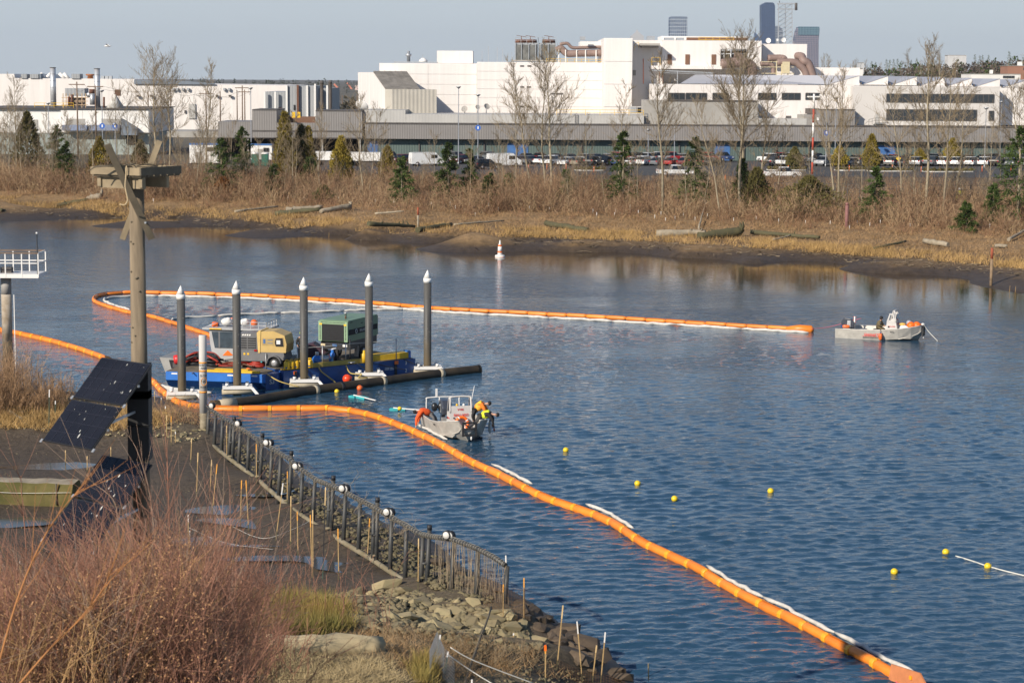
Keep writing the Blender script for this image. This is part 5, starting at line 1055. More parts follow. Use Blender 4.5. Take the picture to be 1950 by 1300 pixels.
def tower(label, Y, outline, dep, mat, roof=None):
    xs = [Xp(x, y, Y) for x, y in outline]; cx = sum(xs) / len(xs); t = thing('skyscraper', label, 'skyscraper', (cx, Y, 0), group='distant downtown towers')
    MB().prism([(x - cx, Zp(px, py, Y)) for x, (px, py) in zip(xs, outline)], 'y', 0, dep).build('facade', mat, t)
    if roof:
        x0, y0, x1, y1, mt = roof; MB().b2((Xp(x0, y0, Y) - cx, 3, Zp(x0, y1, Y)), (Xp(x1, y0, Y) - cx, dep - 3, Zp(x0, y0, Y))).build('rooftop', mt, t)
YT = 6000.0
tower('tallest dark blue glass tower left of the lattice mast', YT, [(1450, 150), (1450, 10), (1455, 6.5), (1474, 6.5), (1476, 12), (1476, 150)], 45, tower_mat('dark_curtain_wall', (.03, .055, .12), (.05, .08, .15), 5, 4.2, .5), (1458, 5, 1472, 6.5, T_BLUE))
tower('rounded banded blue tower behind the lattice mast', YT + 200, [(1468, 150), (1468, 51), (1480, 49.5), (1489, 54), (1491, 60), (1491, 150)], 40, tower_mat('banded_wall', (.05, .075, .12), (.22, .24, .28), 60, 5, 1.4))
tower('slanting topped tower with lattice windows right of the mast', YT - 200, [(1512, 150), (1512, 84), (1517, 60), (1520, 54), (1561, 54), (1559, 80), (1559, 150)], 45, tower_mat('window_grid', (.05, .07, .13), (.24, .21, .24), 4.5, 5.5, .9), (1520, 52, 1560, 54, T_BLUE))
MB().b2((Xp(1520, 60, YT - 201), YT - 201.5, Zp(1540, 70, YT)), (Xp(1560, 60, YT - 201), YT - 200.4, Zp(1540, 54.5, YT))).build('glass_crown', tower_mat('crown_glass', (.03, .10, .15), (.16, .24, .28), 8, 5, .8), bpy.data.objects['skyscraper.002'], (bpy.data.objects['skyscraper.002'].location.x, YT - 200, 0))
tower('square tower with speckled glass above the brown roof screen', YT - 600, [(1275.5, 150), (1275.5, 40), (1276, 33), (1309.5, 33), (1309, 40), (1309, 150)], 45, tower_mat('speckled_glass', (.06, .095, .17), (.42, .46, .5), 5, 9, .7), (1278, 32, 1308, 33, T_BLUE))
tower('small blue wedge tower left of the tallest tower', YT + 100, [(1437, 150), (1438, 62), (1452, 78), (1452, 150)], 30, M('wedge_glass', (.04, .10, .22), .4))
tower('pale pyramid topped tower over the white block', YT + 400, [(1201, 150), (1202, 69), (1211, 61.5), (1213.5, 57), (1216, 61.5), (1226, 69), (1227, 150)], 35, M('pale_stone', (.42, .42, .43), .8))
# hillside right with its wood
HILL = M('wooded_hillside', (.055, .05, .042), .95, .4, .03)
xs_ = np.linspace(140, 800, 70); ys_ = np.linspace(1000, 1900, 22); X, Y = np.meshgrid(xs_, ys_); HZ = lambda x, y: 4 + np.clip((y - 1000) / 200, 0, 1) * np.interp(x, [140, 165, 190, 220, 260, 300, 400, 800], [0, 6, 9, 13, 15, 18, 22, 30])
tag(link('hill', grid_mesh('hill', xs_, ys_, HZ(X, Y), HILL)), 'low wooded hill on the right horizon', kind='structure')
rr = random.Random(9); SP = [spruce(700 + k, 16, 3.6, NEEDLE, .05, 900) for k in range(4)]; BTF = [bare_tree(720 + k, 15, .36, 26, .03, .25, .2) for k in range(2)]
hl_ = []
for px, py in ((1660, 116), (1668, 118), (1688, 112), (1695, 113), (1702, 112), (1710, 111), (1716, 116), (1735, 114), (1746, 110), (1768, 107), (1776, 114), (1800, 120), (1835, 119), (1831, 124), (1857, 103), (1866, 105), (1871, 104), (1883, 104), (1895, 110), (1922, 97), (1928, 107), (1938, 108), (1948, 108), (1725, 124), (1790, 128), (1812, 128), (1908, 116), (1640, 130), (1756, 120)):
    Yt = rr.uniform(1180, 1450); x = Xp(px, py, Yt); zt = Zp(px, py, Yt); z0 = float(HZ(np.array(x), np.array(Yt))); s = max(.5, (zt - z0) / 16); hl_.append(plant('distant_conifer', SP[rr.randrange(4)], (x, Yt, z0), None, 'tree', 'conifers on the hill', (max(s, .8) * .9, max(s, .8) * .9, s)))
ordinals(hl_, 'distant dark conifer on the right hill')
bl_ = []
for px, py in ((1570, 107), (1578, 108), (1625, 118), (1632, 117), (1648, 117), (1780, 88), (1790, 90), (1730, 96), (1820, 112), (1676, 122), (1755, 118), (1882, 116)):
    Yt = rr.uniform(1150, 1400); x = Xp(px, py, Yt); zt = Zp(px, py, Yt); z0 = float(HZ(np.array(x), np.array(Yt))); s = max(.5, (zt - z0) / 15); bl_.append(plant('distant_bare_tree', BTF[rr.randrange(2)], (x, Yt, z0), None, 'tree', 'leafless trees on the hill', (max(s, .9), max(s, .9), s)))
ordinals(bl_, 'distant leafless tree on the right hill')
def far_wood(name, label, n, x0, x1, y0, y1, h0, h1, mat, seed, zf):
    r_ = np.random.default_rng(seed); x = r_.uniform(x0, x1, n); y = r_.uniform(y0, y1, n); z = zf(x, y); k = 26; h = r_.uniform(h0, h1, n)
    c = np.repeat(np.stack([x, y, z], 1), k, 0); hh = np.repeat(h, k); t = r_.random(n * k); a = r_.uniform(0, 6.283, n * k); rad = hh * .32 * (1 - .8 * t) * np.sqrt(r_.random(n * k))
    c += np.stack([np.cos(a) * rad, np.sin(a) * rad, hh * (.1 + t * .85)], 1); D = unit(np.stack([np.cos(a), np.sin(a), np.full(n * k, .8)], 1) + r_.normal(0, .3, (n * k, 3))); U = unit(np.cross(D, r_.normal(0, 1, D.shape)))
    tag(link(name, flake_mesh(name, c, D, U, hh * .16, hh * .05, mat)), label, None, None, 'stuff')
far_wood('hill_wood', 'brown grey wood covering the right hill', 1300, 165, 560, 1080, 1450, 6, 11, M('brown_grey_wood', (.10, .075, .058), .95, .4, .05), 21, HZ)
far_wood('hill_evergreens', 'dark evergreens mixed into the right hill wood', 260, 185, 560, 1080, 1450, 7, 13, NEEDLE, 22, HZ)
far_wood('far_treeline', 'distant blue green treeline left of the white block', 240, -700, -130, 1500, 3600, 6, 14, M('far_wood_green', (.05, .06, .045), .95, .4, .05), 23, lambda x, y: np.full(x.shape, 4.2))
far_wood('near_treeline', 'scrub trees between the halls and the white block', 60, -62, -44, 560, 640, 6, 10, M('scrub_dark', (.05, .045, .03), .95, .4, .1), 24, lambda x, y: np.full(x.shape, 4.2))
for px0, px1, y0, y1, Y_, col, lab in ((1919, 1965, 126, 146, 900, (.30, .15, .10), 'brick building on the hill at the right edge'), (1849, 1943, 141.5, 156, 620, (.7, .68, .64), 'low white building behind the saw tooth roof'), (1640, 1645.5, 120, 130, 1200, (.5, .5, .5), 'tiny pale hut on the hill'), (1555, 1643, 131, 150, 560, (.72, .68, .65), 'white low hall right of the brown ducts'), (676, 690, 163, 172, 2600, (.55, .42, .38), 'tan block on the far ridge by the cranes'), (1805, 1840, 106, 125, 1900, (.55, .54, .53), 'pale hazy block of flats behind the hill trees')):
    t = thing('distant_building', lab, 'building', (Xp((px0 + px1) / 2, y1, Y_), Y_, 0), world=True); part('wall', t, px0, y0, px1, y1 + 12, Y_, 14, M('wall_' + lab[:8].replace(' ', '_') + str(px0), col, .85, .08, .1)); part('roof', t, px0 - .3, y0 - .8, px1 + .3, y0 - .05, Y_ - .2, 14, CONC)
    if px0 in (1849, 1919): window(t, px0 + (px1 - px0) * .65, y0 + 3, px0 + (px1 - px0) * .88, y0 + 8, Y_, 4); part('roof_vent', t, px0 + 38 if px0 == 1849 else px0 + 20, y0 - 8, px0 + 42 if px0 == 1849 else px0 + 28, y0 - .9, Y_ + 4, 2, WHITE)
CRANE = M('crane_orange', (.55, .20, .13), .7)
for i, (px, y0, x1, y1) in enumerate(((660, 190, 636, 160), (680, 188, 661, 158), (650, 190, 634, 172))):
    Y_ = 2800; t = thing('harbour_crane', ORD[i] + ' of three orange harbour cranes from the right, far behind the halls' if i else 'orange harbour crane in the middle of three far behind the halls', 'crane', (Xp(px, 190, Y_), Y_, 4), world=True, group='distant harbour cranes')
    t['label'] = ('middle', 'rightmost', 'leftmost')[i] + ' of three distant orange harbour cranes behind the halls'
    m_ = MB(); m_.bar(P(px, y0 - 4, Y_), P(x1, y1, Y_), 2.2, 2.2); m_.build('boom', CRANE, t)
    for dx in (-4, 4): MB().bar(P(px + dx, 198, Y_), P(px + dx * .6, y0 - 12, Y_), 1.6, 1.6).build('leg', CRANE, t)
    MB().bar(P(px - 8, y0 - 3, Y_), P(px + 8, y0 - 1, Y_), 2, 2).build('girder', CRANE, t)
q = P(205, 88, 300); m_ = MB(); m_.ball((0, 0, 0), (.5, .14, .12)); m_.add([(-.1, 0, .05), (.15, 0, .05), (.0, -.9, .3), (-.15, -.8, .3)], [(0, 1, 2, 3)]); m_.add([(-.1, 0, .05), (.15, 0, .05), (.0, .9, .3), (-.15, .8, .3)], [(0, 1, 2, 3)]); tag(m_.build('gull', WHITE, None, None, q), 'white gull flying in the sky above the silver stacks', 'bird')

# ================================================================== piles and floating pipe
PILE = M('dark_pile_steel', (.075, .072, .066), .55, .3, 1.6, stretch=(1, 1, .25)); 
_n = PILE.node_tree; _b = _n.nodes['Principled BSDF']; _src = _b.inputs['Base Color'].links[0].from_socket      # tide stain and silt on the lowest two metres
_tc = _n.nodes.new('ShaderNodeTexCoord'); _sp = _n.nodes.new('ShaderNodeSeparateXYZ'); _n.links.new(_tc.outputs['Object'], _sp.inputs[0]); _nz = _n.nodes.new('ShaderNodeTexNoise'); _nz.inputs['Scale'].default_value = 1.4; _n.links.new(_tc.outputs['Object'], _nz.inputs['Vector'])
_ma = _n.nodes.new('ShaderNodeMath'); _ma.operation = 'MULTIPLY_ADD'; _ma.inputs[1].default_value = 2.2; _n.links.new(_nz.outputs['Fac'], _ma.inputs[0]); _n.links.new(_sp.outputs['Z'], _ma.inputs[2])
_mr = _n.nodes.new('ShaderNodeMapRange'); _mr.inputs[1].default_value = 2.0; _mr.inputs[2].default_value = 4.2; _n.links.new(_ma.outputs[0], _mr.inputs[0]); _mx = _n.nodes.new('ShaderNodeMix'); _mx.data_type = 'RGBA'; _mx.inputs[6].default_value = (.13, .10, .06, 1); _n.links.new(_mr.outputs[0], _mx.inputs[0]); _n.links.new(_src, _mx.inputs[7]); _n.links.new(_mx.outputs[2], _b.inputs['Base Color'])
STAIN = M('tide_stained_steel', (.10, .078, .048), .8, .4, 2.0, stretch=(1, 1, .4)); CONEW = M('white_cone', (.78, .76, .72), .5, .04, 2)
piles = []
PX = [(347, 762, 543, 349), (452, 751, 534, 454.5), (579.5, 738, 527, 582.5), (703, 725, 520, 704.5), (814, 713, 513.5, 815.5)]
names = ['leftmost dark pile with white cone cap, standing at the low blue hull', 'dark pile with white cone cap in front of the cabin window', 'dark pile with white cone cap hiding the standing person', 'dark pile with white cone cap at the corner of the green compressor', 'rightmost dark pile with white cone cap beyond the end of the barge']
for k, (px, py, ty, tx) in enumerate(PX):
    p = G(px, py, 0); H = P(tx, ty, p.y).z; t = thing('mooring_pile', names[k], 'pile', p, group='mooring piles with white cones')
    MB().lathe([(.256, -3), (.256, H - .85)], 20).build('shaft', PILE, t)
    MB().lathe([(.275, H - .85), (.275, H - .55)], 20).lathe([(.275, H - .55), (.004, H)], 20).build('cone_cap', CONEW, t); r_ = random.Random(k)
    for q in range(7): MB().box((.25 * math.cos(a_ := r_.uniform(-2.6, -.6)), .25 * math.sin(a_), r_.uniform(2, H - 1)), (.06, .06, .015)).build('scuff_mark', CONC, t)
    piles.append(p)
PU = (piles[4] - piles[0]).normalized(); pang = math.atan2(PU.y, PU.x); PN = Vector((PU.y, -PU.x, 0))
PIPE = M('black_poly_pipe', (.022, .02, .017), .55, .5, .8, col2=(.075, .055, .033), spec=.25); STRAP = M('beige_strap', (.42, .36, .26), .8, .15, 3)
pc = [(403, 772), (470, 765), (540, 753), (600, 743), (700, 730), (780, 719), (850, 710), (912, 703.5)]
ppts = bez([G(x, y, .18) for x, y in pc], 6)
t = thing('floating_pipe', 'long thick black pipe floating along the piles', 'pipe', ppts[len(ppts) // 2], world=True)
MB().tube(ppts, .31, 18).build('pipe', PIPE, t)
e = (ppts[-1] - ppts[-2]).normalized(); MB().tube([ppts[-1] - e * .05, ppts[-1] + e * .03], [.34, .335], 18).build('pipe_end', BLACK, t)
def on_pipe(px):
    return min(ppts, key=lambda q: abs((q - CAM).dot(_R) / (q - CAM).dot(_F) * FPX + 975 - px))
for px, w in ((438, .55), (604, .16), (727, .16), (836, .18), (655, .12), (420, .1)):
    q = on_pipe(px); i = ppts.index(q); d = (ppts[min(i + 1, len(ppts) - 1)] - ppts[max(i - 1, 0)]).normalized(); MB().tube([q - d * w, q + d * w], .325, 18).build('strap', STRAP if px != 655 else BLACK, t)
for k, p in enumerate(piles):
    t = thing('pile_guide', None, 'pile guide', p + Vector((0, 0, .5)), pang - .55, group='white pile guides'); fr = MB()
    for y in (-.42, .42): fr.box((0, y, 0), (1.5, .16, .2))
    fr.build('side_beam', WHITE, t)
    for x in (-.83, .83): MB().box((x, 0, .0), (.16, 1.0, .2)).build('end_beam', WHITE, t)
    for x in (-.62, .62):
        for y in (-.42, .42): MB().lathe([(.11, .1), (.11, .26)], 10, (x, y, 0)).build('roller', WHITE, t)
    for j in range(3): MB().bar((.75 + .07 * j, -.4, .06), (1.15 + .07 * j, -.72, -.38), .06, .05).build('tie_rod', WHITE, t)
    MB().tube([(-.95, -.3, -.28), (.95, -.3, -.28)], .17, 10).build('float_tube', STRAP, t); t['label'] = 'white frame guide around the ' + ['leftmost pile', 'pile by the cabin window', 'middle pile of five', 'pile by the green compressor', 'rightmost pile'][k]

# ================================================================== barge of two sections
BB = M('barge_blue', (.014, .065, .22), .45, .25, .9); BBL = M('sunlit_hull_and_gear_blue', (.025, .15, .50), .45, .12, .9); DECK = M('barge_deck', (.16, .13, .09), .85, .35, 1.2); OLIVEY = M('yellow_olive_rim', (.42, .31, .07), .7, .2, 1.5)  # lighter blue has sunlight on the upper hull put into it; gear shares it
a0, a1 = G(315, 707, 1.0), G(506, 713, 1.0); ua = (a1 - a0).normalized(); aang = math.atan2(ua.y, ua.x); LA = (a1 - a0).length
t = thing('raked_barge', 'low blue barge section with raked front and the mark S3', 'barge', (a0.x, a0.y, 0), aang); BA = t
for k in range(3):
    u0, u1 = LA * k / 3 + .02, LA * (k + 1) / 3 - .02
    MB().prism([(0, 1.0), (0, .48), (.02, .45), (4.2, .45), (4.2, 1.0)], 'x', u0, u1).build('upper_hull', BBL, t); MB().prism([(.03, .447), (.95, -.4), (4.2, -.4), (4.2, .447)], 'x', u0, u1).build('raked_hull', BB, t)  # sunlit upper face and shaded rake are painted as two blues
MB().b2((.05, .1, 1.003), (LA - .05, 4.15, 1.03)).build('deck', DECK, t)
MB().prism([(LA, 0.0), (LA + .55, .75), (LA + .75, 3.6), (LA, 4.1)], 'z', -.3, .99).build('corner_hull', BB, t)  # shade on this end is put into its darker blue
for u in (.4, LA * .62, LA * .86): MB().b2((u, -.008, .84), (u + .38, -.003, .93)).build('white_plate', WHITE, t)
MB().b2((LA * .28, -.3, .93), (LA * .28 + .05, -.004, .99)).build('cleat', EDGE, t)
text_mesh('marking', 'S3', .42, M('marking_grey', (.5, .5, .5), .6), t, (LA + .30, .36, .5), (R(90), 0, math.atan2(.75, .55)), .004)
for k in range(2): MB().tube(bez([(LA * (.2 + .35 * k), .6, .12), (LA * (.28 + .35 * k), .55, .2), (LA * (.36 + .35 * k), .62, .1)], 5), .04, 6).build('draft_line', BBL, t)
for u, v, w, d_ in ((2.6, .15, 1.3, .35), (3.9, .15, .9, .35), (4.9, .1, 1.2, .3), (3.0, .7, 2.2, .4)): MB().b2((u, v, 1.035), (u + w, v + d_, 1.16)).build('yellow_plank', YELLOW, t)
b0, b1 = G(540, 708, 1.05), G(791, 681, 1.15); ub = (b1 - b0).normalized(); bang = math.atan2(ub.y, ub.x); LB = (b1 - b0).length
t = thing('long_barge', 'long dark blue barge section with yellow rim and draft marks', 'barge', (b0.x, b0.y, 0), bang)
MB().b2((0, 0, -.8), (LB, 6.2, 1.1)).build('hull', BB, t); MB().b2((.1, .1, 1.103), (LB - .1, 6.1, 1.13)).build('deck', DECK, t)
MB().b2((.3, .06, 1.133), (LB * .62, .16, 1.42)).build('yellow_rim', OLIVEY, t); MB().b2((.1, .17, 1.133), (LB * .62, .5, 1.16)).build('yellow_walkway', YELLOW, t)
MB().b2((LB * .68, .35, 1.133), (LB * .97, 1.2, 1.5)).build('yellow_box', YELLOW, t); MB().b2((LB * .97, .3, 1.133), (LB * .985, .9, 1.6)).build('blue_post', BBL, t)
MB().b2((.8, -.06, .15), (.93, -.003, 1.0)).build('rubber_fender', BLACK, t); MB().b2((LB * .835, -.08, -.1), (LB * .85, -.003, 1.0)).build('fender_strip', BLACK, t); MB().b2((LB * .83, -.1, .85), (LB * .86, -.082, 1.08)).build('orange_hook', ORANGE, t); MB().b2((.75, -.05, .82), (.95, -.004, 1.02)).build('orange_hook', ORANGE, t)
for z, ch in ((.86, '3'), (.36, '2')): text_mesh('draft_mark', ch, .32, WHITE, t, (LB * .925, -.012, z), (R(90), 0, 0), .004)
for dz in (0, .09): MB().b2((LB * .76, -.01, .62 - dz), (LB * .76 + .35, -.004, .66 - dz)).build('white_stencil', WHITE, t); MB().b2((LB * .80, -.01, .60 - dz), (LB * .80 + .3, -.004, .64 - dz)).build('white_stencil', WHITE, t)
STN = MB().lathe([(.035, 0), (.035, 1.35)], 8); st_me = STN.mesh('stanchion', STEEL)
for u in (3.1, 4.9, 6.9, 8.9, 1.2): link('stanchion', st_me, t, (min(u, LB - .3), .25, 1.14))
def at_deck(px, py, z=1.1): return G(px, py, z)
def rope(name, label, pts, r, mt, group=None):
    pts = [Vector(p) for p in pts]; c = pts[0]; return tag(MB().tube([p - c for p in bez(pts, 6)], r, 6).build(name, mt, None, None, c), label, 'rope', group)
YR = M('yellow_rope', (.55, .40, .12), .8, .15, 6); WR = M('white_rope', (.6, .58, .52), .8, .1, 4)
bl = lambda u, v, z: Vector((b0.x, b0.y, 0)) + Vector((math.cos(bang) * u - math.sin(bang) * v, math.sin(bang) * u + math.cos(bang) * v, z))
rope('mooring_rope', 'yellow rope looped over the barge side beside the middle pile', [bl(1.6, -.03, 1.15), bl(1.55, -.15, .85), bl(1.9, -.2, .5), bl(2.3, -.3, .3)], .045, YR, 'yellow ropes'); rope('mooring_rope', 'yellow rope hanging in a double strand from a yellow block on the barge', [bl(2.6, -.05, 1.2), bl(2.7, -.18, .9), bl(3.2, -.25, .5), bl(3.7, -.35, .1)], .045, YR, 'yellow ropes')
rope('mooring_rope', 'yellow rope knotted to the white guide by the green compressor', [bl(4.7, -.05, 1.1), bl(4.9, -.3, .6), bl(5.4, -.8, .55), bl(5.1, -.9, .35), bl(5.8, -.9, .3)], .04, YR, 'yellow ropes'); rope('mooring_line', 'black line from the barge deck down to the rightmost guide', [bl(6.6, -.03, 1.15), bl(7.6, -.5, .85), bl(8.9, -.8, .55)], .03, BLACK, 'black mooring lines')
rope('mooring_line', 'black line slanting over the draft marks at the barge end', [bl(LB - 1.0, -.03, 1.15), bl(LB - .3, -.3, .8), bl(LB + .6, -.6, .5)], .03, BLACK, 'black mooring lines'); rope('mooring_line', 'black line crossing the barge side right of the compressor pile', [bl(5.6, -.03, 1.15), bl(6.3, -.4, .6), bl(6.9, -.9, .3)], .03, BLACK, 'black mooring lines')
rope('mooring_rope', 'pale rope from the S3 corner to the pipe', [a1 + Vector((.1, .1, 0)), a1 + Vector((.9, -.2, -.4)), a1 + Vector((2.1, -.1, -.75))], .035, YR, 'yellow ropes')
rope('guard_rope', 'thin white guard rope strung between the barge stanchions', [bl(1.2, .25, 2.45), bl(3.1, .25, 2.4), bl(4.9, .25, 2.44), bl(6.9, .25, 2.4), bl(8.9, .25, 2.46)], .018, WR)
# yellow pumps
pm = MB().lathe([(.19, 0), (.2, .05), (.2, .42), (.15, .5), (.08, .52)], 14).mesh('pump_body', YELLOW); ph = MB().tube([(-.1, 0, .5), (-.08, 0, .6), (.08, 0, .6), (.1, 0, .5)], .025, 6).mesh('handle', YELLOW); objs = []
for k, px in enumerate((546.5, 555, 564, 571, 590)):
    q = at_deck(px, 703 - k * .9, 1.17); t = thing('yellow_pump', None, 'pump', q, group='yellow pumps on the barge rim'); link('body', pm, t); link('handle', ph, t); MB().box((-.02, -.2, .12), (.12, .03, .08)).build('label_plate', RUST if k % 2 else BB, t); objs.append(t)
ordinals(objs, 'round yellow pump standing on the barge rim')
t = thing('yellow_cylinder', 'yellow cylinder standing beside the compressor wheel', 'cylinder', at_deck(693, 690, 1.14)); MB().lathe([(.2, 0), (.2, .55), (.1, .65), (.1, .8)], 12).build('body', YELLOW, t)
# tan compressor
GRM = M('machine_grey', (.14, .14, .145), .5, .12, 2); TAN = M('tan_hood', (.52, .36, .13), .45, .08, 1.5); 
q = G(503, 698, 1.03); t = thing('tan_compressor', 'grey towable compressor with a tan hood and side grille', 'compressor', q, aang)
MB().prism([(-1.75, .55), (-1.7, 1.05), (1.55, 1.05), (1.65, .6), (1.2, .5), (-1.4, .45)], 'y', -.85, .85).build('lower_body', GRM, t)
MB().prism([(-1.72, 1.053), (-1.6, 2.2), (-.1, 2.3), (-.1, 1.053)], 'y', -.82, .82).build('grille_housing', GRM, t); MB().b2((-1.42, -.835, 1.2), (-.28, -.823, 2.0)).build('grille_opening', DARK, t)
for k in range(6): MB().b2((-1.42, -.86, 1.22 + .145 * k), (-.28, -.838, 1.28 + .145 * k)).build('grille_bar', GRM, t)
MB().b2((-.87, -.862, 1.2), (-.82, -.84, 2.0)).build('grille_post', GRM, t)
MB().prism([(-.08, 1.053), (-.1, 2.38), (.9, 2.42), (1.62, 2.15), (1.75, 1.6), (1.7, 1.053)], 'y', -.86, .86).build('hood', TAN, t); MB().prism([(-.12, 1.0), (-.2, 2.3), (-.06, 2.44), (.06, 2.44), (.0, 1.0)], 'y', -.9, .9).build('hood_edge', M('tan_edge', (.62, .43, .15), .45), t)
MB().prism([(.15, 1.5), (.15, 1.95), (1.55, 2.0), (1.6, 1.5)], 'y', -.875, -.862).build('hood_recess', M('tan_dark', (.40, .28, .11), .5), t); MB().prism([(1.05, 1.45), (.98, 1.7), (1.05, 1.98), (1.5, 2.0), (1.56, 1.45)], 'y', -.89, -.877).build('control_window', DARK, t); MB().b2((1.1, -.9, 1.6), (1.35, -.893, 1.85)).build('gauge_panel', WHITE, t)
for x, z in ((.5, 1.82), (.5, 1.62)): MB().b2((x, -.885, z), (x + .35, -.878, z + .06)).build('decal', SLATE, t)
MB().b2((.22, -.885, 1.62), (.36, -.878, 1.9)).build('decal', BLUE, t)
for x in (-1.2, -1.05, -.9, -.75): MB().prism([(x, 2.08), (x + .1, 2.08), (x + .14, 2.18), (x + .04, 2.18)], 'y', -.84, -.824).build('white_stripe', WHITE, t)
for x in (-1.1, -.85): MB().b2((x, -.87, .85), (x + .12, -.853, .98)).build('yellow_label', YELLOW, t)
MB().b2((-.4, -.87, 1.1), (-.2, -.84, 1.2)).build('tail_light', LAMPR, t)
for sy in (-1, 1):
    wl = MB().lathe([(.2, -.11), (.38, -.11), (.38, .11), (.2, .11)], 18, (.95, sy * .82, .38), 0, True, Matrix.Rotation(R(90), 3, 'X')).build('wheel', TYRE, t); MB().lathe([(.05, -.115), (.21, -.12), (.21, .12), (.05, .115)], 14, (.95, sy * .82, .38), 0, True, Matrix.Rotation(R(90), 3, 'X')).build('rim', RIM, wl)
    ar = [(.95 + .5 * math.cos(w), .38 + .5 * math.sin(w)) for w in [math.pi * k / 8 for k in range(9)]]; MB().prism(ar + [(.95 + .44 * math.cos(math.pi * k / 8), .38 + .44 * math.sin(math.pi * k / 8)) for k in range(8, -1, -1)], 'y', sy * .95 - .14, sy * .95 + .1).build('mudguard', GRM, t)
MB().bar((-1.6, 0, .5), (-2.6, 0, .35), .1, .1).build('tow_bar', GRM, t); MB().b2((-1.5, -.5, 0), (-1.3, .5, .5)).build('stand', GRM, t); MB().tube([(.4, -.95, 0), (.4, -.95, 1.0)], .03, 6).build('jack_post', STEEL, t)
# cabin boat behind
CABG = M('cabin_grey', (.40, .40, .40), .5, .08, 1); q = G(422, 697, 1.0) + Vector((0, 1.0, 0)); t = thing('cabin_boat', 'grey work boat with a wheelhouse and gear piled on its roof', 'boat', (q.x, q.y, 0), aang)
MB().prism([(-3.9, .35), (-4.3, 1.35), (-2.9, 1.3), (3, 1.25), (3, -.3), (-3.2, -.3)], 'y', -.2, 2.4).build('hull', M('aluminium_dull', (.30, .29, .27), .5, .2, 1.5, metal=.3), t); MB().prism([(-3.5, .65), (-3.65, 1.2), (-2.9, 1.18), (-2.95, .65)], 'y', -.22, -.203).build('hull_window', DARK, t)
MB().prism([(-.75, 1.25), (-.95, 2.4), (-1.0, 3.25), (.9, 3.25), (.9, 1.25)], 'y', .1, 2.2).build('wheelhouse', CABG, t)
MB().prism([(-.62, 2.05), (-.82, 3.1), (.62, 3.12), (.62, 2.05)], 'y', .06, .097).build('window', M('cabin_window', (.05, .07, .09), .1, .3, 2, spec=.8), t); MB().b2((-.35, .05, 2.05), (-.25, .058, 3.1)).build('window_post', GRM, t); MB().b2((-1.4, -.1, 3.253), (3.0, 2.5, 3.36)).build('roof', CABG, t); MB().b2((-.9, -.13, 3.27), (-.1, -.103, 3.34)).build('yellow_light_bar', YELLOW, t)
MB().prism([(-.1, 1.55), (.25, 1.9), (.6, 1.6), (.4, 1.55)], 'y', .07, .098).build('orange_emblem', ORANGE, t)
ra = MB(); rail(ra, [(1.3, 0, 3.36), (2.9, 0, 3.36), (2.9, 2.3, 3.36)], .42, .5, r=.02); ra.build('roof_rail', STEEL, t); MB().tube([(-1.4, .2, 3.3), (-.4, .4, 3.75)], .03, 6).build('antenna', STEEL, t)
# gear on the roof, deck and water
BUO = M('orange_buoy', (.75, .14, .03), .35, .08, 2); BUOW = M('pale_bag', (.66, .64, .60), .7, .12, 3); BUOY = M('yellow_float', (.75, .52, .02), .4, .08, 2)
def buoy(px, py, Y, r, mt, label, name='buoy_ball', group=None, z=None):
    c = P(px, py, Y) if z is None else G(px, py, z); t = thing(name, label, 'buoy' if mt is not BUOW else 'bag', c, group=group); MB().ball((0, 0, 0), (r, r, r * .97), 14).build('ball', mt, t) if mt is not BUOW else (MB().ball((0, 0, -r * .1), (r * 1.1, r, r * .75), 12).build('bag', mt, t), MB().ball((r * .3, -.1, r * .35), (r * .5, r * .5, r * .4), 10).build('bulge', mt, t)); MB().lathe([(.05 * r / .2, r * .93), (.035 * r / .2, r * 1.04)], 8, (0, 0, 0), 0, True, Matrix.Rotation(R(70), 3, 'Y')).build('eye', mt, t); return t
YRf = q.y + .8; g_ = 'gear piled on the wheelhouse roof'
buoy(484, 614.5, YRf, .24, BUO, 'round orange buoy at the right of the wheelhouse roof', group=g_); buoy(442.5, 611, YRf + .5, .24, BUO, 'orange buoy between two pale bags on the wheelhouse roof', group=g_); buoy(432, 611.5, YRf, .36, BUOW, 'big pale bag at the left on the wheelhouse roof', 'gear_bag', g_); buoy(466, 612.5, YRf + .3, .32, BUOW, 'pale bag right of the pile on the wheelhouse roof', 'gear_bag', g_)
c = P(410, 618, YRf); t = thing('orange_drum', 'orange drum float at the left end of the wheelhouse roof', 'float', c, group=g_); MB().lathe([(.17, -.2), (.2, -.1), (.2, .1), (.17, .2)], 12, (0, 0, 0), 0, True, Matrix.Rotation(R(90), 3, 'Y')).build('drum', BUO, t); MB().lathe([(.1, .2), (.1, .26)], 10, (0, 0, 0), 0, True, Matrix.Rotation(R(90), 3, 'Y')).build('hub', BLUE, t)
c = G(338, 684, 1.5); t = thing('red_hose_reel', 'red hose reel at the left end of the barge', 'reel', c); MB().lathe([(.1, -.22), (.3, -.2), (.3, .2), (.1, .22)], 14, (0, 0, 0), 0, True, Matrix.Rotation(R(80), 3, 'Y')).build('reel', M('reel_red', (.6, .03, .03), .4), t); MB().b2((-.3, -.1, -.5), (.3, .1, -.2)).build('foot', EDGE, t)
r_ = random.Random(3)
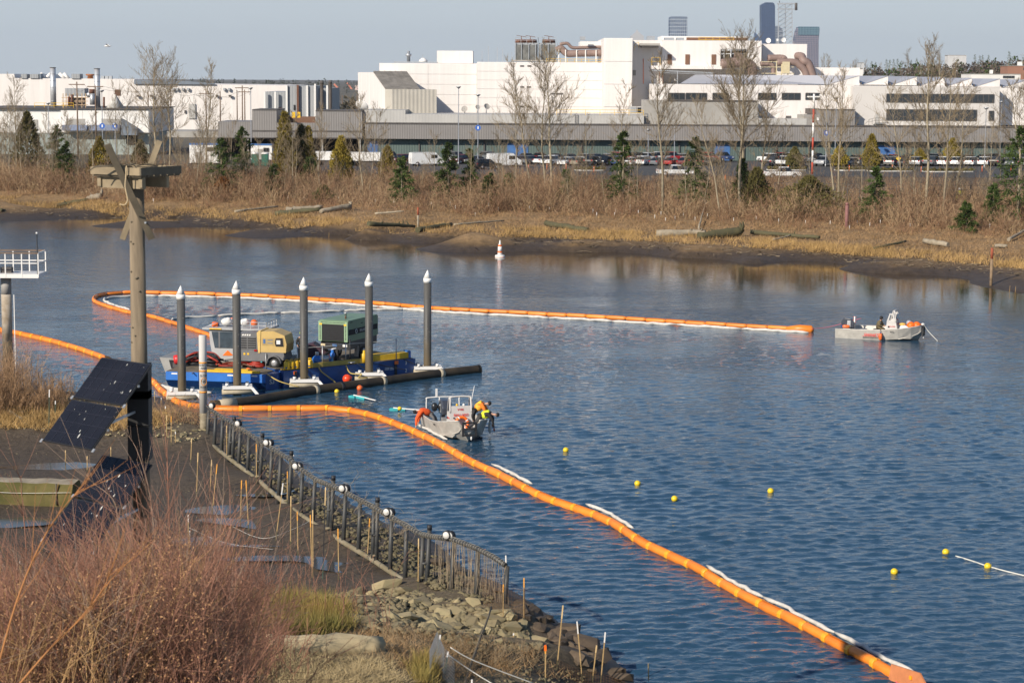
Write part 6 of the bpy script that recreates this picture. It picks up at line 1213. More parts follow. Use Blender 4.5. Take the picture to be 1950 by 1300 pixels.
def heap(name, label, c, w, d, h, n, rad, mts, cat='hose', ang=0.0):
    t = thing(name, label, cat, c, ang)
    for k in range(n):
        z0 = rad + h * k / n; pts = [(-w / 2 * r_.uniform(.8, 1.05), r_.uniform(-d, d), z0 * .7), (-w / 4, r_.uniform(-d, d), z0 + r_.uniform(0, .15)), (0, r_.uniform(-d, d), z0 + r_.uniform(.0, .2)), (w / 4, r_.uniform(-d, d), z0 + r_.uniform(-.02, .12)), (w / 2 * r_.uniform(.8, 1.05), r_.uniform(-d, d), z0 * .6)]
        MB().tube(bez(pts, 4), rad, 6).build('hose', mts[k % len(mts)], t)
    return t
heap('hose_heap', 'heap of black hoses with a few red ones on the barge', G(385, 699, 1.05) + Vector((0, .6, 0)), 2.4, .5, .75, 16, .07, [BLACK, BLACK, BLACK, M('hose_red', (.34, .035, .02), .5)], ang=aang)
heap('hose_line', 'red and orange hoses lying along the yellow planks', G(450, 700, 1.1) + Vector((0, .5, 0)), 2.6, .35, .15, 5, .045, [M('hose_red', (.34, .035, .02), .5), RUST], ang=aang)
c = G(490, 699, 1.06); t = thing('hose_coil', 'red hose coiled on the deck before the tan compressor', 'hose')
t.location = c
for k in range(7):
    a_ = .5 - .03 * k; MB().tube([(a_ * math.cos(w * .45) + r_.uniform(-.05, .05), a_ * .62 * math.sin(w * .45) + r_.uniform(-.04, .04), .05 + .062 * k + .12 * (1 - math.cos(w * .45)) * .3) for w in range(15)], .045, 6).build('coil', M('hose_red', (.34, .035, .02), .5), t)
MB().box((.3, -.3, .4), (.1, .08, .1)).build('coupling', M('teal_clip', (.05, .35, .40), .5), t)
# green compressor
GRE = M('compressor_green', (.15, .235, .145), .45, .06, 1.5); GRD = M('compressor_green_light', (.25, .37, .225), .45, .06, 1.5); q = G(634, 689, 1.13) + Vector((0, .4, 0)); t = thing('green_compressor', 'big green towable compressor with a black grille front', 'compressor', q, R(-22)); W2 = 1.06
MB().b2((-W2 + .04, .2, .75), (W2 - .04, 4.4, 1.3)).build('chassis', M('chassis_black', (.02, .02, .022), .5), t); MB().b2((-W2, .0, 1.303), (W2, 4.5, 2.62)).build('body', GRE, t); MB().b2((-W2 + .02, .1, 2.623), (W2 - .02, 4.4, 2.68)).build('roof', GRE, t)
MB().b2((-W2 + .26, -.03, 1.33), (W2 - .26, -.003, 2.42)).build('grille', DARK, t)
for k in range(8): MB().b2((-W2 + .26, -.07, 1.36 + .135 * k), (W2 - .26, -.033, 1.395 + .135 * k)).build('grille_slat', BLACK, t)
for a_, c_ in (((-W2, -.06, 1.3), (-W2 + .25, -.003, 2.6)), ((W2 - .25, -.06, 1.3), (W2, -.003, 2.6)), ((-W2 + .253, -.06, 2.43), (W2 - .253, -.003, 2.6))): MB().b2(a_, c_).build('front_frame', GRD, t)
vh = MB()
for k in range(18): vh.b2((-W2 + .18 + k * .098, -.068, 2.50), (-W2 + .24 + k * .098, -.063, 2.56))
for sx in (-1, 1):
    for k in range(12): vh.b2((sx * (W2 - .13) - .035, -.068, 1.42 + .085 * k), (sx * (W2 - .13) + .035, -.063, 1.47 + .085 * k))
tag(vh.build('vent_hole', DARK, t), kind='stuff')
for sx in (-1, 1): MB().b2((sx * (W2 - .17) - .09, -.075, 2.36), (sx * (W2 - .17) + .09, -.063, 2.47)).build('yellow_corner', YELLOW, t)
MB().b2((W2 + .003, .1, 1.72), (W2 + .012, 4.4, 2.08)).build('black_stripe', DARK, t); text_mesh('lettering', 'SULLAIR', .24, M('logo_grey', (.5, .52, .52), .5), t, (W2 + .018, 2.15, 1.9), (R(90), 0, R(90)), .003)
rg = MB(); rg.tube([(0, .13 * math.cos(k * .524), .13 * math.sin(k * .524)) for k in range(13)], .028, 6); rg.build('logo_ring', M('logo_grey', (.5, .52, .52), .5), t, None, (W2 + .02, 1.2, 1.9))
for y_, z_, mt in ((.35, 2.52, DARK), (1.9, 2.34, DARK)): MB().b2((W2 + .003, y_, z_), (W2 + .012, y_ + .3, z_ + .05)).build('handle', mt, t)
for x, mt in ((-.85, M('cream_label', (.6, .5, .32), .6)), (.0, BLUE), (.75, WHITE)): MB().b2((x - .16, .17, .95), (x + .16, .197, 1.1)).build('label_plate', mt, t)
for sx in (-1, 1):
    wl = MB().lathe([(.22, -.13), (.42, -.13), (.42, .13), (.22, .13)], 18, (sx * .9, 2.4, .42), 0, True, Matrix.Rotation(R(90), 3, 'Y')).build('wheel', TYRE, t); MB().lathe([(.05, -.135), (.22, -.14), (.22, .14), (.05, .135)], 14, (sx * .9, 2.4, .42), 0, True, Matrix.Rotation(R(90), 3, 'Y')).build('rim', RIM, wl)
MB().prism([(1.55, .35), (1.75, .95), (3.0, .95), (3.1, .5), (2.9, .85), (1.95, .85)], 'x', W2 - .25, W2).build('mudguard', M('chassis_black', (.02, .02, .022), .5), t); MB().b2((W2 - .25, 1.45, .2), (W2, 1.55, .9)).build('mud_flap', CONC, t)
MB().lathe([(.07, 2.68), (.07, 2.95), (.1, 2.96), (.1, 3.05)], 10, (.1, 1.6, 0)).build('exhaust', STEEL, t); MB().lathe([(.05, 2.68), (.05, 2.85)], 8, (.3, 1.2, 0)).build('lifting_eye', RUST, t); MB().bar((0, .2, .8), (0, -1.6, .5), .12, .12).build('tow_bar', BLACK, t); MB().b2((-.3, .0, 0), (.3, .2, .75)).build('stand', BLACK, t); MB().tube([(W2 + .1, .1, 0), (W2 + .1, .1, 1.5)], .05, 8).build('black_post', BLACK, t)
# deck clutter
q = G(604, 695, 1.13); t = thing('blue_pump', 'blue pump with a grey motor on the barge behind the rim', 'pump', q, R(20)); MB().ball((0, 0, .35), (.35, .28, .3)).build('casing', BBL, t); MB().lathe([(.22, -.3), (.22, .3)], 12, (.45, 0, .4), 0, True, Matrix.Rotation(R(90), 3, 'Y')).build('motor', STEEL, t); MB().b2((-.4, -.3, 0), (.8, .3, .1)).build('skid', EDGE, t); MB().lathe([(.12, .6), (.12, .85)], 10, (0, 0, 0)).build('outlet', STEEL, t)
q = G(633, 694, 1.13); t = thing('blue_valve', 'blue fire monitor valve standing by the thin white stanchion', 'valve', q); MB().lathe([(.09, 0), (.09, .5), (.16, .52), (.16, .75), (.1, .78), (.1, .95)], 12).build('stem', BBL, t); MB().tube([(-.25, 0, .95), (.25, .05, 1.05)], .05, 8).build('lever', WHITE, t); MB().ball((-.3, .2, .2), (.3, .25, .2)).build('blue_base', BBL, t)
q = G(655, 693, 1.13); t = thing('white_board', 'white board lying on deck in front of the green compressor', 'board', q, R(-25)); MB().box((0, .4, .12), (1.1, .8, .05)).build('board', WHITE, t); MB().b2((-.5, .1, 0), (-.4, .8, .093)).build('batten', WOODP, t); MB().b2((.4, .1, 0), (.5, .8, .093)).build('batten', WOODP, t)
q = G(600, 687, 1.13); t = thing('dark_tarp', 'dark maroon tarpaulin heap behind the blue pump', 'tarpaulin', q); MB().prism([(-1.1, 0), (-.9, .9), (-.1, 1.15), (.9, .5), (1.6, 0)], 'y', -.1, 1.3).build('tarp', M('tarp_maroon', (.05, .02, .03), .6, .4, 2, bump=.5, bscale=4), t)
buoy(473, 706, 0, .22, BUO, 'orange buoy hanging on the front of the low barge', z=1.0); buoy(661, 721, 0, .30, M('red_orange_buoy', (.72, .06, .015), .35, .08, 2), 'big red orange buoy against the long barge side', z=.5)
buoy(685, 738.5, 0, .19, BUO, 'small orange ball floating in front of the black pipe', z=.12)
FL = 'small yellow floats on the water'
for px, py, lab in ((641.5, 745.5, 'yellow float close to the black pipe'), (1077.5, 857, 'yellow float nearest the right of the crewed boat'), (1214, 920.5, 'yellow float above the middle of the long boom'), (1284.5, 949.5, 'yellow float right of the middle of the boom'), (1467.5, 935, 'yellow float far from the boom in open water'), (1703, 1088.5, 'yellow float left of the floating rope'), (1801, 1051, 'yellow float at the upper end of the floating rope'), (1881, 1078, 'yellow float threaded on the floating rope')): buoy(px, py - .5, 0, .155 if py < 1000 else .15, BUOY, lab, 'yellow_float', FL, z=.07)
rope('float_rope', 'pale rope with red marks floating at the right', [G(1820, 1058, .02), G(1850, 1067, .03), G(1880, 1077, .04), G(1920, 1088, .02), G(1975, 1101, .02)], .03, WR)
rope('float_rope', 'pink line lying on the water beside the boom end', [G(1600, 1222, .02), G(1640, 1252, .02), G(1690, 1285, .02), G(1740, 1325, .02)], .022, M('pink_rope', (.6, .12, .16), .6))
TEAL = M('teal_foam', (.04, .38, .40), .6, .1, 3)
def boards(c, ang, n, label):
    t = thing('teal_float', label, 'float', c, ang)
    for k in range(n): MB().box((-.55 + .42 * k, .12 * (k % 2), .05), (.5, .42, .12)).build('foam_board', TEAL, t)
    MB().bar((-.6, .05, .14), (.75 + .3 * n, -.35, .08), .07, .05).build('white_pole', WHITE, t)
boards(G(686, 758, 0), R(-40), 3, 'three teal foam boards with a white pole floating by the pipe end'); boards(G(768, 781, 0), R(-5), 2, 'teal foam boards with a pole floating at the stern of the crewed boat')
buoy(761, 777.5, 0, .13, BUOY, 'tiny yellow float on the teal boards by the crewed boat', 'yellow_float', z=.2)
# channel buoy
q = G(952, 489, 0); t = thing('channel_buoy', 'white channel buoy with orange bands near the far bank', 'buoy', q); MB().lathe([(.55, -.4), (.55, .12), (.5, .2), (.27, .22)], 18).build('float_collar', WHITE, t); MB().lathe([(.27, .222), (.25, .6)], 16).build('body', WHITE, t); MB().lathe([(.262, .45), (.26, .62)], 16).build('orange_band', ORANGE, t); MB().lathe([(.25, .602), (.22, 1.15)], 16).build('body', WHITE, t); MB().lathe([(.225, 1.152), (.22, 1.32)], 16).build('orange_band', ORANGE, t); MB().lathe([(.2, 1.322), (.1, 1.5), (.08, 1.7), (.03, 1.85)], 12).build('top', WHITE, t); MB().lathe([(.553, -.1), (.553, .02)], 18).build('orange_band', ORANGE, t)

# ================================================================== containment booms
BOOMC = M('boom_orange', (.80, .20, .016), .45, .10, 1.6, bump=.5, bscale=7, col2=(.88, .26, .03), rnd=.12); BOOMY = M('boom_amber', (.88, .36, .02), .45, .08, 2); SORB = M('white_sorbent', (.56, .53, .48), .9, .18, 3, bump=.5, bscale=14)
def float_me(r, L):
    return MB().tube([(-L / 2, 0, -r * .1), (-L / 2 + .06, 0, 0), (-L / 2 + .22, 0, 0), (0, 0, 0), (L / 2 - .22, 0, 0), (L / 2 - .06, 0, 0), (L / 2, 0, -r * .1)], [r * .45, r * .8, r, r * 1.03, r, r * .8, r * .45], 10).mesh('float', BOOMC)
def boom(label, pts, step, r, collar=True, seed=0):
    pts = resample(bez(pts, 8), step); t = thing('containment_boom', label, 'boom', pts[len(pts) // 2], group='orange containment booms'); off = t.location.copy(); me = float_me(r, step); cm = MB().lathe([(r * .92, -.11), (r * 1.08, -.09), (r * 1.08, .09), (r * .92, .11)], 10, (0, 0, 0), 0, False, Matrix.Rotation(R(90), 3, 'Y')).mesh('collar', BOOMY); r_ = random.Random(seed)
    for i in range(len(pts) - 1):
        a_, c_ = pts[i], pts[i + 1]; d = c_ - a_; o = link('float', me, t, (a_ + c_) / 2 - off + Vector((0, 0, r_.uniform(-.03, .03)))); o.rotation_euler = (r_.uniform(-.4, .4), 0, math.atan2(d.y, d.x)); o.scale = (d.length / step, r_.uniform(.93, 1.05), r_.uniform(.93, 1.05))
        if collar: k = link('collar', cm, t, a_ - off); k.rotation_euler = (0, 0, math.atan2(d.y, d.x))
    tp = MB().tube([p + Vector((0, 0, r * .98)) - off for p in pts], .025, 4, caps=False).build('tension_strap', M('strap_dark', (.4, .12, .02), .7), t)
    return t
zB = .1
near_boom = boom('long orange boom running from the left past the bank to the lower right', [G(x, y, zB) for x, y in ((-30, 620), (0, 628), (60, 640), (120, 655), (200, 682), (285, 722), (310, 745), (345, 768), (400, 777), (470, 779), (540, 778), (640, 778), (715, 793), (790, 822), (850, 852), (900, 880), (960, 908), (1040, 948), (1150, 987), (1230, 1036), (1325, 1080), (1400, 1125), (1500, 1175), (1600, 1228), (1690, 1275), (1732, 1302))], 1.7, .195, True, 1)
boom('orange boom looping around the barge out to the far boat', [G(x, y, zB) for x, y in ((1543, 628), (1400, 619.5), (1200, 607), (1000, 596), (830, 587), (700, 576), (500, 563.5), (300, 557), (240, 557), (200, 560), (180, 566), (185, 576), (240, 593), (290, 603), (340, 618), (400, 638), (430, 652))], 1.75, .165, False, 2)
q = G(1538, 628, .15); t = thing('boom_end', 'thick tapered orange end of the boom towed by the far boat', 'boom end', q); MB().tube([(-1.6, .5, .0), (-.6, .2, .05), (.25, 0, .0), (.45, 0, -.05)], [.2, .33, .36, .2], 12).build('end_float', BOOMC, t); MB().b2((.3, -.05, -.2), (.36, .05, .25)).build('end_plate', WHITE, t)
def sorb(label, pts, r, seed, z=.08, gaps=0.0):
    pts = resample(bez(pts, 8), .5); r_ = random.Random(seed); t = thing('sorbent_boom', label, 'boom', pts[len(pts) // 2], group='white sorbent booms'); off = t.location.copy(); run = []
    skip = 0
    for i, p in enumerate(pts):
        if skip > 0: skip -= 1; continue
        run.append(p - off + Vector((r_.uniform(-.05, .05), r_.uniform(-.05, .05), z + r_.uniform(-.03, .04))))
        if len(run) > 11 or i == len(pts) - 1:
            if len(run) > 2: MB().tube(run, [r * .4] + [r * r_.uniform(.8, 1.15) for _ in run[1:-1]] + [r * .4], 8).build('sock', SORB, t)
            skip = r_.randint(5, 16) if r_.random() < gaps else 0; run = [] if skip else [run[-1]]
    return t
sorb('white sorbent socks along the far side of the long orange boom', [G(x + 5, y - 8, 0) for x, y in ((790, 817), (850, 850), (900, 878), (960, 906), (1040, 946), (1150, 985), (1230, 1034), (1325, 1078), (1400, 1123), (1500, 1172), (1600, 1222), (1690, 1268), (1738, 1292), (1762, 1318))], .085, 3, .06, .45)
sorb('white sorbent socks along the near side of the looping boom', [G(x, y + 4.5, 0) for x, y in ((1540, 630), (1400, 622), (1200, 610), (1000, 599), (830, 590), (700, 579), (500, 566), (300, 559.5), (250, 560.5), (212, 563), (199, 567), (206, 573), (250, 588))], .115, 4, .06)
sorb('thin white sorbent line stretched across the loop behind the barge', [G(x, y, 0) for x, y in ((325, 612), (345, 606), (420, 602), (500, 598), (600, 594.5), (700, 591), (820, 588.5))], .10, 5, .06)
sorb('white sorbent socks at the left end below the blue hull', [G(x, y, 0) for x, y in ((305, 737), (325, 744), (350, 748), (385, 750), (410, 752))], .16, 6, .1)
rope('tow_line', 'thin pink tow line from the boom end to the far boat', [G(1545, 626, .3), G(1580, 622, .4), G(1640, 606, 1.1)], .02, M('pink_rope', (.6, .12, .16), .6))
q = G(1732, 1302, .1); t = thing('fabric_flap', 'faded orange fabric end panel of the boom at the lower edge', 'fabric', q, R(-60)); MB().prism([(-1.0, -.1), (-.9, .45), (.5, .5), (.9, .1), (.6, -.1)], 'y', -.03, .03).build('panel', M('faded_orange', (.55, .20, .08), .6, .15, 3), t); MB().box((.1, -.05, .25), (.12, .04, .12)).build('buckle', BOOMY, t)

# ================================================================== work boats
ALU = M('brushed_aluminium', (.50, .465, .41), .5, .2, 1.6, metal=.15, bump=.08, bscale=10); ALUD = M('aluminium_inside', (.28, .27, .26), .6, .15, 2, metal=.2); PALE = M('pale_console', (.56, .53, .50), .5, .06, 2); REDP = M('red_lettering', (.6, .04, .03), .5); BLKP = M('black_lettering', (.02, .02, .02), .6)
def boat(loc, rz, label, ring):
    t = thing('work_boat', label, 'boat', loc, rz, 'aluminium work boats')
    S = [(-3.2, 1.02, .66, .9, -.12, -.3), (-1.5, 1.1, .68, .97, -.1, -.32), (.3, 1.14, .74, .97, -.02, -.33), (1.6, 1.08, .86, .85, .1, -.3), (2.5, .86, 1.0, .58, .3, -.2), (2.95, .62, 1.08, .38, .5, 0.0), (3.2, .46, 1.12, .34, .72, .45)]
    S = [(x, gb * 1.33, gz, cb * 1.33, cz, kz) for x, gb, gz, cb, cz, kz in S]
    b = MB(); vs = []; fs = []; n = 9
    for x, gb, gz, cb, cz, kz in S:
        vs += [(x, gb - .07, gz), (x, gb, gz), (x, cb, cz), (x * .995, 0, kz), (x, -cb, cz), (x, -gb, gz), (x, -gb + .07, gz), (x - .03, -min(cb, gb - .1), .12 if x < 2.6 else gz - .5), (x - .03, min(cb, gb - .1), .12 if x < 2.6 else gz - .5)]
    for i in range(len(S) - 1):
        for j in range(n): fs.append((i * n + j, i * n + (j + 1) % n, (i + 1) * n + (j + 1) % n, (i + 1) * n + j))
    k = (len(S) - 1) * n; fs += [tuple(range(n)), tuple(k + j for j in range(n - 1, -1, -1))]; b.add(vs, fs); b.build('hull', ALU, t)
    for sy in (-1, 1):
        MB().tube([(x, sy * (gb - .03), gz + .02) for x, gb, gz, *_ in S], .04, 8).build('gunwale', ALU, t); MB().tube([(x, sy * (cb + .01), cz) for x, gb, gz, cb, cz, kz in S[3:]], .03, 6).build('spray_rail', ALU, t)
    fr = MB()
    for sy in (-.36, .36): fr.b2((3.22, sy - .05, .3), (3.34, sy + .05, 1.08))
    for z in (.36, .7, 1.04): fr.b2((3.225, -.31, z - .04), (3.335, .31, z + .04))
    fr.bar((3.28, -.32, 1.02), (3.28, 0, .78), .09, .07); fr.bar((3.28, .32, 1.02), (3.28, 0, .78), .09, .07); fr.build('push_frame', BLACK, t); MB().ball((3.28, .1, .2), (.05, .05, .12)).build('tow_eye', WHITE, t)
    # console
    cs = MB(); loft(cs, [(.45, -.64, .13), (1.5, -.64, .13), (1.5, .64, .13), (.45, .64, .13)], [(.6, -.62, 1.3), (1.3, -.62, 1.3), (1.3, .62, 1.3), (.6, .62, 1.3)]); cs.build('console', PALE, t)
    wf = MB(); wf.tube(bez([(1.28, -.6, 1.3), (1.2, -.58, 1.95), (1.14, -.48, 2.15), (1.14, .48, 2.15), (1.2, .58, 1.95), (1.28, .6, 1.3)], 4), .05, 8); wf.build('windshield_frame', PALE, t); [MB().tube([(.62, sy * .6, 1.3), (.85, sy * .58, 2.05), (1.14, sy * .48, 2.15)], .035, 8).build('side_frame', PALE, t) for sy in ((-1, 1) if ring else (1,))]
    MB().prism([(1.24, 1.302), (1.3, 1.302), (1.265, 1.66), (1.22, 1.66)], 'y', -.58, .58).build('dash_panel', PALE, t)
    for y in (-.2, .18): MB().ball((1.18, y, 1.7), (.06, .07, .08)).build('instrument', YELLOW if y < 0 else WHITE, t)
    MB().lathe([(.05, 0), (.05, .02)], 10, (1.42, -.42, 1.02), 0, False, Matrix.Rotation(R(90), 3, 'Y')).build('port_hole', DARK, t); MB().lathe([(.06, -.02), (.06, .02)], 10, (.75, -.65, .95), 0, False, Matrix.Rotation(R(90), 3, 'X')).build('port_hole', DARK, t)
    text_mesh('lettering', 'BALLARD', .2, REDP, t, (1.365, 0, 1.17), (R(82), 0, R(90)), .003); text_mesh('lettering', 'V105', .17, REDP, t, (1.302, -.02, 1.46), (R(84), 0, R(90)), .003); text_mesh('lettering', 'BALLARD', .13, REDP, t, (.98, -.645, .98), (R(90), 0, 0), .003)
    if not ring: text_mesh('lettering', 'Ballard', .42, REDP, t, (-.35, -1.44, .44), (R(80), 0, R(-1)), .003, sx=1.05); MB().box((-.3, -1.41, .25), (1.55, .006, .03), 0, 0, Matrix.Rotation(R(-10), 3, 'X')).build('underline', REDP, t); text_mesh('lettering', 'MARINE CONSTRUCTION', .13, BLKP, t, (-.3, -1.395, .14), (R(80), 0, R(-1)), .003)
    text_mesh('registration', 'WN', .16, BLKP, t, (1.15, -1.48, .66), (R(78), 0, R(3)), .003)
    # outboard engine
    ob = MB(); ob.prism([(-2.95, .62), (-3.0, 1.15), (-2.75, 1.48), (-2.2, 1.42), (-1.95, 1.05), (-1.98, .62)], 'y', -.3, .3); o = ob.build('outboard_cowling', M('cowling_dark', (.05, .055, .07), .2, .05, 1, spec=.7), t); bv = o.modifiers.new('b', 'BEVEL'); bv.width = .09; bv.segments = 3
    MB().b2((-2.5, -.315, .75), (-2.25, .315, 1.25)).build('silver_flash', STEEL, t); MB().prism([(-3.45, -.5), (-3.3, .62), (-2.9, .619), (-3.25, -.5)], 'y', -.1, .1).build('outboard_leg', M('cowling_dark', (.05, .055, .07), .2, .05, 1, spec=.7), t)
    MB().b2((-1.6, -.45, .13), (-1.1, .45, .6)).build('bench', ALUD, t)
    if ring:
        tr = bez([(0, .33 * math.cos(k * .5236), .33 * math.sin(k * .5236)) for k in range(13)], 3); o = MB().tube(tr, .085, 10).build('rl', ORANGE); bpy.data.objects.remove(o)
        L_ = thing('life_ring', 'orange and white life ring on the console of the crewed boat', 'life ring'); Mx = Matrix.Translation(loc) @ Matrix.Rotation(rz, 4, 'Z'); L_.location = Mx @ Vector((1.56, 0, .74)); L_.rotation_euler = (0, R(-8), rz)
        MB().tube(tr, .085, 10).build('ring', ORANGE, L_)
        for k in (1, 4, 7, 10): a_ = k * .5236; MB().tube([(0, .33 * math.cos(a_ + d), .33 * math.sin(a_ + d)) for d in (-.09, 0, .09)], .09, 10).build('white_band', WHITE, L_)
        rl = MB(); rl.tube(bez([(-3.1, .95, .7), (-3.1, .95, 1.35), (-3.1, .8, 1.5), (-3.1, -.8, 1.5), (-3.1, -.95, 1.35), (-3.1, -.95, .7)], 4), .035, 8); rl.build('stern_arch', WHITE, t); MB().b2((-3.14, -.42, 1.5), (-3.06, -.32, 2.0)).build('light_post', WHITE, t); MB().tube([(-3.1, -.2, .7), (-3.1, -.2, 1.5)], .03, 6).build('arch_post', WHITE, t); MB().tube([(.6, .62, 1.1), (.3, 1.0, 2.6)], .018, 6).build('whip_antenna', WHITE, t)
        for y in (-.62, -.25): MB().ball((-2.5, y, 1.05), (.17, .19, .26)).build('engine_unit', M('engine_black', (.02, .022, .025), .3), t)
    else:
        MB().tube([(-2.0, 0, .13), (-2.0, 0, 1.55)], .055, 8).build('tow_post', WHITE, t)
        for z in (1.1, 1.3, 1.5): MB().tube([(-2.12, 0, z), (-1.88, 0, z)], .03, 6).build('post_pin', REDP, t)
        for y in (-.62, .62):
            sw = MB(); sw.prism([(.58, 1.302), (.80, 1.97), (.88, 1.97), (.70, 1.302)], 'y', y - .02, y + .02); sw.prism([(1.24, 1.302), (1.10, 1.97), (1.02, 1.97), (1.12, 1.302)], 'y', y - .02, y + .02); sw.prism([(.70, 1.303), (.76, 1.45), (1.1, 1.45), (1.12, 1.303)], 'y', y - .019, y + .019); sw.prism([(.86, 1.86), (.88, 1.97), (1.02, 1.97), (1.04, 1.86)], 'y', y - .019, y + .019); sw.build('side_window_frame', PALE, t)
        MB().b2((1.27, -.42, 1.52), (1.3, .42, 1.9)).build('windshield_glass', M('boat_glass', (.25, .33, .38), .1, .1, 1), t)
    return t
bow = G(893, 841, 0); hd = R(-75); c = bow - Vector((math.cos(hd), math.sin(hd), 0)) * 3.15; NB = boat((c.x, c.y, .02), hd, 'aluminium work boat bow on, three crew leaning over its sides', True)
c2 = G(1676, 643.5, 0); FBO = boat((c2.x, c2.y, .02), R(-21), 'aluminium work boat side on, towing the far boom end', False); bpy.context.view_layer.update()
fl = lambda B, x, y, z: B.matrix_world @ Vector((x, y, z))
def fender(c, r, h, mt, label):
    t = thing('fender', label, 'fender', c, group=None); MB().lathe([(.03, -h / 2), (r * .7, -h / 2 + .06), (r, -h / 2 + .15), (r, h / 2 - .15), (r * .7, h / 2 - .06), (.03, h / 2)], 12).build('body', mt, t); MB().tube([(0, 0, h / 2), (0, .12, h / 2 + .3)], .015, 5).build('lanyard', BLKP, t); MB().lathe([(.05, h / 2 - .03), (.05, h / 2 + .07)], 8).build('collar', BB, t)
fender(fl(FBO, .35, -1.68, .28), .14, .58, BUO, 'orange fender hanging amidships on the far boat'); fender(fl(NB, 1.4, 1.62, .45), .09, .68, BUOW, 'long white fender on the right side of the crewed boat')
c = fl(FBO, -2.5, -.7, .82); t = thing('orange_float', 'short orange float lying at the stern of the far boat', 'float', c, R(-15)); MB().lathe([(.08, -.28), (.13, -.2), (.13, .2), (.08, .28)], 12, (0, 0, 0), 0, True, Matrix.Rotation(R(90), 3, 'Y')).build('body', BUO, t); MB().b2((-.4, -.08, -.08), (-.27, .08, .08)).build('blue_end', BB, t)
c = fl(FBO, 1.55, -.2, .15); t = thing('white_sack', 'big white sack slumped in front of the far boat console', 'sack', c, R(-21)); MB().prism([(-.1, .2), (.05, 1.0), (.4, .95), (.95, .65), (1.0, .2)], 'y', -.4, .4).build('sack', M('sack_white', (.75, .73, .71), .9, .1, 4, bump=.6, bscale=6), t); MB().ball((.2, -.1, 1.0), (.26, .25, .12)).build('yellow_lining', M('sack_yellow', (.7, .4, .08), .7), t); t.children[0].modifiers.new('b', 'BEVEL').width = .15
for k, (x, y) in enumerate(((2.35, -.15), (2.75, .05))): buoy(0, 0, 100, .33, M('bright_orange_bag', (.85, .15, .01), .5, .08, 2), ('left' if k == 0 else 'right') + ' one of two bright orange ball floats in the far boat bow', group='orange ball floats in the far boat bow').location = fl(FBO, x, y, 1.05)
buoy(0, 0, 100, .22, M('grey_ball', (.36, .36, .40), .4), 'grey ball float behind the orange ones in the far boat', group=None).location = fl(FBO, 2.1, .4, 1.2)
rope('anchor_line', 'white anchor line running from the far boat bow into the water', [fl(FBO, 3.3, .1, 1.1), fl(FBO, 3.7, .1, .6), fl(FBO, 4.4, 0, -.05)], .03, WR); q = fl(FBO, 3.2, .15, 1.12); t = thing('anchor_roller', 'pale roller on the bow of the far boat', 'roller', q); MB().ball((0, 0, .05), (.14, .12, .1)).build('roller', BUOW, t)

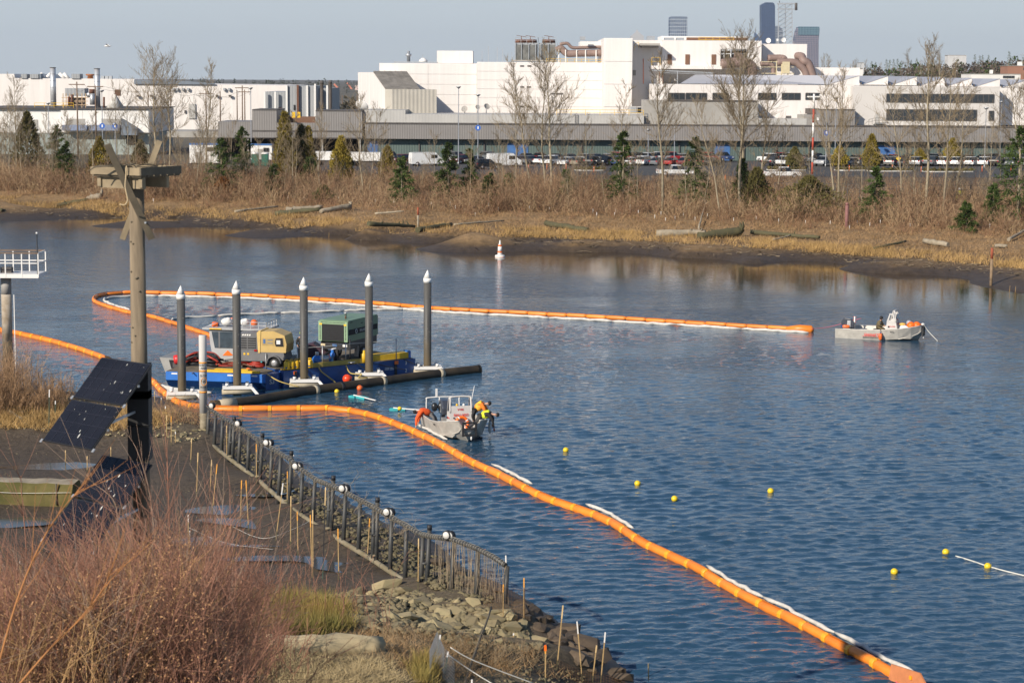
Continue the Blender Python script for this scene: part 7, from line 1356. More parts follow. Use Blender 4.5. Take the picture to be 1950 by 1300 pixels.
# ================================================================== people
SKIN = M('skin', (.50, .28, .19), .6, .08, 6)
def skinned(name, nodes, edges, mt, parent, sub=1, root=0):
    me = bpy.data.meshes.new(name); me.from_pydata([tuple(p) for p, r in nodes], edges, []); me.materials.append(mt); o = link(name, me, parent); sk = o.modifiers.new('s', 'SKIN'); 
    for i, (p, r) in enumerate(nodes): v = me.skin_vertices[0].data[i]; v.radius = (r, r) if not isinstance(r, tuple) else r; v.use_root = (i == root)
    sk.use_smooth_shade = True; s = o.modifiers.new('u', 'SUBSURF'); s.levels = sub; s.render_levels = sub; return o
def person(label, J, jacket, trousers, hat, vest=None, gloves=None, bulk=1.0):
    """J: world joints; hips/shoulders are spread sideways along `side`"""
    base = J['pelvis'].copy(); t = thing('person', label, 'person', (base.x, base.y, base.z - .9)); o0 = t.location.copy(); L = {k: v - o0 for k, v in J.items() if isinstance(v, Vector)}; sd = J['side'].normalized()
    pel, che, hea = L['pelvis'], L['chest'], L['head']; neck = che.lerp(hea, .45); sl, sr = che + sd * .19, che - sd * .19; hl, hr = pel + sd * .1, pel - sd * .1
    nd = [(pel, .12), (pel.lerp(che, .5), .115), (che, .135), (neck, .055), (hea, .095), (sl, .07), (L['elL'], .048), (L['haL'], .036), (sr, .07), (L['elR'], .048), (L['haR'], .036), (hl, .09), (L['knL'], .062), (L['ftL'], .045), (hr, .09), (L['knR'], .062), (L['ftR'], .045)]
    ed = [(0, 1), (1, 2), (2, 3), (3, 4), (2, 5), (5, 6), (6, 7), (2, 8), (8, 9), (9, 10), (0, 11), (11, 12), (12, 13), (0, 14), (14, 15), (15, 16)]
    for h, e in (('haL', 'elL'), ('haR', 'elR')):      # palm and five fingers
        d = (L[h] - L[e]).normalized(); x = d.cross(Vector((.3, .2, 1))).normalized(); i0 = 7 if h == 'haL' else 10
        for k, (off, ln) in enumerate(((-.03, .075), (-.01, .085), (.01, .08), (.03, .06), (.05, .045))):
            a_ = L[h] + x * off + d * .05 - (d * .04 if k == 4 else Vector()); nd += [(a_, .011), (a_ + d * ln + x * (.03 if k == 4 else 0), .008)]; ed += [(i0, len(nd) - 2), (len(nd) - 2, len(nd) - 1)]
    skinned('body', nd, ed, SKIN, t)
    g = 1.28; k_ = bulk; jn = [(pel + (che - pel) * .02, .16 * k_), (pel.lerp(che, .5), .165 * k_), (che, .175 * k_), (neck.lerp(che, .55), .10), (sl, .1 * k_), (L['elL'], .074 * k_), (L['haL'].lerp(L['elL'], .18), .055), (sr, .1 * k_), (L['elR'], .074 * k_), (L['haR'].lerp(L['elR'], .18), .055)]
    skinned('jacket', jn, [(0, 1), (1, 2), (2, 3), (2, 4), (4, 5), (5, 6), (2, 7), (7, 8), (8, 9)], jacket, t)
    skinned('trousers', [(pel + Vector((0, 0, .03)), .145), (hl, .115), (L['knL'], .085), (L['ftL'] + Vector((0, 0, .08)), .07), (hr, .115), (L['knR'], .085), (L['ftR'] + Vector((0, 0, .08)), .07)], [(0, 1), (1, 2), (2, 3), (0, 4), (4, 5), (5, 6)], trousers, t)
    if vest: skinned('vest', [(pel.lerp(che, .1), .185 * k_), (pel.lerp(che, .5), .19 * k_), (che, .2 * k_), (che + (neck - che) * .2, .17 * k_)], [(0, 1), (1, 2), (2, 3)], vest, t)
    fc = J['face'].normalized(); up = (hea - neck).normalized(); x = fc.cross(up).normalized(); fu = (fc - up * fc.dot(up)).normalized()
    ft = MB(); ft.ball(hea + fu * .1 - up * .01, (.022, .022, .03)); ft.build('nose', SKIN, t)
    for s in (-1, 1): MB().ball(hea + x * s * .1, (.018, .025, .035)).build('ear', SKIN, t); MB().ball(hea + x * s * .036 + fu * .088 + up * .02, .011, 8).build('eye', BLKP, t)
    MB().ball(hea + fu * .085 - up * .055, (.03, .012, .01)).build('mouth', M('lips', (.35, .14, .11), .6), t)
    mt = Matrix((x, fu, up)).transposed(); MB().lathe([(.118, -.02), (.122, .04), (.105, .09), (.06, .125), (.01, .135)], 14, hea + up * .01 - fu * .012, 0, True, mt).build('hat', hat, t)
    for s, f, k in (('L', 'ftL', 'knL'), ('R', 'ftR', 'knR')): fd = Vector((fc.x, fc.y, 0)); fd = fd.normalized() if fd.length > .1 else Vector((0, -1, 0)); MB().tube([L[f] + Vector((0, 0, .1)), L[f] + Vector((0, 0, -.0)), L[f] + fd * .14 - Vector((0, 0, .03))], [.06, .065, .045], 8).build('boot', BLACK, t)
    if gloves:
        for h in ('haL', 'haR'): MB().ball(L[h] + (L[h] - L['elL' if h == 'haL' else 'elR']).normalized() * .03, (.055, .055, .07)).build('glove', gloves, t)
    return t
ORJ = M('orange_jacket', (.80, .10, .015), .8, .12, 5, bump=.3, bscale=12); GRT = M('grey_trousers', (.17, .16, .155), .9, .15, 5); BLJ = M('black_jacket', (.018, .018, .02), .8, .3, 5); HAT = M('black_hat', (.015, .015, .016), .9); OLJ = M('olive_jacket', (.13, .10, .05), .9, .2, 5); 
VES = M('lime_vest', (.62, .72, .03), .7, .08, 4); YV = M('yellow_orange_vest', (.80, .62, .06), .7, .1, 3, col2=(.85, .24, .02))
PP = lambda px, py, Y: P(px, py, Y)
Yb = c.y if False else NB.location.y
d0 = Yb + 1.6
person('person in an orange jacket and black cap reaching over the boat side to the boom', dict(pelvis=PP(820, 788, d0), chest=PP(805, 780, d0 - .15), head=PP(791.5, 784, d0 - .35), side=Vector((.25, 1, 0)), face=Vector((-.6, -.5, -.6)), elL=PP(797, 797, d0 + .1), haL=PP(796, 806, d0 - .15), elR=PP(793.3, 797, d0 - .45), haR=PP(792, 813.5, d0 - .6), knL=PP(829, 794, d0 + .1), ftL=PP(832, 806, d0 + .25), knR=PP(826, 796, d0 - .15), ftR=PP(829, 808, d0)), ORJ, GRT, HAT, bulk=1.4)
d1 = Yb - 1.0
person('person in a yellow and orange vest bending over the right side of the boat', dict(pelvis=PP(904.5, 780, d1), chest=PP(918.5, 769.5, d1), head=PP(931, 768, d1 - .1), side=Vector((.2, 1, 0)), face=Vector((.8, -.2, -.6)), elL=PP(926, 779, d1 + .3), haL=PP(931, 787, d1 + .2), elR=PP(922.5, 779, d1 - .25), haR=PP(926, 788, d1 - .2), knL=PP(902, 791, d1 + .15), ftL=PP(903, 804, d1 + .2), knR=PP(899.5, 791, d1 - .15), ftR=PP(902, 804, d1 - .1)), M('orange_shirt', (.82, .20, .02), .8, .1, 4), BLJ, HAT, YV, bulk=1.4)
d2 = Yb - 1.55
person('person in black with a lime vest reaching down to the water at the right', dict(pelvis=PP(915, 791, d2), chest=PP(931.5, 787.5, d2 - .1), head=PP(946, 789.5, d2 - .2), side=Vector((.2, 1, .1)), face=Vector((.6, -.3, -.8)), elL=PP(939, 797, d2 + .2), haL=PP(938, 808, d2 + .1), elR=PP(937.5, 799, d2 - .35), haR=PP(941, 817, d2 - .3), knL=PP(909, 797, d2 + .15), ftL=PP(905, 806, d2 + .2), knR=PP(911, 799, d2 - .15), ftR=PP(906, 808, d2 - .1)), BLJ, M('dark_trousers', (.05, .05, .05), .9), HAT, VES, M('red_glove', (.35, .03, .03), .7), 1.3)
w = lambda x, y, z: fl(FBO, x, y, z)
pd = person('seated person in an olive jacket and black hood on the far boat', dict(pelvis=w(-.15, -.1, .82), chest=w(-.0, -.15, 1.28), head=w(.12, -.25, 1.54), side=Vector((.35, .93, 0)), face=Vector((.3, -.8, -.5)), elL=w(.12, .2, 1.02), haL=w(.36, -.1, .95), elR=w(.0, -.5, 1.0), haR=w(.32, -.3, .92), knL=w(.32, .05, .7), ftL=w(.38, .05, .17), knR=w(.3, -.3, .7), ftR=w(.34, -.35, .17)), OLJ, OLJ, HAT, bulk=1.35)
MB().tube([w(-.12, -.34, 1.42) - pd.location, w(.08, -.45, 1.2) - pd.location, w(.02, -.42, .95) - pd.location], .03, 6).build('blue_strap', BLUE, pd)
hd_ = pd; MB().ball(w(.09, -.22, 1.56) - pd.location, (.135, .135, .15)).build('hood', HAT, pd)
t = thing('boat_seat', 'dark seat box under the seated person in the far boat', 'seat', w(-.25, -.1, .14), R(-21)); MB().box((0, 0, .27), (.5, .6, .54)).build('box', EDGE, t)
q = G(572, 697, 1.13) + Vector((0, .3, 0)); zz = lambda x, y, z: q + Vector((x, y, z))
person('person in a black coat and lime cap standing on the barge behind the middle pile', dict(pelvis=zz(0, 0, 1.25), chest=zz(.03, -.02, 1.75), head=zz(.06, -.05, 2.07), side=Vector((1, .3, 0)), face=Vector((.9, -.3, -.3)), elL=zz(.3, -.1, 1.45), haL=zz(.35, -.3, 1.3), elR=zz(-.26, -.12, 1.5), haR=zz(-.15, -.32, 1.3), knL=zz(.12, 0, .78), ftL=zz(.12, 0, .35), knR=zz(-.1, .02, .78), ftR=zz(-.1, .02, .35)), BLJ, GRT, M('lime_cap', (.55, .75, .05), .7))
t = thing('step_box', 'dark step box on the barge under the standing person', 'box', q + Vector((0, 0, 0))); MB().box((0, 0, .15), (.7, .7, .3)).build('box', EDGE, t)

# ================================================================== platform on a column at the left edge
q = G(16, 722, 0); YC = q.y; t = thing('platform_column', 'white railed platform on a stained round column at the left edge', 'platform', q, world=True)
zt_ = P(16, 527, YC).z; zs_ = P(16, 560, YC).z; CO = M('stained_white_column', (.50, .44, .36), .8, .3, 1.2, col2=(.22, .16, .10)); 
MB().lathe([(.33, 0), (.33, zs_ * .45)], 18, q).build('stained_base', STAIN, t); MB().lathe([(.335, zs_ * .45 + .003), (.335, zs_)], 18, q).build('weathered_shaft', CO, t); MB().lathe([(.33, zs_ + .003), (.33, zt_)], 18, q).build('grey_shaft', M('column_grey', (.33, .31, .29), .7, .12, 2), t)
x1 = Xp(79, 520, YC); MB().b2((x1 - 5.5, YC - .9, zt_ + .003), (x1, YC + 1.3, zt_ + .26)).build('deck', WHITE, t); zr0 = zt_ + .26; zr1 = P(79, 480, YC).z
for yy in (YC - .88, YC + 1.28):
    for dz, rr_ in ((zr1 - zr0, .045), ((zr1 - zr0) * .52, .03)): MB().bar((x1 - 5.5, yy, zr0 + dz), (x1, yy, zr0 + dz), rr_ * 2, rr_ * 2).build('rail', WHITE if dz < 1 else WOODP, t)
    for k in range(6): MB().b2((x1 - .04 - k * 1.05, yy - .035, zr0 - .2), (x1 + .03 - k * 1.05, yy + .035, zr1)).build('rail_post', WHITE, t)
for k in (1, .52): MB().bar((x1 - .02, YC - .85, zr0 + (zr1 - zr0) * k), (x1 - .02, YC + 1.25, zr0 + (zr1 - zr0) * k), .06, .06).build('rail', WHITE, t)
MB().b2((x1 - 2.6, YC - .2, zr0 + .003), (x1 - 1.9, YC + .4, zr0 + .35)).build('deck_box', EDGE, t); MB().tube([(x1 - .05, YC - .88, zr0), (x1 - .05, YC - .88, P(79, 444, YC).z)], .04, 8).build('black_mast', BLACK, t); MB().ball((x1 - .05, YC - .88, P(79, 442, YC).z), .07).build('mast_light', WHITE, t); MB().b2((Xp(28, 560, YC) , YC - .36, .3), (Xp(29.5, 560, YC), YC - .31, zs_)).build('tide_gauge', WHITE, t)

# ================================================================== nest pole with platform
POLEW = M('weathered_pole', (.17, .13, .085), .9, .45, 1.6, stretch=(3, 3, .35), bump=.9, bscale=3); PLANK = M('weathered_plank', (.19, .15, .095), .9, .3, 2.5, bump=.4, bscale=9, col2=(.31, .24, .15)); PLANKD = M('dark_plank', (.085, .07, .048), .9, .35, 2.5, bump=.4, bscale=9, col2=(.15, .12, .08))
YP = 47.0; xb = Xp(262.5, 520, YP); zb = float(near_h(xb, YP)); ztop = P(258, 350, YP).z
NP = thing('nest_pole', 'tall weathered wooden pole carrying a square timber nest platform with crossed braces', 'pole', (xb, YP, zb)); H = ztop - zb
MB().tube([(0, 0, -.5), (0, 0, H * .5), (.0, 0, H)], [.225, .195, .165], 20).build('pole', POLEW, NP)
r_ = random.Random(12)
for k in range(12): a_ = R(-90) + r_.uniform(-.9, .9); z = H * r_.uniform(.55, .97); rr_ = .225 - .06 * z / H; MB().ball((rr_ * math.cos(a_) * .99, rr_ * math.sin(a_) * .99, z), (.028, .028, .022), 8).build('knot', PLANKD, NP)
NA = R(-29); W = 1.34; mt = Matrix.Rotation(NA, 3, 'Z'); zt0 = P(258, 331, YP).z - zb
def nb(lo, hi, mat, name='board'):
    lo, hi = Vector(lo), Vector(hi); return MB().box(mt @ ((lo + hi) / 2), [abs(a - c) for a, c in zip(lo, hi)], 0, NA).build(name, mat, NP)
hW = W / 2
nb((-hW, -hW - .04, zt0), (hW, -hW, zt0 + .17), PLANK, 'rim_board'); nb((hW + .002, -hW - .04, zt0), (hW + .042, hW + .04, zt0 + .175), PLANKD, 'rim_board'); nb((-hW, hW, zt0), (hW, hW + .04, zt0 + .17), PLANK, 'rim_board'); nb((-hW - .042, -hW - .04, zt0), (-hW - .002, hW + .04, zt0 + .165), PLANK, 'rim_board')
for k in range(6): nb((-hW + .01, -hW + .02 + k * .235, zt0 - .045), (hW - .01, -hW + .21 + k * .235, zt0 - .003), PLANKD, 'floor_slat')
for y in (-.48, .35): nb((-hW + .06, y - .045, zt0 - .30), (hW - .06, y + .045, zt0 - .05), PLANK, 'joist')
for x in (-hW + .08, .25, hW - .1): nb((x - .05, -hW + .1, zt0 - .27), (x + .05, -.53, zt0 - .06), PLANK, 'blocking')
def brace(a, c, dy, mat):
    p0, p1 = P(a[0], a[1], YP + dy), P(c[0], c[1], YP + dy); o = Vector((xb, YP, zb)); return MB().bar(p0 - o, p1 - o, .04, .15, 0, Vector((0, -1, 0))).build('brace', mat, NP)
br_ = MB().bar(P(204, 275, YP - 1.0) - Vector((xb, YP, zb)), P(289, 455, YP - .23) - Vector((xb, YP, zb)), .15, .04, 0, Vector((0, -1, 0))).build('brace', PLANKD, NP)
MB().bar(P(304, 268, YP + .55) - Vector((xb, YP, zb)), P(233, 456, YP + .25) - Vector((xb, YP, zb)), .13, .04, 0, Vector((0, -1, 0))).build('brace', PLANK, NP)
for px, py in ((233, 333), (277, 424)): q = P(px, py, YP - .7 if py < 400 else YP - .42) - Vector((xb, YP, zb)); MB().tube([q + Vector((0, -.04, 0)), q + Vector((0, .1, 0))], .022, 8).build('bolt', STEEL, NP)
off = Vector((xb, YP, zb)); tw = []
for k in range(26): a_ = Vector((r_.uniform(-.75, .6), r_.uniform(-.6, .6), zt0 + .14 + r_.uniform(0, .06))); tw.append((mt @ a_, mt @ (a_ + Vector((r_.uniform(-.5, .5), r_.uniform(-.5, .5), r_.uniform(-.05, .12))))))
tag(link('nest_twigs', seg_mesh('nest_twigs', [a for a, c in tw], [c for a, c in tw], [.014] * 26, [.007] * 26, PLANKD), NP), kind='stuff')
MB().tube([P(px, py, YP - .78) - off for px, py in ((168, 326), (180, 318), (200, 316), (225, 317))], [.012, .02, .022, .015], 6).build('dead_branch', PLANKD, NP)
rope('hanging_rope', 'tan rope dangling from the nest platform', [P(px, py, YP - .85) for px, py in ((241, 316), (240, 335), (238.5, 355), (242, 373), (243, 382), (238, 390), (228, 389))], .017, M('tan_rope', (.45, .34, .2), .8, .1, 8))
# solar panels
CELL = M('solar_cells', (.012, .012, .016), .22, .3, 1.0, spec=.35); PFR = M('panel_frame', (.02, .02, .022), .4); DROP = M('bird_dropping', (.55, .54, .5), .9)
td = Vector((.75, -.66, 0)).normalized(); hd2 = Vector((-.66, -.75, 0)).normalized(); sd2 = (hd2 * .70 - Vector((0, 0, .715))).normalized(); nn = td.cross(sd2); nn = -nn if nn.y > 0 else nn; LW, LH = 1.77, 1.165
SP_ = thing('solar_array', 'four dark tilted solar panels spotted with droppings, bolted to the nest pole', 'solar panels', (xb, YP - .3, zb))
def panel(tc, seed):
    """panel hung from the midpoint of its top edge"""
    c = tc + sd2 * (LH / 2) - SP_.location; rot = Matrix((td, -sd2, nn)).transposed(); r_ = random.Random(seed)
    f = MB().box(c - nn * .03, (LW, LH, .035), 0, 0, rot).build('panel_frame', PFR, SP_); MB().box(c - nn * .008, (LW - .05, LH - .05, .008), 0, 0, rot).build('cell_sheet', CELL, f)
    for k in range(1, 6): MB().box(c + td * (LW * (k / 6 - .5)), (.008, LH - .06, .004), 0, 0, rot).build('cell_line', M('cell_line', (.03, .03, .045), .4), f)
    for k in range(1, 4): MB().box(c + sd2 * (LH * (k / 4 - .5)), (LW - .06, .006, .003), 0, 0, rot).build('cell_line', M('cell_line', (.03, .03, .045), .4), f)
    for k in range(8):
        u = r_.gauss(.1, .35); u = max(-.85, min(.85, u)); v = r_.uniform(-.5, .5); l = r_.choice((.008, .01, .013, .02, .03)); MB().ball(c + td * u + sd2 * v + nn * .004, (l * .7, l * r_.uniform(.9, 2.4), .003), 8, 0, rot, 4).build('dropping', DROP, f)
    for u in (-.5, .55): MB().box(c + td * u * LW + sd2 * (LH * .5 + .02) + nn * .01, (.07, .09, .02), 0, 0, rot).build('clamp', STEEL, f)
    return c
p1 = P(240, 686, YP - .25); c1 = panel(p1, 1); c2_ = panel(p1 + sd2 * (LH + .06), 2); p3 = P(241, 874, YP - .25); c3 = panel(p3, 3); c4 = panel(p3 + sd2 * (LH + .06), 4)
for c in (c1, c2_, c3, c4):
    a_ = c - nn * .06 + td * .55; MB().bar(a_ - td * 1.0, a_ + td * .35, .05, .05).build('mounting_rail', STEEL, SP_); MB().bar(a_, Vector((.0, .2, c.z + .15)), .05, .05).build('strut', STEEL, SP_)
for py in (725, 775, 842): 
    z = P(266, py, YP - .25).z - zb; MB().b2((-.24, .02, z - .42), (.24, .5, z + .36)).build('black_cabinet', M('cabinet_black', (.015, .015, .015), .6), SP_)

# ================================================================== sign post
q = onnear(388, 818); SPST = M('pale_post', (.52, .50, .47), .7, .12, 2, stretch=(1, 1, .3)); H = P(389, 638, q.y).z - q.z; t = thing('habitat_sign_post', 'pale round post lettered habitat area slow no wake with orange bands', 'post', q)
MB().lathe([(.205, -.8), (.205, .9)], 20).build('stained_foot', M('post_stain', (.30, .25, .17), .8, .3, 3, col2=(.14, .11, .06)), t); MB().lathe([(.206, .902), (.206, H - .02), (.19, H)], 20).build('shaft', SPST, t)
zz_ = lambda py: P(389, py, q.y).z - q.z; OB = M('band_orange', (.75, .30, .04), .5)
for py in (690, 705.5, 745.7): MB().lathe([(.2085, zz_(py) - .045), (.2085, zz_(py) + .045)], 20).build('orange_band', OB, t)
def wrap_text(body, size, py, mt_, a0=.32, r=.2095):
    cu = bpy.data.curves.new('t', 'FONT'); cu.body = body; cu.size = size; cu.align_x = 'CENTER'; cu.align_y = 'CENTER'; cu.offset = size * .015; o = bpy.data.objects.new('t', cu); COL.objects.link(o); bpy.context.view_layer.update(); me = bpy.data.meshes.new_from_object(o); bpy.data.objects.remove(o); me.name = 'lettering'; me.materials.clear(); me.materials.append(mt_); z0 = zz_(py)
    for v in me.vertices: a_ = a0 + v.co.x / r; v.co = (r * math.sin(a_), -r * math.cos(a_), z0 + v.co.y)
    link('lettering', me, t)
for b_, s_, py in (('HABITAT', .15, 694.8), ('AREA', .15, 700.4), ('SLOW', .16, 714.6), ('NO', .21, 725.5), ('WAKE', .16, 736.5)): wrap_text(b_, s_, py, BLKP, .36)
rg = []
for k in range(25): w_ = k * math.pi / 12; a_ = .36 + .155 * math.cos(w_) / .2095; rg.append((.211 * math.sin(a_), -.211 * math.cos(a_), zz_(725.5) + .2 * math.sin(w_)))
MB().tube(rg, .016, 5, caps=False).build('orange_ring', OB, t)

# ================================================================== exclusion fence
FP = M('dark_fence_pipe', (.026, .030, .034), .55, .35, 2, col2=(.075, .07, .06)); FB_ = M('silty_pipe', (.27, .23, .16), .85, .3, 1.2, col2=(.16, .13, .07))
TR = [(395, 774), (405, 782), (436, 802), (456, 813.6), (490, 836), (524, 857), (552.5, 875), (573.5, 893), (602, 913), (626, 923), (644, 930), (667, 942), (706, 962), (741, 982), (771, 999), (801, 1016.5), (821.6, 1021), (861, 1026), (909, 1044), (940, 1060), (963, 1076)]
BR = [(392, 838), (443, 878), (495, 917), (547, 962.6), (599.6, 999), (662, 1038), (706, 1064), (761.6, 1101), (794, 1122), (821.6, 1127), (856, 1138), (886, 1148), (915, 1152), (966, 1160)]
yt = lambda x: float(np.interp(x, [a for a, c in TR], [c for a, c in TR])); yb = lambda x: float(np.interp(x, [a for a, c in BR], [c for a, c in BR]))
FE = thing('exclusion_fence', 'long fence of dark pipes with a wrapped top rail along the near shore', 'fence', onnear(662, 1040)); fo = FE.location.copy()
base = lambda x: G(x, yb(x), .85 if x < 790 else .85 + (x - 790) * .003)
def topat(x, dpx=0.0): return P(x, yt(x) - dpx, base(x).y)
rail_pts = [topat(x) - fo for x, _ in TR]; MB().tube(rail_pts, .088, 10).build('top_rail', FP, FE); MB().tube([base(x) + Vector((0, 0, .02)) - fo for x, _ in BR if x < 890], .105, 10).build('bottom_pipe', FB_, FE)
PO = [(398, 0), (411, 0), (424, 0), (440, 0), (446, 9), (458, 0), (474, 0), (491, 0), (500, 12), (518, 0), (535, 0), (555, 13), (576, 0), (600, 0), (627, 0), (635, 15), (658, 0), (686, 0), (712, 0), (719, 16), (746, 0), (774, 0), (806, 0), (818, 14), (865, 0), (911, 0), (966, 0)]
for x, e_ in PO:
    xb_ = x - (4 if x < 800 else 6) + (int(x * 7) % 5 - 2) * .9; b_ = base(max(xb_, 394)); tp = P(x, yt(x) - e_, b_.y); po = MB().tube([b_ - fo - Vector((0, 0, .35)), tp - fo + Vector((0, 0, -.03))], [.092, .085], 10).build('post', FP, FE)
    if e_: MB().tube([tp - fo - Vector((0, 0, .04)), tp - fo + Vector((0, 0, .14))], .093, 10).build('cap', BLACK, po); MB().tube([b_.lerp(tp, .12) - fo + Vector((-.2, -.1, 0)), b_.lerp(tp, .12) - fo + Vector((.12, .02, 0))], .05, 6).build('clamp', FB_, po); MB().tube([b_.lerp(tp, .45) - fo + Vector((-.2, -.1, 0)), b_.lerp(tp, .45) - fo + Vector((.12, .02, 0))], .05, 6).build('clamp', FP, po)
fdir = (topat(700) - topat(650)).normalized(); fmat = fdir.to_track_quat('Z', 'Y').to_matrix(); RNG = M('reel_white', (.62, .60, .56), .6, .1, 5)
lst = [(404, 772, 1), (454, 806, 1), (514.5, 843, 2), (570, 888, 2), (659, 930, 2), (744, 975, 2), (858, 1019, 2)]
for x, py, n_ in lst:
    for k in range(n_):
        c = P(x - 6 * k, py - 1.0 * k, base(max(x, 396)).y) - fo; w_ = MB().lathe([(.155, -.1), (.17, -.08), (.17, .08), (.155, .1)], 18, c, 0, True, Matrix.Rotation(R(60), 3, 'Z') @ Matrix.Rotation(R(90), 3, 'Y')).build('float_wheel', BLACK, FE); MB().lathe([(.01, -.106), (.13, -.108), (.13, .108), (.01, .106)], 18, c, 0, True, Matrix.Rotation(R(60), 3, 'Z') @ Matrix.Rotation(R(90), 3, 'Y')).build('wheel_face', RNG, w_)
r_ = np.random.default_rng(31); S0, S1, A_, B_ = [], [], [], []
def strand(p, d, n, st, ra, drop):
    for _ in range(n):
        q_ = p + d * st; S0.append(p); S1.append(q_); A_.append(ra); B_.append(ra); p = q_; d = unit(d + r_.normal(0, .35, 3) + np.array([0, 0, -drop]))
for x in np.arange(400, 800, 1.7):
    tp = np.array(topat(x) - fo)
    for _ in range(1): strand(tp + r_.normal(0, .06, 3), unit(r_.normal(0, 1, 3) + np.array([0, 0, -.4])), r_.integers(3, 7), r_.uniform(.08, .24), .0055, .22)
for x in np.arange(830, 966, 1.6):
    tp = np.array(topat(x) - fo); bt = np.array(base(x) - fo); bt = bt + (tp - bt) * .2 + r_.normal(0, .1, 3); S0.append(tp); S1.append((tp + bt) / 2 + r_.normal(0, .06, 3)); A_.append(.007); B_.append(.007); S0.append(S1[-1]); S1.append(bt); A_.append(.007); B_.append(.007)
tag(link('netting', seg_mesh('netting', S0, S1, A_, B_, M('twine', (.30, .23, .15), .9, .25, 3)), FE), kind='stuff')
lp = MB()
for x in np.arange(405, 960, 4.5):
    c = topat(x) - fo; d = (topat(x + 2) - topat(x)).normalized(); a_ = d.cross(Vector((0, 0, 1))).normalized(); b_ = d.cross(a_); tl = r_.uniform(-.35, .35); lp.tube([c + (a_ * math.cos(w_) + b_ * math.sin(w_)) * .1 + d * tl * .1 * math.cos(w_) for w_ in np.linspace(0, 6.283, 9)], .008, 4, caps=False)
tag(lp.build('lashing', M('lashing_rope', (.42, .38, .31), .9), FE), kind='stuff')

# ================================================================== stakes
ST_W = M('stake_wood', (.40, .27, .12), .9, .25, 5); ST_T = M('stake_tip_tan', (.62, .44, .22), .8, .1, 5); ST_O = M('stake_tip_orange', (.75, .34, .05), .7, .1, 5); ST_D = M('stake_wet', (.10, .09, .045), .9, .3, 5); ST_G = M('stake_green', (.03, .07, .05), .7, .2, 5)
def stake(bx, by, tx, ty, kind):
    p = onnear(bx, by); tp = P(tx, ty, p.y) ; v = tp - p; t = thing('wooden_stake' if kind not in 'gk' else 'metal_stake', None, 'stake', p, group='stakes on the near bank'); w_ = .035 if kind != 'g' else .04
    MB().bar(Vector((0, 0, 0)) - v * .06, v * .16, w_, w_).build('foot', ST_D if kind not in 'gk' else ST_G, t); MB().bar(v * .161, v * .8, w_, w_).build('shaft', ST_W if kind not in 'gk' else (ST_G if kind == 'g' else BLACK), t); MB().bar(v * .801, v, w_ + .006, w_ + .006).build('painted_tip', {'t': ST_T, 'o': ST_O, 'w': WHITE, 'g': WHITE, 'k': ST_T}[kind], t); return t
SK = defaultdict(list)
for bx, by, tx, ty, k in ((400, 935, 403, 875, 't'), (404, 977, 413.5, 883, 'o'), (457.6, 997, 460, 914, 'o'), (473.6, 1014, 468.4, 914, 'o'), (525, 1028, 539, 919.5, 'w'), (553, 1046, 554, 944, 't'), (567.5, 1061, 566, 973, 'o'), (594, 1097, 591, 979.6, 'o'), (596, 1098, 595.4, 970.5, 't'), (614.5, 1100, 620, 927, 'k'), (645, 1102, 643.5, 1006, 'o'), (432, 878, 431.5, 810, 't'), (488.5, 920, 488, 845, 'o'), (546.8, 961, 547.3, 897, 'o'), (560, 905, 559, 865, 'w'),
        (699, 1066, 704, 986.6, 'o'), (719, 1059, 722, 948.5, 't'), (796, 1122, 797, 1024.6, 't'), (817, 1085, 816.5, 1001.6, 't'), (965, 1140, 963, 1057, 'g'), (958, 1184, 958.5, 1112, 'o'), (997.5, 1189, 997.7, 1099.7, 'o'), (1038.5, 1300, 1038.5, 1229, 'o'), (1060, 1276, 1072, 1152, 't'), (1109, 1300, 1098.7, 1182.6, 'w'), (1143.6, 1300, 1152.6, 1203, 'w'), (1235, 1308, 1235, 1263, 't'), (1128, 1296, 1136, 1228, 't'), (832, 1252, 838.5, 1208, 'g'), (846, 1290, 853, 1240, 'g'), (897, 1330, 898.7, 1293, 'g'), (976, 1224, 978, 1205, 'w'),
        (93, 814, 94, 741.5, 'g'), (104.6, 795, 105.5, 763, 'g'), (124.6, 882, 124.6, 857, 't'), (166, 899, 166, 868, 't'), (374, 949, 377, 861.5, 't'), (358.5, 1048, 358.5, 980, 'w'), (307, 778, 307, 757, 'w'), (315, 797, 315, 773, 'w'), (326, 851, 326, 792, 'o'), (334, 846, 334, 821, 'w'), (363, 882, 365, 834, 't'), (211, 876, 211, 851, 't'), (348, 752, 349, 737, 'w'), (38, 1105, 38, 1068, 'w'), (360, 1062, 361.5, 1010, 'w'), (318, 840, 317, 790, 't'), (78, 760, 80, 700, 't'), (295, 770, 294, 745, 't')): SK[k].append(stake(bx, by, tx, ty, k))
for k, nm in (('t', 'thin wooden stake with a tan tip on the near bank'), ('o', 'thin wooden stake with an orange tip on the near bank'), ('w', 'wooden stake with a white tip on the near bank'), ('g', 'green metal stake with a white top on the near bank'), ('k', 'black stake with a tan tip standing in the mud')): 
    ordinals(SK[k], nm) if k != 'k' else tag(SK[k][0], nm)
c = onnear(1038.5, 1300); t = thing('orange_flag', 'orange marker cap on a stake at the bottom edge', 'marker', P(1038.5, 1233, c.y)); MB().box((0, 0, 0), (.075, .075, .16)).build('cap', ORANGE, t); MB().box((0, 0, .085), (.05, .05, .012)).build('top', ORANGE, t)
rope('guide_line', 'white line strung from the wire cage down to the right, upper one', [P(853, 1246, onnear(846, 1290).y), P(900, 1278, onnear(900, 1300).y), P(960, 1315, onnear(960, 1330).y)], .018, WR, 'lines at the wire cage'); rope('guide_line', 'white line strung along the stones right of the wire cage, lower one', [P(858, 1232, onnear(858, 1290).y), P(905, 1258, onnear(905, 1300).y), P(1020, 1302, onnear(1020, 1320).y)], .018, WR, 'lines at the wire cage')
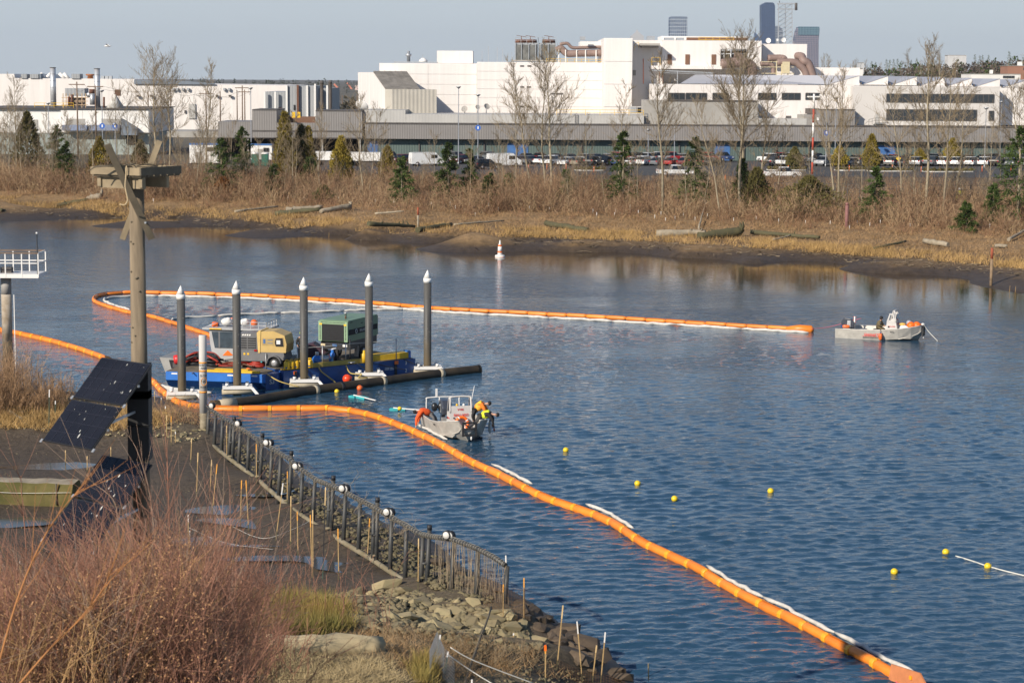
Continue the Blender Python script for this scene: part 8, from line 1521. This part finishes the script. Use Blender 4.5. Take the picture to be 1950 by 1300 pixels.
rope('mud_line', 'thin pale line sagging across the mud between stakes, upper one', [onnear(440, 1014) + Vector((0, 0, .3)), onnear(500, 1030) + Vector((0, 0, .12)), onnear(560, 1015) + Vector((0, 0, .2)), onnear(595, 1000) + Vector((0, 0, .25))], .008, WR, 'thin lines over the mud'); rope('mud_line', 'thin pale line sagging across the mud, lower one', [onnear(360, 1020) + Vector((0, 0, .35)), onnear(430, 1040) + Vector((0, 0, .15)), onnear(520, 1050) + Vector((0, 0, .1))], .008, WR, 'thin lines over the mud')

# ================================================================== rocks of the bank
ROCK = M('bank_stone', (.29, .225, .125), .95, .35, 1.1, bump=.4, bscale=6, rnd=.3, col2=(.22, .19, .105)); ROCKD = M('wet_brown_stone', (.085, .06, .038), .8, .35, 1.5, bump=.4, bscale=6, rnd=.25)
def stone_mesh(seed, mat, n=16):
    r = np.random.default_rng(seed); bm = bmesh.new(); p = unit(r.normal(0, 1, (n, 3))) * r.uniform(.75, 1.05, (n, 1)) * np.array([1.0, .78, .58])
    for v in p: bm.verts.new(v)
    bmesh.ops.convex_hull(bm, input=bm.verts); [bm.verts.remove(v) for v in [v for v in bm.verts if not v.link_faces]]; me = bpy.data.meshes.new('stone'); bm.to_mesh(me); bm.free(); me.materials.append(mat); return me
SM = [stone_mesh(900 + k, ROCK, 14 + k % 5) for k in range(10)]; SMD = [stone_mesh(930 + k, ROCKD, 14 + k % 4) for k in range(5)]
rr = random.Random(44)
def stone(px, py, s, dark=False, sink=.25):
    p = onnear(px, py); o = link('stone', rr.choice(SMD if dark else SM), near_bank, p + Vector((0, 0, s * (.30 - sink)))); o.rotation_euler = (rr.uniform(-.3, .3), rr.uniform(-.3, .3), rr.uniform(0, 6.28)); o.scale = (s * rr.uniform(.8, 1.25), s * rr.uniform(.8, 1.2), s * rr.uniform(.55, .85)); return o
def poly_pts(poly, n, seed):
    r = random.Random(seed); xs_ = [a for a, c in poly]; ys_ = [c for a, c in poly]; out = []
    while len(out) < n:
        x, y = r.uniform(min(xs_), max(xs_)), r.uniform(min(ys_), max(ys_)); ins = False; j = len(poly) - 1
        for i in range(len(poly)):
            if (poly[i][1] > y) != (poly[j][1] > y) and x < (poly[j][0] - poly[i][0]) * (y - poly[i][1]) / (poly[j][1] - poly[i][1]) + poly[i][0]: ins = not ins
            j = i
        if ins: out.append((x, y))
    return out
PR = [(560, 1150), (640, 1132), (760, 1122), (860, 1140), (960, 1170), (1010, 1205), (1040, 1235), (985, 1245), (900, 1240), (800, 1205), (720, 1205), (640, 1200)]
for x, y in poly_pts(PR, 150, 1): stone(x, y, rr.choice((rr.uniform(.16, .3), rr.uniform(.25, .45), rr.uniform(.35, .62))))
for x, y, s in ((735, 1118, .62), (590, 1142, .55), (680, 1150, .45), (770, 1180, .6), (820, 1190, .5), (905, 1150, .45), (870, 1170, .5), (940, 1180, .5), (725, 1185, .45), (640, 1148, .4)): stone(x, y, s, False, .1)
for x, y in poly_pts([(980, 1150), (1030, 1165), (1090, 1215), (1150, 1260), (1180, 1290), (1120, 1285), (1060, 1230), (1000, 1190)], 34, 2): stone(x, y, rr.uniform(.25, .55), True)
for x, y, s in ((1078, 1205, .75), (1120, 1235, .8), (1145, 1258, .7), (1180, 1290, .55), (870, 1092, .6), (830, 1075, .5), (900, 1118, .5), (948, 1130, .5)): stone(x, y, s, True, .1)
for x, y in poly_pts([(298, 785), (392, 790), (395, 836), (350, 845), (300, 830)], 36, 3): stone(x, y, rr.uniform(.16, .38))
for x, y in poly_pts([(0, 745), (60, 752), (130, 775), (90, 800), (0, 790)], 20, 4): stone(x, y, rr.uniform(.18, .4))
def gravel(name, label, poly, n, smin, smax, seed, mat):
    pts = poly_pts(poly, n, seed); r = np.random.default_rng(seed); V, F = [], []; o = 0; hz_ = .55
    for x, y in pts:
        p = onnear(x, y); s = r.uniform(smin, smax); v = unit(r.normal(0, 1, (6, 3)) * .2 + np.array([[1, 0, 0], [-1, 0, 0], [0, 1, 0], [0, -1, 0], [0, 0, .8], [0, 0, -.8]])) * s * np.array([1.1, .9, .65]); a_ = r.uniform(0, 6.28); c_, s_ = math.cos(a_), math.sin(a_); v = np.stack([v[:, 0] * c_ - v[:, 1] * s_, v[:, 0] * s_ + v[:, 1] * c_, v[:, 2]], 1) + np.array([p.x, p.y, p.z + s * .15]); V.append(v)
        F += [(o, o + 2, o + 4), (o + 2, o + 1, o + 4), (o + 1, o + 3, o + 4), (o + 3, o, o + 4), (o + 2, o, o + 5), (o + 1, o + 2, o + 5), (o + 3, o + 1, o + 5), (o, o + 3, o + 5)]; o += 6
    tag(link(name, raw_mesh(name, np.concatenate(V), np.array(F), mat)), label, None, None, 'stuff')
MOSR = M('mossy_gravel', (.055, .048, .024), .9, .45, 1.2, col2=(.19, .155, .085))
gravel('gravel', 'mossy gravel between the fence and the water', [(430, 825), (560, 915), (700, 985), (850, 1070), (960, 1130), (930, 1150), (820, 1120), (700, 1055), (560, 955), (420, 850)], 1300, .06, .17, 5, MOSR)
gravel('rubble', 'small broken rubble among the bank stones', PR, 1500, .05, .2, 6, ROCK); gravel('shore_pebbles', 'pebbles on the lower right shore', [(820, 1230), (1000, 1230), (1120, 1290), (1100, 1330), (820, 1330)], 900, .03, .1, 7, ROCK); gravel('left_pebbles', 'pebbles on the left shore', [(-40, 740), (140, 745), (360, 790), (390, 840), (200, 830), (-40, 810)], 700, .05, .13, 8, ROCK)
gravel('mud_crumbs', 'shells and crumbs scattered on the mud', [(0, 850), (400, 870), (600, 1010), (700, 1080), (560, 1120), (200, 1080), (0, 1050)], 420, .015, .05, 9, ROCK)
# puddles on the mud flat
PUD = M('puddle_water', (.045, .038, .03), .12, .2, 1.0, spec=.6)
def puddle(pts, label, dz=.02):
    P_ = [onnear(*p) for p in pts]; z = sorted(p.z for p in P_)[len(P_) // 2] + dz; t = MB().add([(p.x, p.y, z) for p in P_], [tuple(range(len(P_)))]).build('puddle', PUD); tag(t, label, None, None, 'structure')
def strip(cx, cy, w, h, label, dz=-.004, seed=0):
    r = random.Random(seed); n_ = 16; puddle([(cx + w * math.cos(2 * math.pi * k / n_) * r.uniform(.8, 1.1), cy + h * math.sin(2 * math.pi * k / n_) * r.uniform(.75, 1.1)) for k in range(n_)], label, dz)
strip(430, 972, 90, 9, 'upper shallow puddle on the mud by the paired stakes', .006, 1); strip(480, 998, 100, 10, 'lower shallow puddle on the mud by the paired stakes', .004, 11); strip(460, 1030, 130, 14, 'long thin puddle on the mud below the paired stakes', .006, 2); strip(560, 1066, 160, 7, 'narrow water channel across the mud', .012, 3); strip(90, 887, 120, 9, 'puddle above the mossy beam', .006, 4); strip(20, 996, 90, 9, 'puddle below the mossy beam', .01, 5); strip(500, 938, 60, 12, 'small wet patch near the fence', .004, 6); strip(640, 1080, 60, 10, 'wet patch under the fence', .0, 7)
# mossy beam and logs
a_, c_ = G(-60, 950, .8), G(146, 957, .8); t = thing('mossy_beam', 'huge squared log with a green mossy side lying on the mud at the left', 'log', a_.lerp(c_, .5)); off = t.location.copy(); d = (c_ - a_).normalized(); nrm = Vector((d.y, -d.x, 0))
sec = [(-.55, -.2), (-.6, .55), (-.45, .92), (.4, .98), (.6, .7), (.6, -.2)]; r_ = random.Random(8); vs = []; K = 12
for k in range(K + 1):
    p = a_.lerp(c_, k / K) - off
    for u, z in sec: vs.append(p - nrm * (u + r_.uniform(-.03, .03)) * -1 * -1 + Vector((0, 0, z + r_.uniform(-.03, .03))))
n_ = len(sec); fs = [(i * n_ + j, i * n_ + (j + 1) % n_, (i + 1) * n_ + (j + 1) % n_, (i + 1) * n_ + j) for i in range(K) for j in range(n_)] + [tuple(range(n_)), tuple(K * n_ + j for j in range(n_))]
MOSS = M('moss_on_wood', (.05, .052, .01), .95, .5, .8, col2=(.15, .12, .04), bump=.6, bscale=8); b_ = MB(); b_.add(vs, fs)
for i, f in enumerate(b_.f):
    zs = [b_.v[j][2] + off.z for j in f]
    if len(f) == 4: b_.m[i] = 1 if i % n_ in (2, 3) else 0
b_.build('beam', [MOSS, DRIFT], t)
for u in (.86, .2): MB().tube([a_.lerp(c_, u) - off - nrm * -.62 * 1 + Vector((0, 0, z)) for z in (.0, .5, .95)], .04, 6).build('rope_tie', PLANKD, t)
rope('beam_line', 'thin pale line along the mossy beam', [a_ + nrm * .7 + Vector((0, 0, .55)), a_.lerp(c_, .5) + nrm * .7 + Vector((0, 0, .5)), c_ + nrm * .7 + Vector((0, 0, .6))], .012, WR)
log((505, 1240), (728, 1243), .33, .38, 'thick pale sun bleached log lying on the near bank', M('bleached_wood', (.46, .37, .22), .9, .3, 1.5, bump=.6, bscale=5, stretch=(.6, 2, 2)), 0, 61, False, 0, onnear, 'logs on the near bank'); log((880, 1318), (935, 1218), .05, .03, 'dark crooked stick standing between the stones', PLANKD, 3, 62, False, 1.1, onnear, 'logs on the near bank')
log((0, 775), (40, 800), .14, .1, 'short grey branch on the left shore', DRIFT, 2, 63, False, 0, onnear, 'logs on the near bank')
t = thing('litter_bag', 'crumpled white bag lying at the foot of the left thicket', 'bag', onnear(63, 762)); MB().ball((0, 0, .18), (.2, .17, .22), 10).build('bag', BUOW, t); MB().ball((.08, 0, .38), (.1, .08, .08), 8).build('knot', BUOW, t)
# netting and wire cages near the stones
def wire(name, label, pts, hgt, mat, step=.055, rows=12, kind='stuff', cat='netting', r=.0035):
    t = thing(name, label, cat, pts[0]); o0 = t.location.copy(); m_ = []; P0, P1 = [], []
    pl = resample(pts, step)
    for p in pl: P0.append(tuple(p - o0)); P1.append(tuple(p - o0 + Vector((0, 0, hgt))))
    for k in range(rows + 1):
        for a, c in zip(pl[:-1], pl[1:]): P0.append(tuple(a - o0 + Vector((0, 0, hgt * k / rows)))); P1.append(tuple(c - o0 + Vector((0, 0, hgt * k / rows))))
    tag(link('mesh', seg_mesh('mesh', P0, P1, [r] * len(P0), [r] * len(P0), mat), t), kind='stuff'); return t
BN = M('brown_net', (.22, .11, .045), .9, .3, 3)
wire('brown_netting', 'rusty brown net hung between stakes at the lower end of the fence', [onnear(918, 1150), onnear(958, 1186), onnear(997, 1192), onnear(1000, 1180)], 1.25, BN, .10, 11); wire('wire_cage', 'grey wire mesh cage at the bottom edge beside the green stakes', [onnear(818, 1300), onnear(832, 1262), onnear(846, 1296), onnear(866, 1318)], .95, STEEL, .09, 10, r=.004)
wire('dark_netting', 'dark net draped over the rocks at the shore', [onnear(1045, 1262), onnear(1080, 1285), onnear(1120, 1305)], .6, M('dark_net', (.06, .055, .04), .9), .08, 9); wire('low_netting', 'low brown net along the right shore stakes', [onnear(1060, 1278), onnear(1109, 1302), onnear(1144, 1304), onnear(1200, 1325)], .4, BN, .1, 5)

# ================================================================== near vegetation
def near_scatter(poly, n, seed):
    return [tuple(onnear(x, y)) for x, y in poly_pts(poly, n, seed)]
pts = near_scatter([(-120, 745), (60, 745), (140, 762), (130, 785), (-120, 800)], 130, 71); brush('shore_thicket', 'brown leafless thicket on the left shore', pts, [random.Random(i).uniform(1.6, 3.6) * (1.0 if p[0] < -27 else .62) for i, p in enumerate(pts)], 72, 12, M('thicket_twigs', (.33, .20, .105), .9, .3, 1.2), .013, 5, .35, n=1)
RT1 = M('red_brown_twigs', (.31, .15, .095), .9, .35, .9); RT2 = M('golden_twigs', (.44, .26, .11), .9, .3, .9); RT3 = M('grey_brown_twigs', (.30, .205, .145), .9, .3, .9)
r_ = np.random.default_rng(81); HT = lambda px: np.interp(px, [-60, 0, 80, 180, 300, 360, 420, 470, 500], [1075, 1080, 1075, 1050, 985, 975, 1110, 1195, 1290])
def bush_mass(name, label, n, seed, mat, px0, px1, d0, d1, dtop=0, stems=11, tw=8, r0=.010, spread=.16):
    r = np.random.default_rng(seed); pts, hts = [], []
    for _ in range(n):
        d = r.uniform(d0, d1); px = r.uniform(px0, px1); x = Xp(px, 1200, d); z = float(near_h(x, d)); zt = P(px, HT(px) + dtop + abs(r.normal(0, 55)), d).z; h = zt - z
        if h > .8: pts.append((x, d, z)); hts.append(h * 1.02)
    brush(name, label, pts, hts, seed + 1, stems, mat, r0, tw, spread)
bush_mass('red_thicket', 'dense reddish brown leafless thicket in the lower left corner', 130, 82, RT1, -60, 430, 33, 44, stems=13); bush_mass('golden_thicket', 'golden brown leafless shoots in the lower left corner', 30, 84, RT2, -60, 330, 32, 39, 60); bush_mass('grey_thicket', 'grey brown stems mixed into the lower left thicket', 60, 86, RT3, -60, 430, 33, 44, 20)
bush_mass('thick_stems', 'darker thick stems standing inside the lower left thicket', 40, 87, M('dark_stems', (.13, .075, .05), .9, .3, .9), -60, 430, 33, 44, 10, stems=5, tw=3, r0=.019); pts = near_scatter([(380, 1120), (500, 1160), (540, 1300), (300, 1300)], 40, 88); brush('low_thicket', 'low reddish shoots at the right foot of the thicket', pts, [random.Random(i).uniform(.9, 2.3) for i in range(40)], 89, 12, RT1, .009, 7, .3)
# fine buds and dead leaves that thicken the mass
C = []; D = []
for _ in range(26000):
    px = r_.uniform(-50, 440); d = r_.uniform(32, 43); x = Xp(px, 1200, d); z0 = float(0); zt = P(px, HT(px) + 30 + abs(r_.normal(0, 120)), d).z; C.append((x, d, zt - r_.random() ** 1.5 * 3.5)); D.append(r_.normal(0, 1, 3))
C = np.array(C); zz0 = near_h(C[:, 0], C[:, 1]); C = C[C[:, 2] > zz0 + .1]; D = unit(np.array(D)[:len(C)]); U = unit(np.cross(D, r_.normal(0, 1, D.shape)))
tag(link('dead_leaves', flake_mesh('dead_leaves', C, D, U, r_.uniform(.03, .075, len(C)), r_.uniform(.006, .014, len(C)), M('dead_leaves', (.30, .14, .07), .9, .5, 1.5, col2=(.46, .27, .12)))), 'withered leaves and buds clinging in the thicket', None, None, 'stuff')
def shoot(label, pts, r0, mat, seed):
    t = thing('bare_shoot', label, 'branch', pts[0], group='long bare shoots'); o0 = t.location.copy(); r = random.Random(seed); pl = [p - o0 for p in bez(pts, 5)]; n_ = len(pl); MB().tube(pl, [r0 * (1 - .8 * i / n_) for i in range(n_)], 6).build('stem', mat, t)
    for k in range(14):
        i = r.randrange(n_ // 4, n_ - 1); d = (pl[i + 1] - pl[i]).normalized() + Vector((r.uniform(-.8, .8), r.uniform(-.5, .5), r.uniform(-.1, .7))); l = r.uniform(.25, .8); MB().tube([pl[i], pl[i] + d * l * .5, pl[i] + d * l + Vector((0, 0, .06))], [r0 * .35, r0 * .25, r0 * .12], 5).build('twig', mat, t)
OT = M('orange_twig', (.36, .15, .045), .8, .2, 3)
d = 29; shoot('long blurred orange shoot rising from the bottom left', [P(-20, 1330, d), P(30, 1150, d), P(80, 1030, d + .5), P(130, 955, d + 1), P(165, 925, d + 1)], .018, OT, 1); shoot('orange branch slanting through the thicket from the bottom edge', [P(30, 1310, d), P(90, 1240, d), P(140, 1190, d + .3), P(190, 1130, d + .5), P(215, 1080, d + .5)], .018, OT, 2)
d = 43; shoot('tall thin grey shoot in front of the lower solar panel', [P(232, 1120, d), P(225, 1000, d), P(215, 950, d), P(172, 915, d), P(168, 900, d)], .018, RT3, 3); shoot('tall red shoot right of the nest pole foot', [P(325, 1120, d), P(322, 980, d), P(318, 880, d), P(312, 790, d)], .018, RT1, 4); shoot('upright red shoot at the far left', [P(52, 1200, d), P(50, 1050, d), P(42, 950, d), P(40, 905, d)], .016, RT1, 5); shoot('slender shoot crossing the solar panels', [P(300, 1080, d), P(285, 940, d), P(262, 860, d), P(245, 830, d)], .014, RT3, 6)
# grasses
GOLD = M('golden_grass', (.36, .24, .075), .9, .3, .8, spec=.15, col2=(.20, .19, .06)); STR3 = M('matted_straw', (.40, .31, .17), .9, .25, .9, spec=.15)
grass('golden_tussock', 'golden green tussock grass at the edge of the stones', near_scatter([(480, 1150), (560, 1140), (650, 1160), (660, 1200), (600, 1215), (500, 1205)], 230, 91), .35, .95, 34, 92, GOLD, .012, .22, .45); grass('matted_grass', 'flattened straw coloured grass below the pale log', near_scatter([(430, 1235), (560, 1255), (720, 1262), (770, 1310), (430, 1330)], 420, 93), .25, .6, 34, 94, STR3, .011, .2, 1.5)
grass('sparse_grass', 'thin dry grass among the stones', near_scatter([(560, 1180), (760, 1200), (1000, 1230), (1060, 1290), (800, 1300), (640, 1215)], 240, 95), .15, .5, 22, 96, STRAW2, .009, .2, .7); grass('shore_grass', 'tan grass along the left shore', near_scatter([(-60, 765), (140, 778), (330, 785), (300, 815), (110, 822), (-60, 810)], 330, 97), .25, .75, 30, 98, STRAW, .014, .3, .7)
grass('yellow_tuft', 'yellow grass tuft left of the wire cage', near_scatter([(790, 1270), (815, 1262), (818, 1310), (795, 1312)], 26, 99), .4, .8, 40, 100, GOLD, .01, .12, .35); grass('low_bank_grass', 'brown grass at the foot of the thicket', near_scatter([(380, 1140), (480, 1150), (520, 1220), (480, 1320), (300, 1320)], 320, 101), .3, .9, 26, 102, STRAW2, .011, .3, .6)
pts = near_scatter([(640, 1195), (760, 1215), (860, 1235), (1010, 1240), (1000, 1275), (830, 1260), (700, 1225)], 60, 103); brush('bank_twigs', 'dry tan twigs tangled over the stones', pts, [random.Random(i).uniform(.3, .8) for i in range(60)], 104, 8, M('tan_twigs', (.30, .22, .13), .9, .2, 2), .006, 4, .9)
pts = near_scatter([(298, 775), (395, 785), (390, 815), (300, 800)], 34, 105); brush('post_brambles', 'tangled brown brambles at the foot of the sign post', pts, [random.Random(i).uniform(.5, 1.5) for i in range(34)], 106, 9, M('thicket_twigs', (.33, .20, .105), .9, .3, 1.2), .009, 4, .6)
pts = near_scatter([(500, 1110), (760, 1200), (620, 1210), (500, 1190)], 24, 107); brush('bank_shoots', 'tall sparse red shoots rising over the stones', pts, [random.Random(i).uniform(1.4, 3.2) for i in range(24)], 108, 2, RT1, .009, 2, .16)

# ================================================================== air
hm = bpy.data.materials.new('haze'); hm.use_nodes = True; n = hm.node_tree; n.nodes.clear(); o_ = n.nodes.new('ShaderNodeOutputMaterial'); v_ = n.nodes.new('ShaderNodeVolumePrincipled')
v_.inputs['Color'].default_value = (.80, .88, 1.0, 1); v_.inputs['Density'].default_value = 3.6e-5; v_.inputs['Anisotropy'].default_value = .2; n.links.new(v_.outputs[0], o_.inputs['Volume'])
tag(MB().b2((-9500, -60, -4.6), (9500, 12500, 262)).build('haze', hm), 'thin blue winter haze', kind='stuff')
bpy.context.view_layer.update()
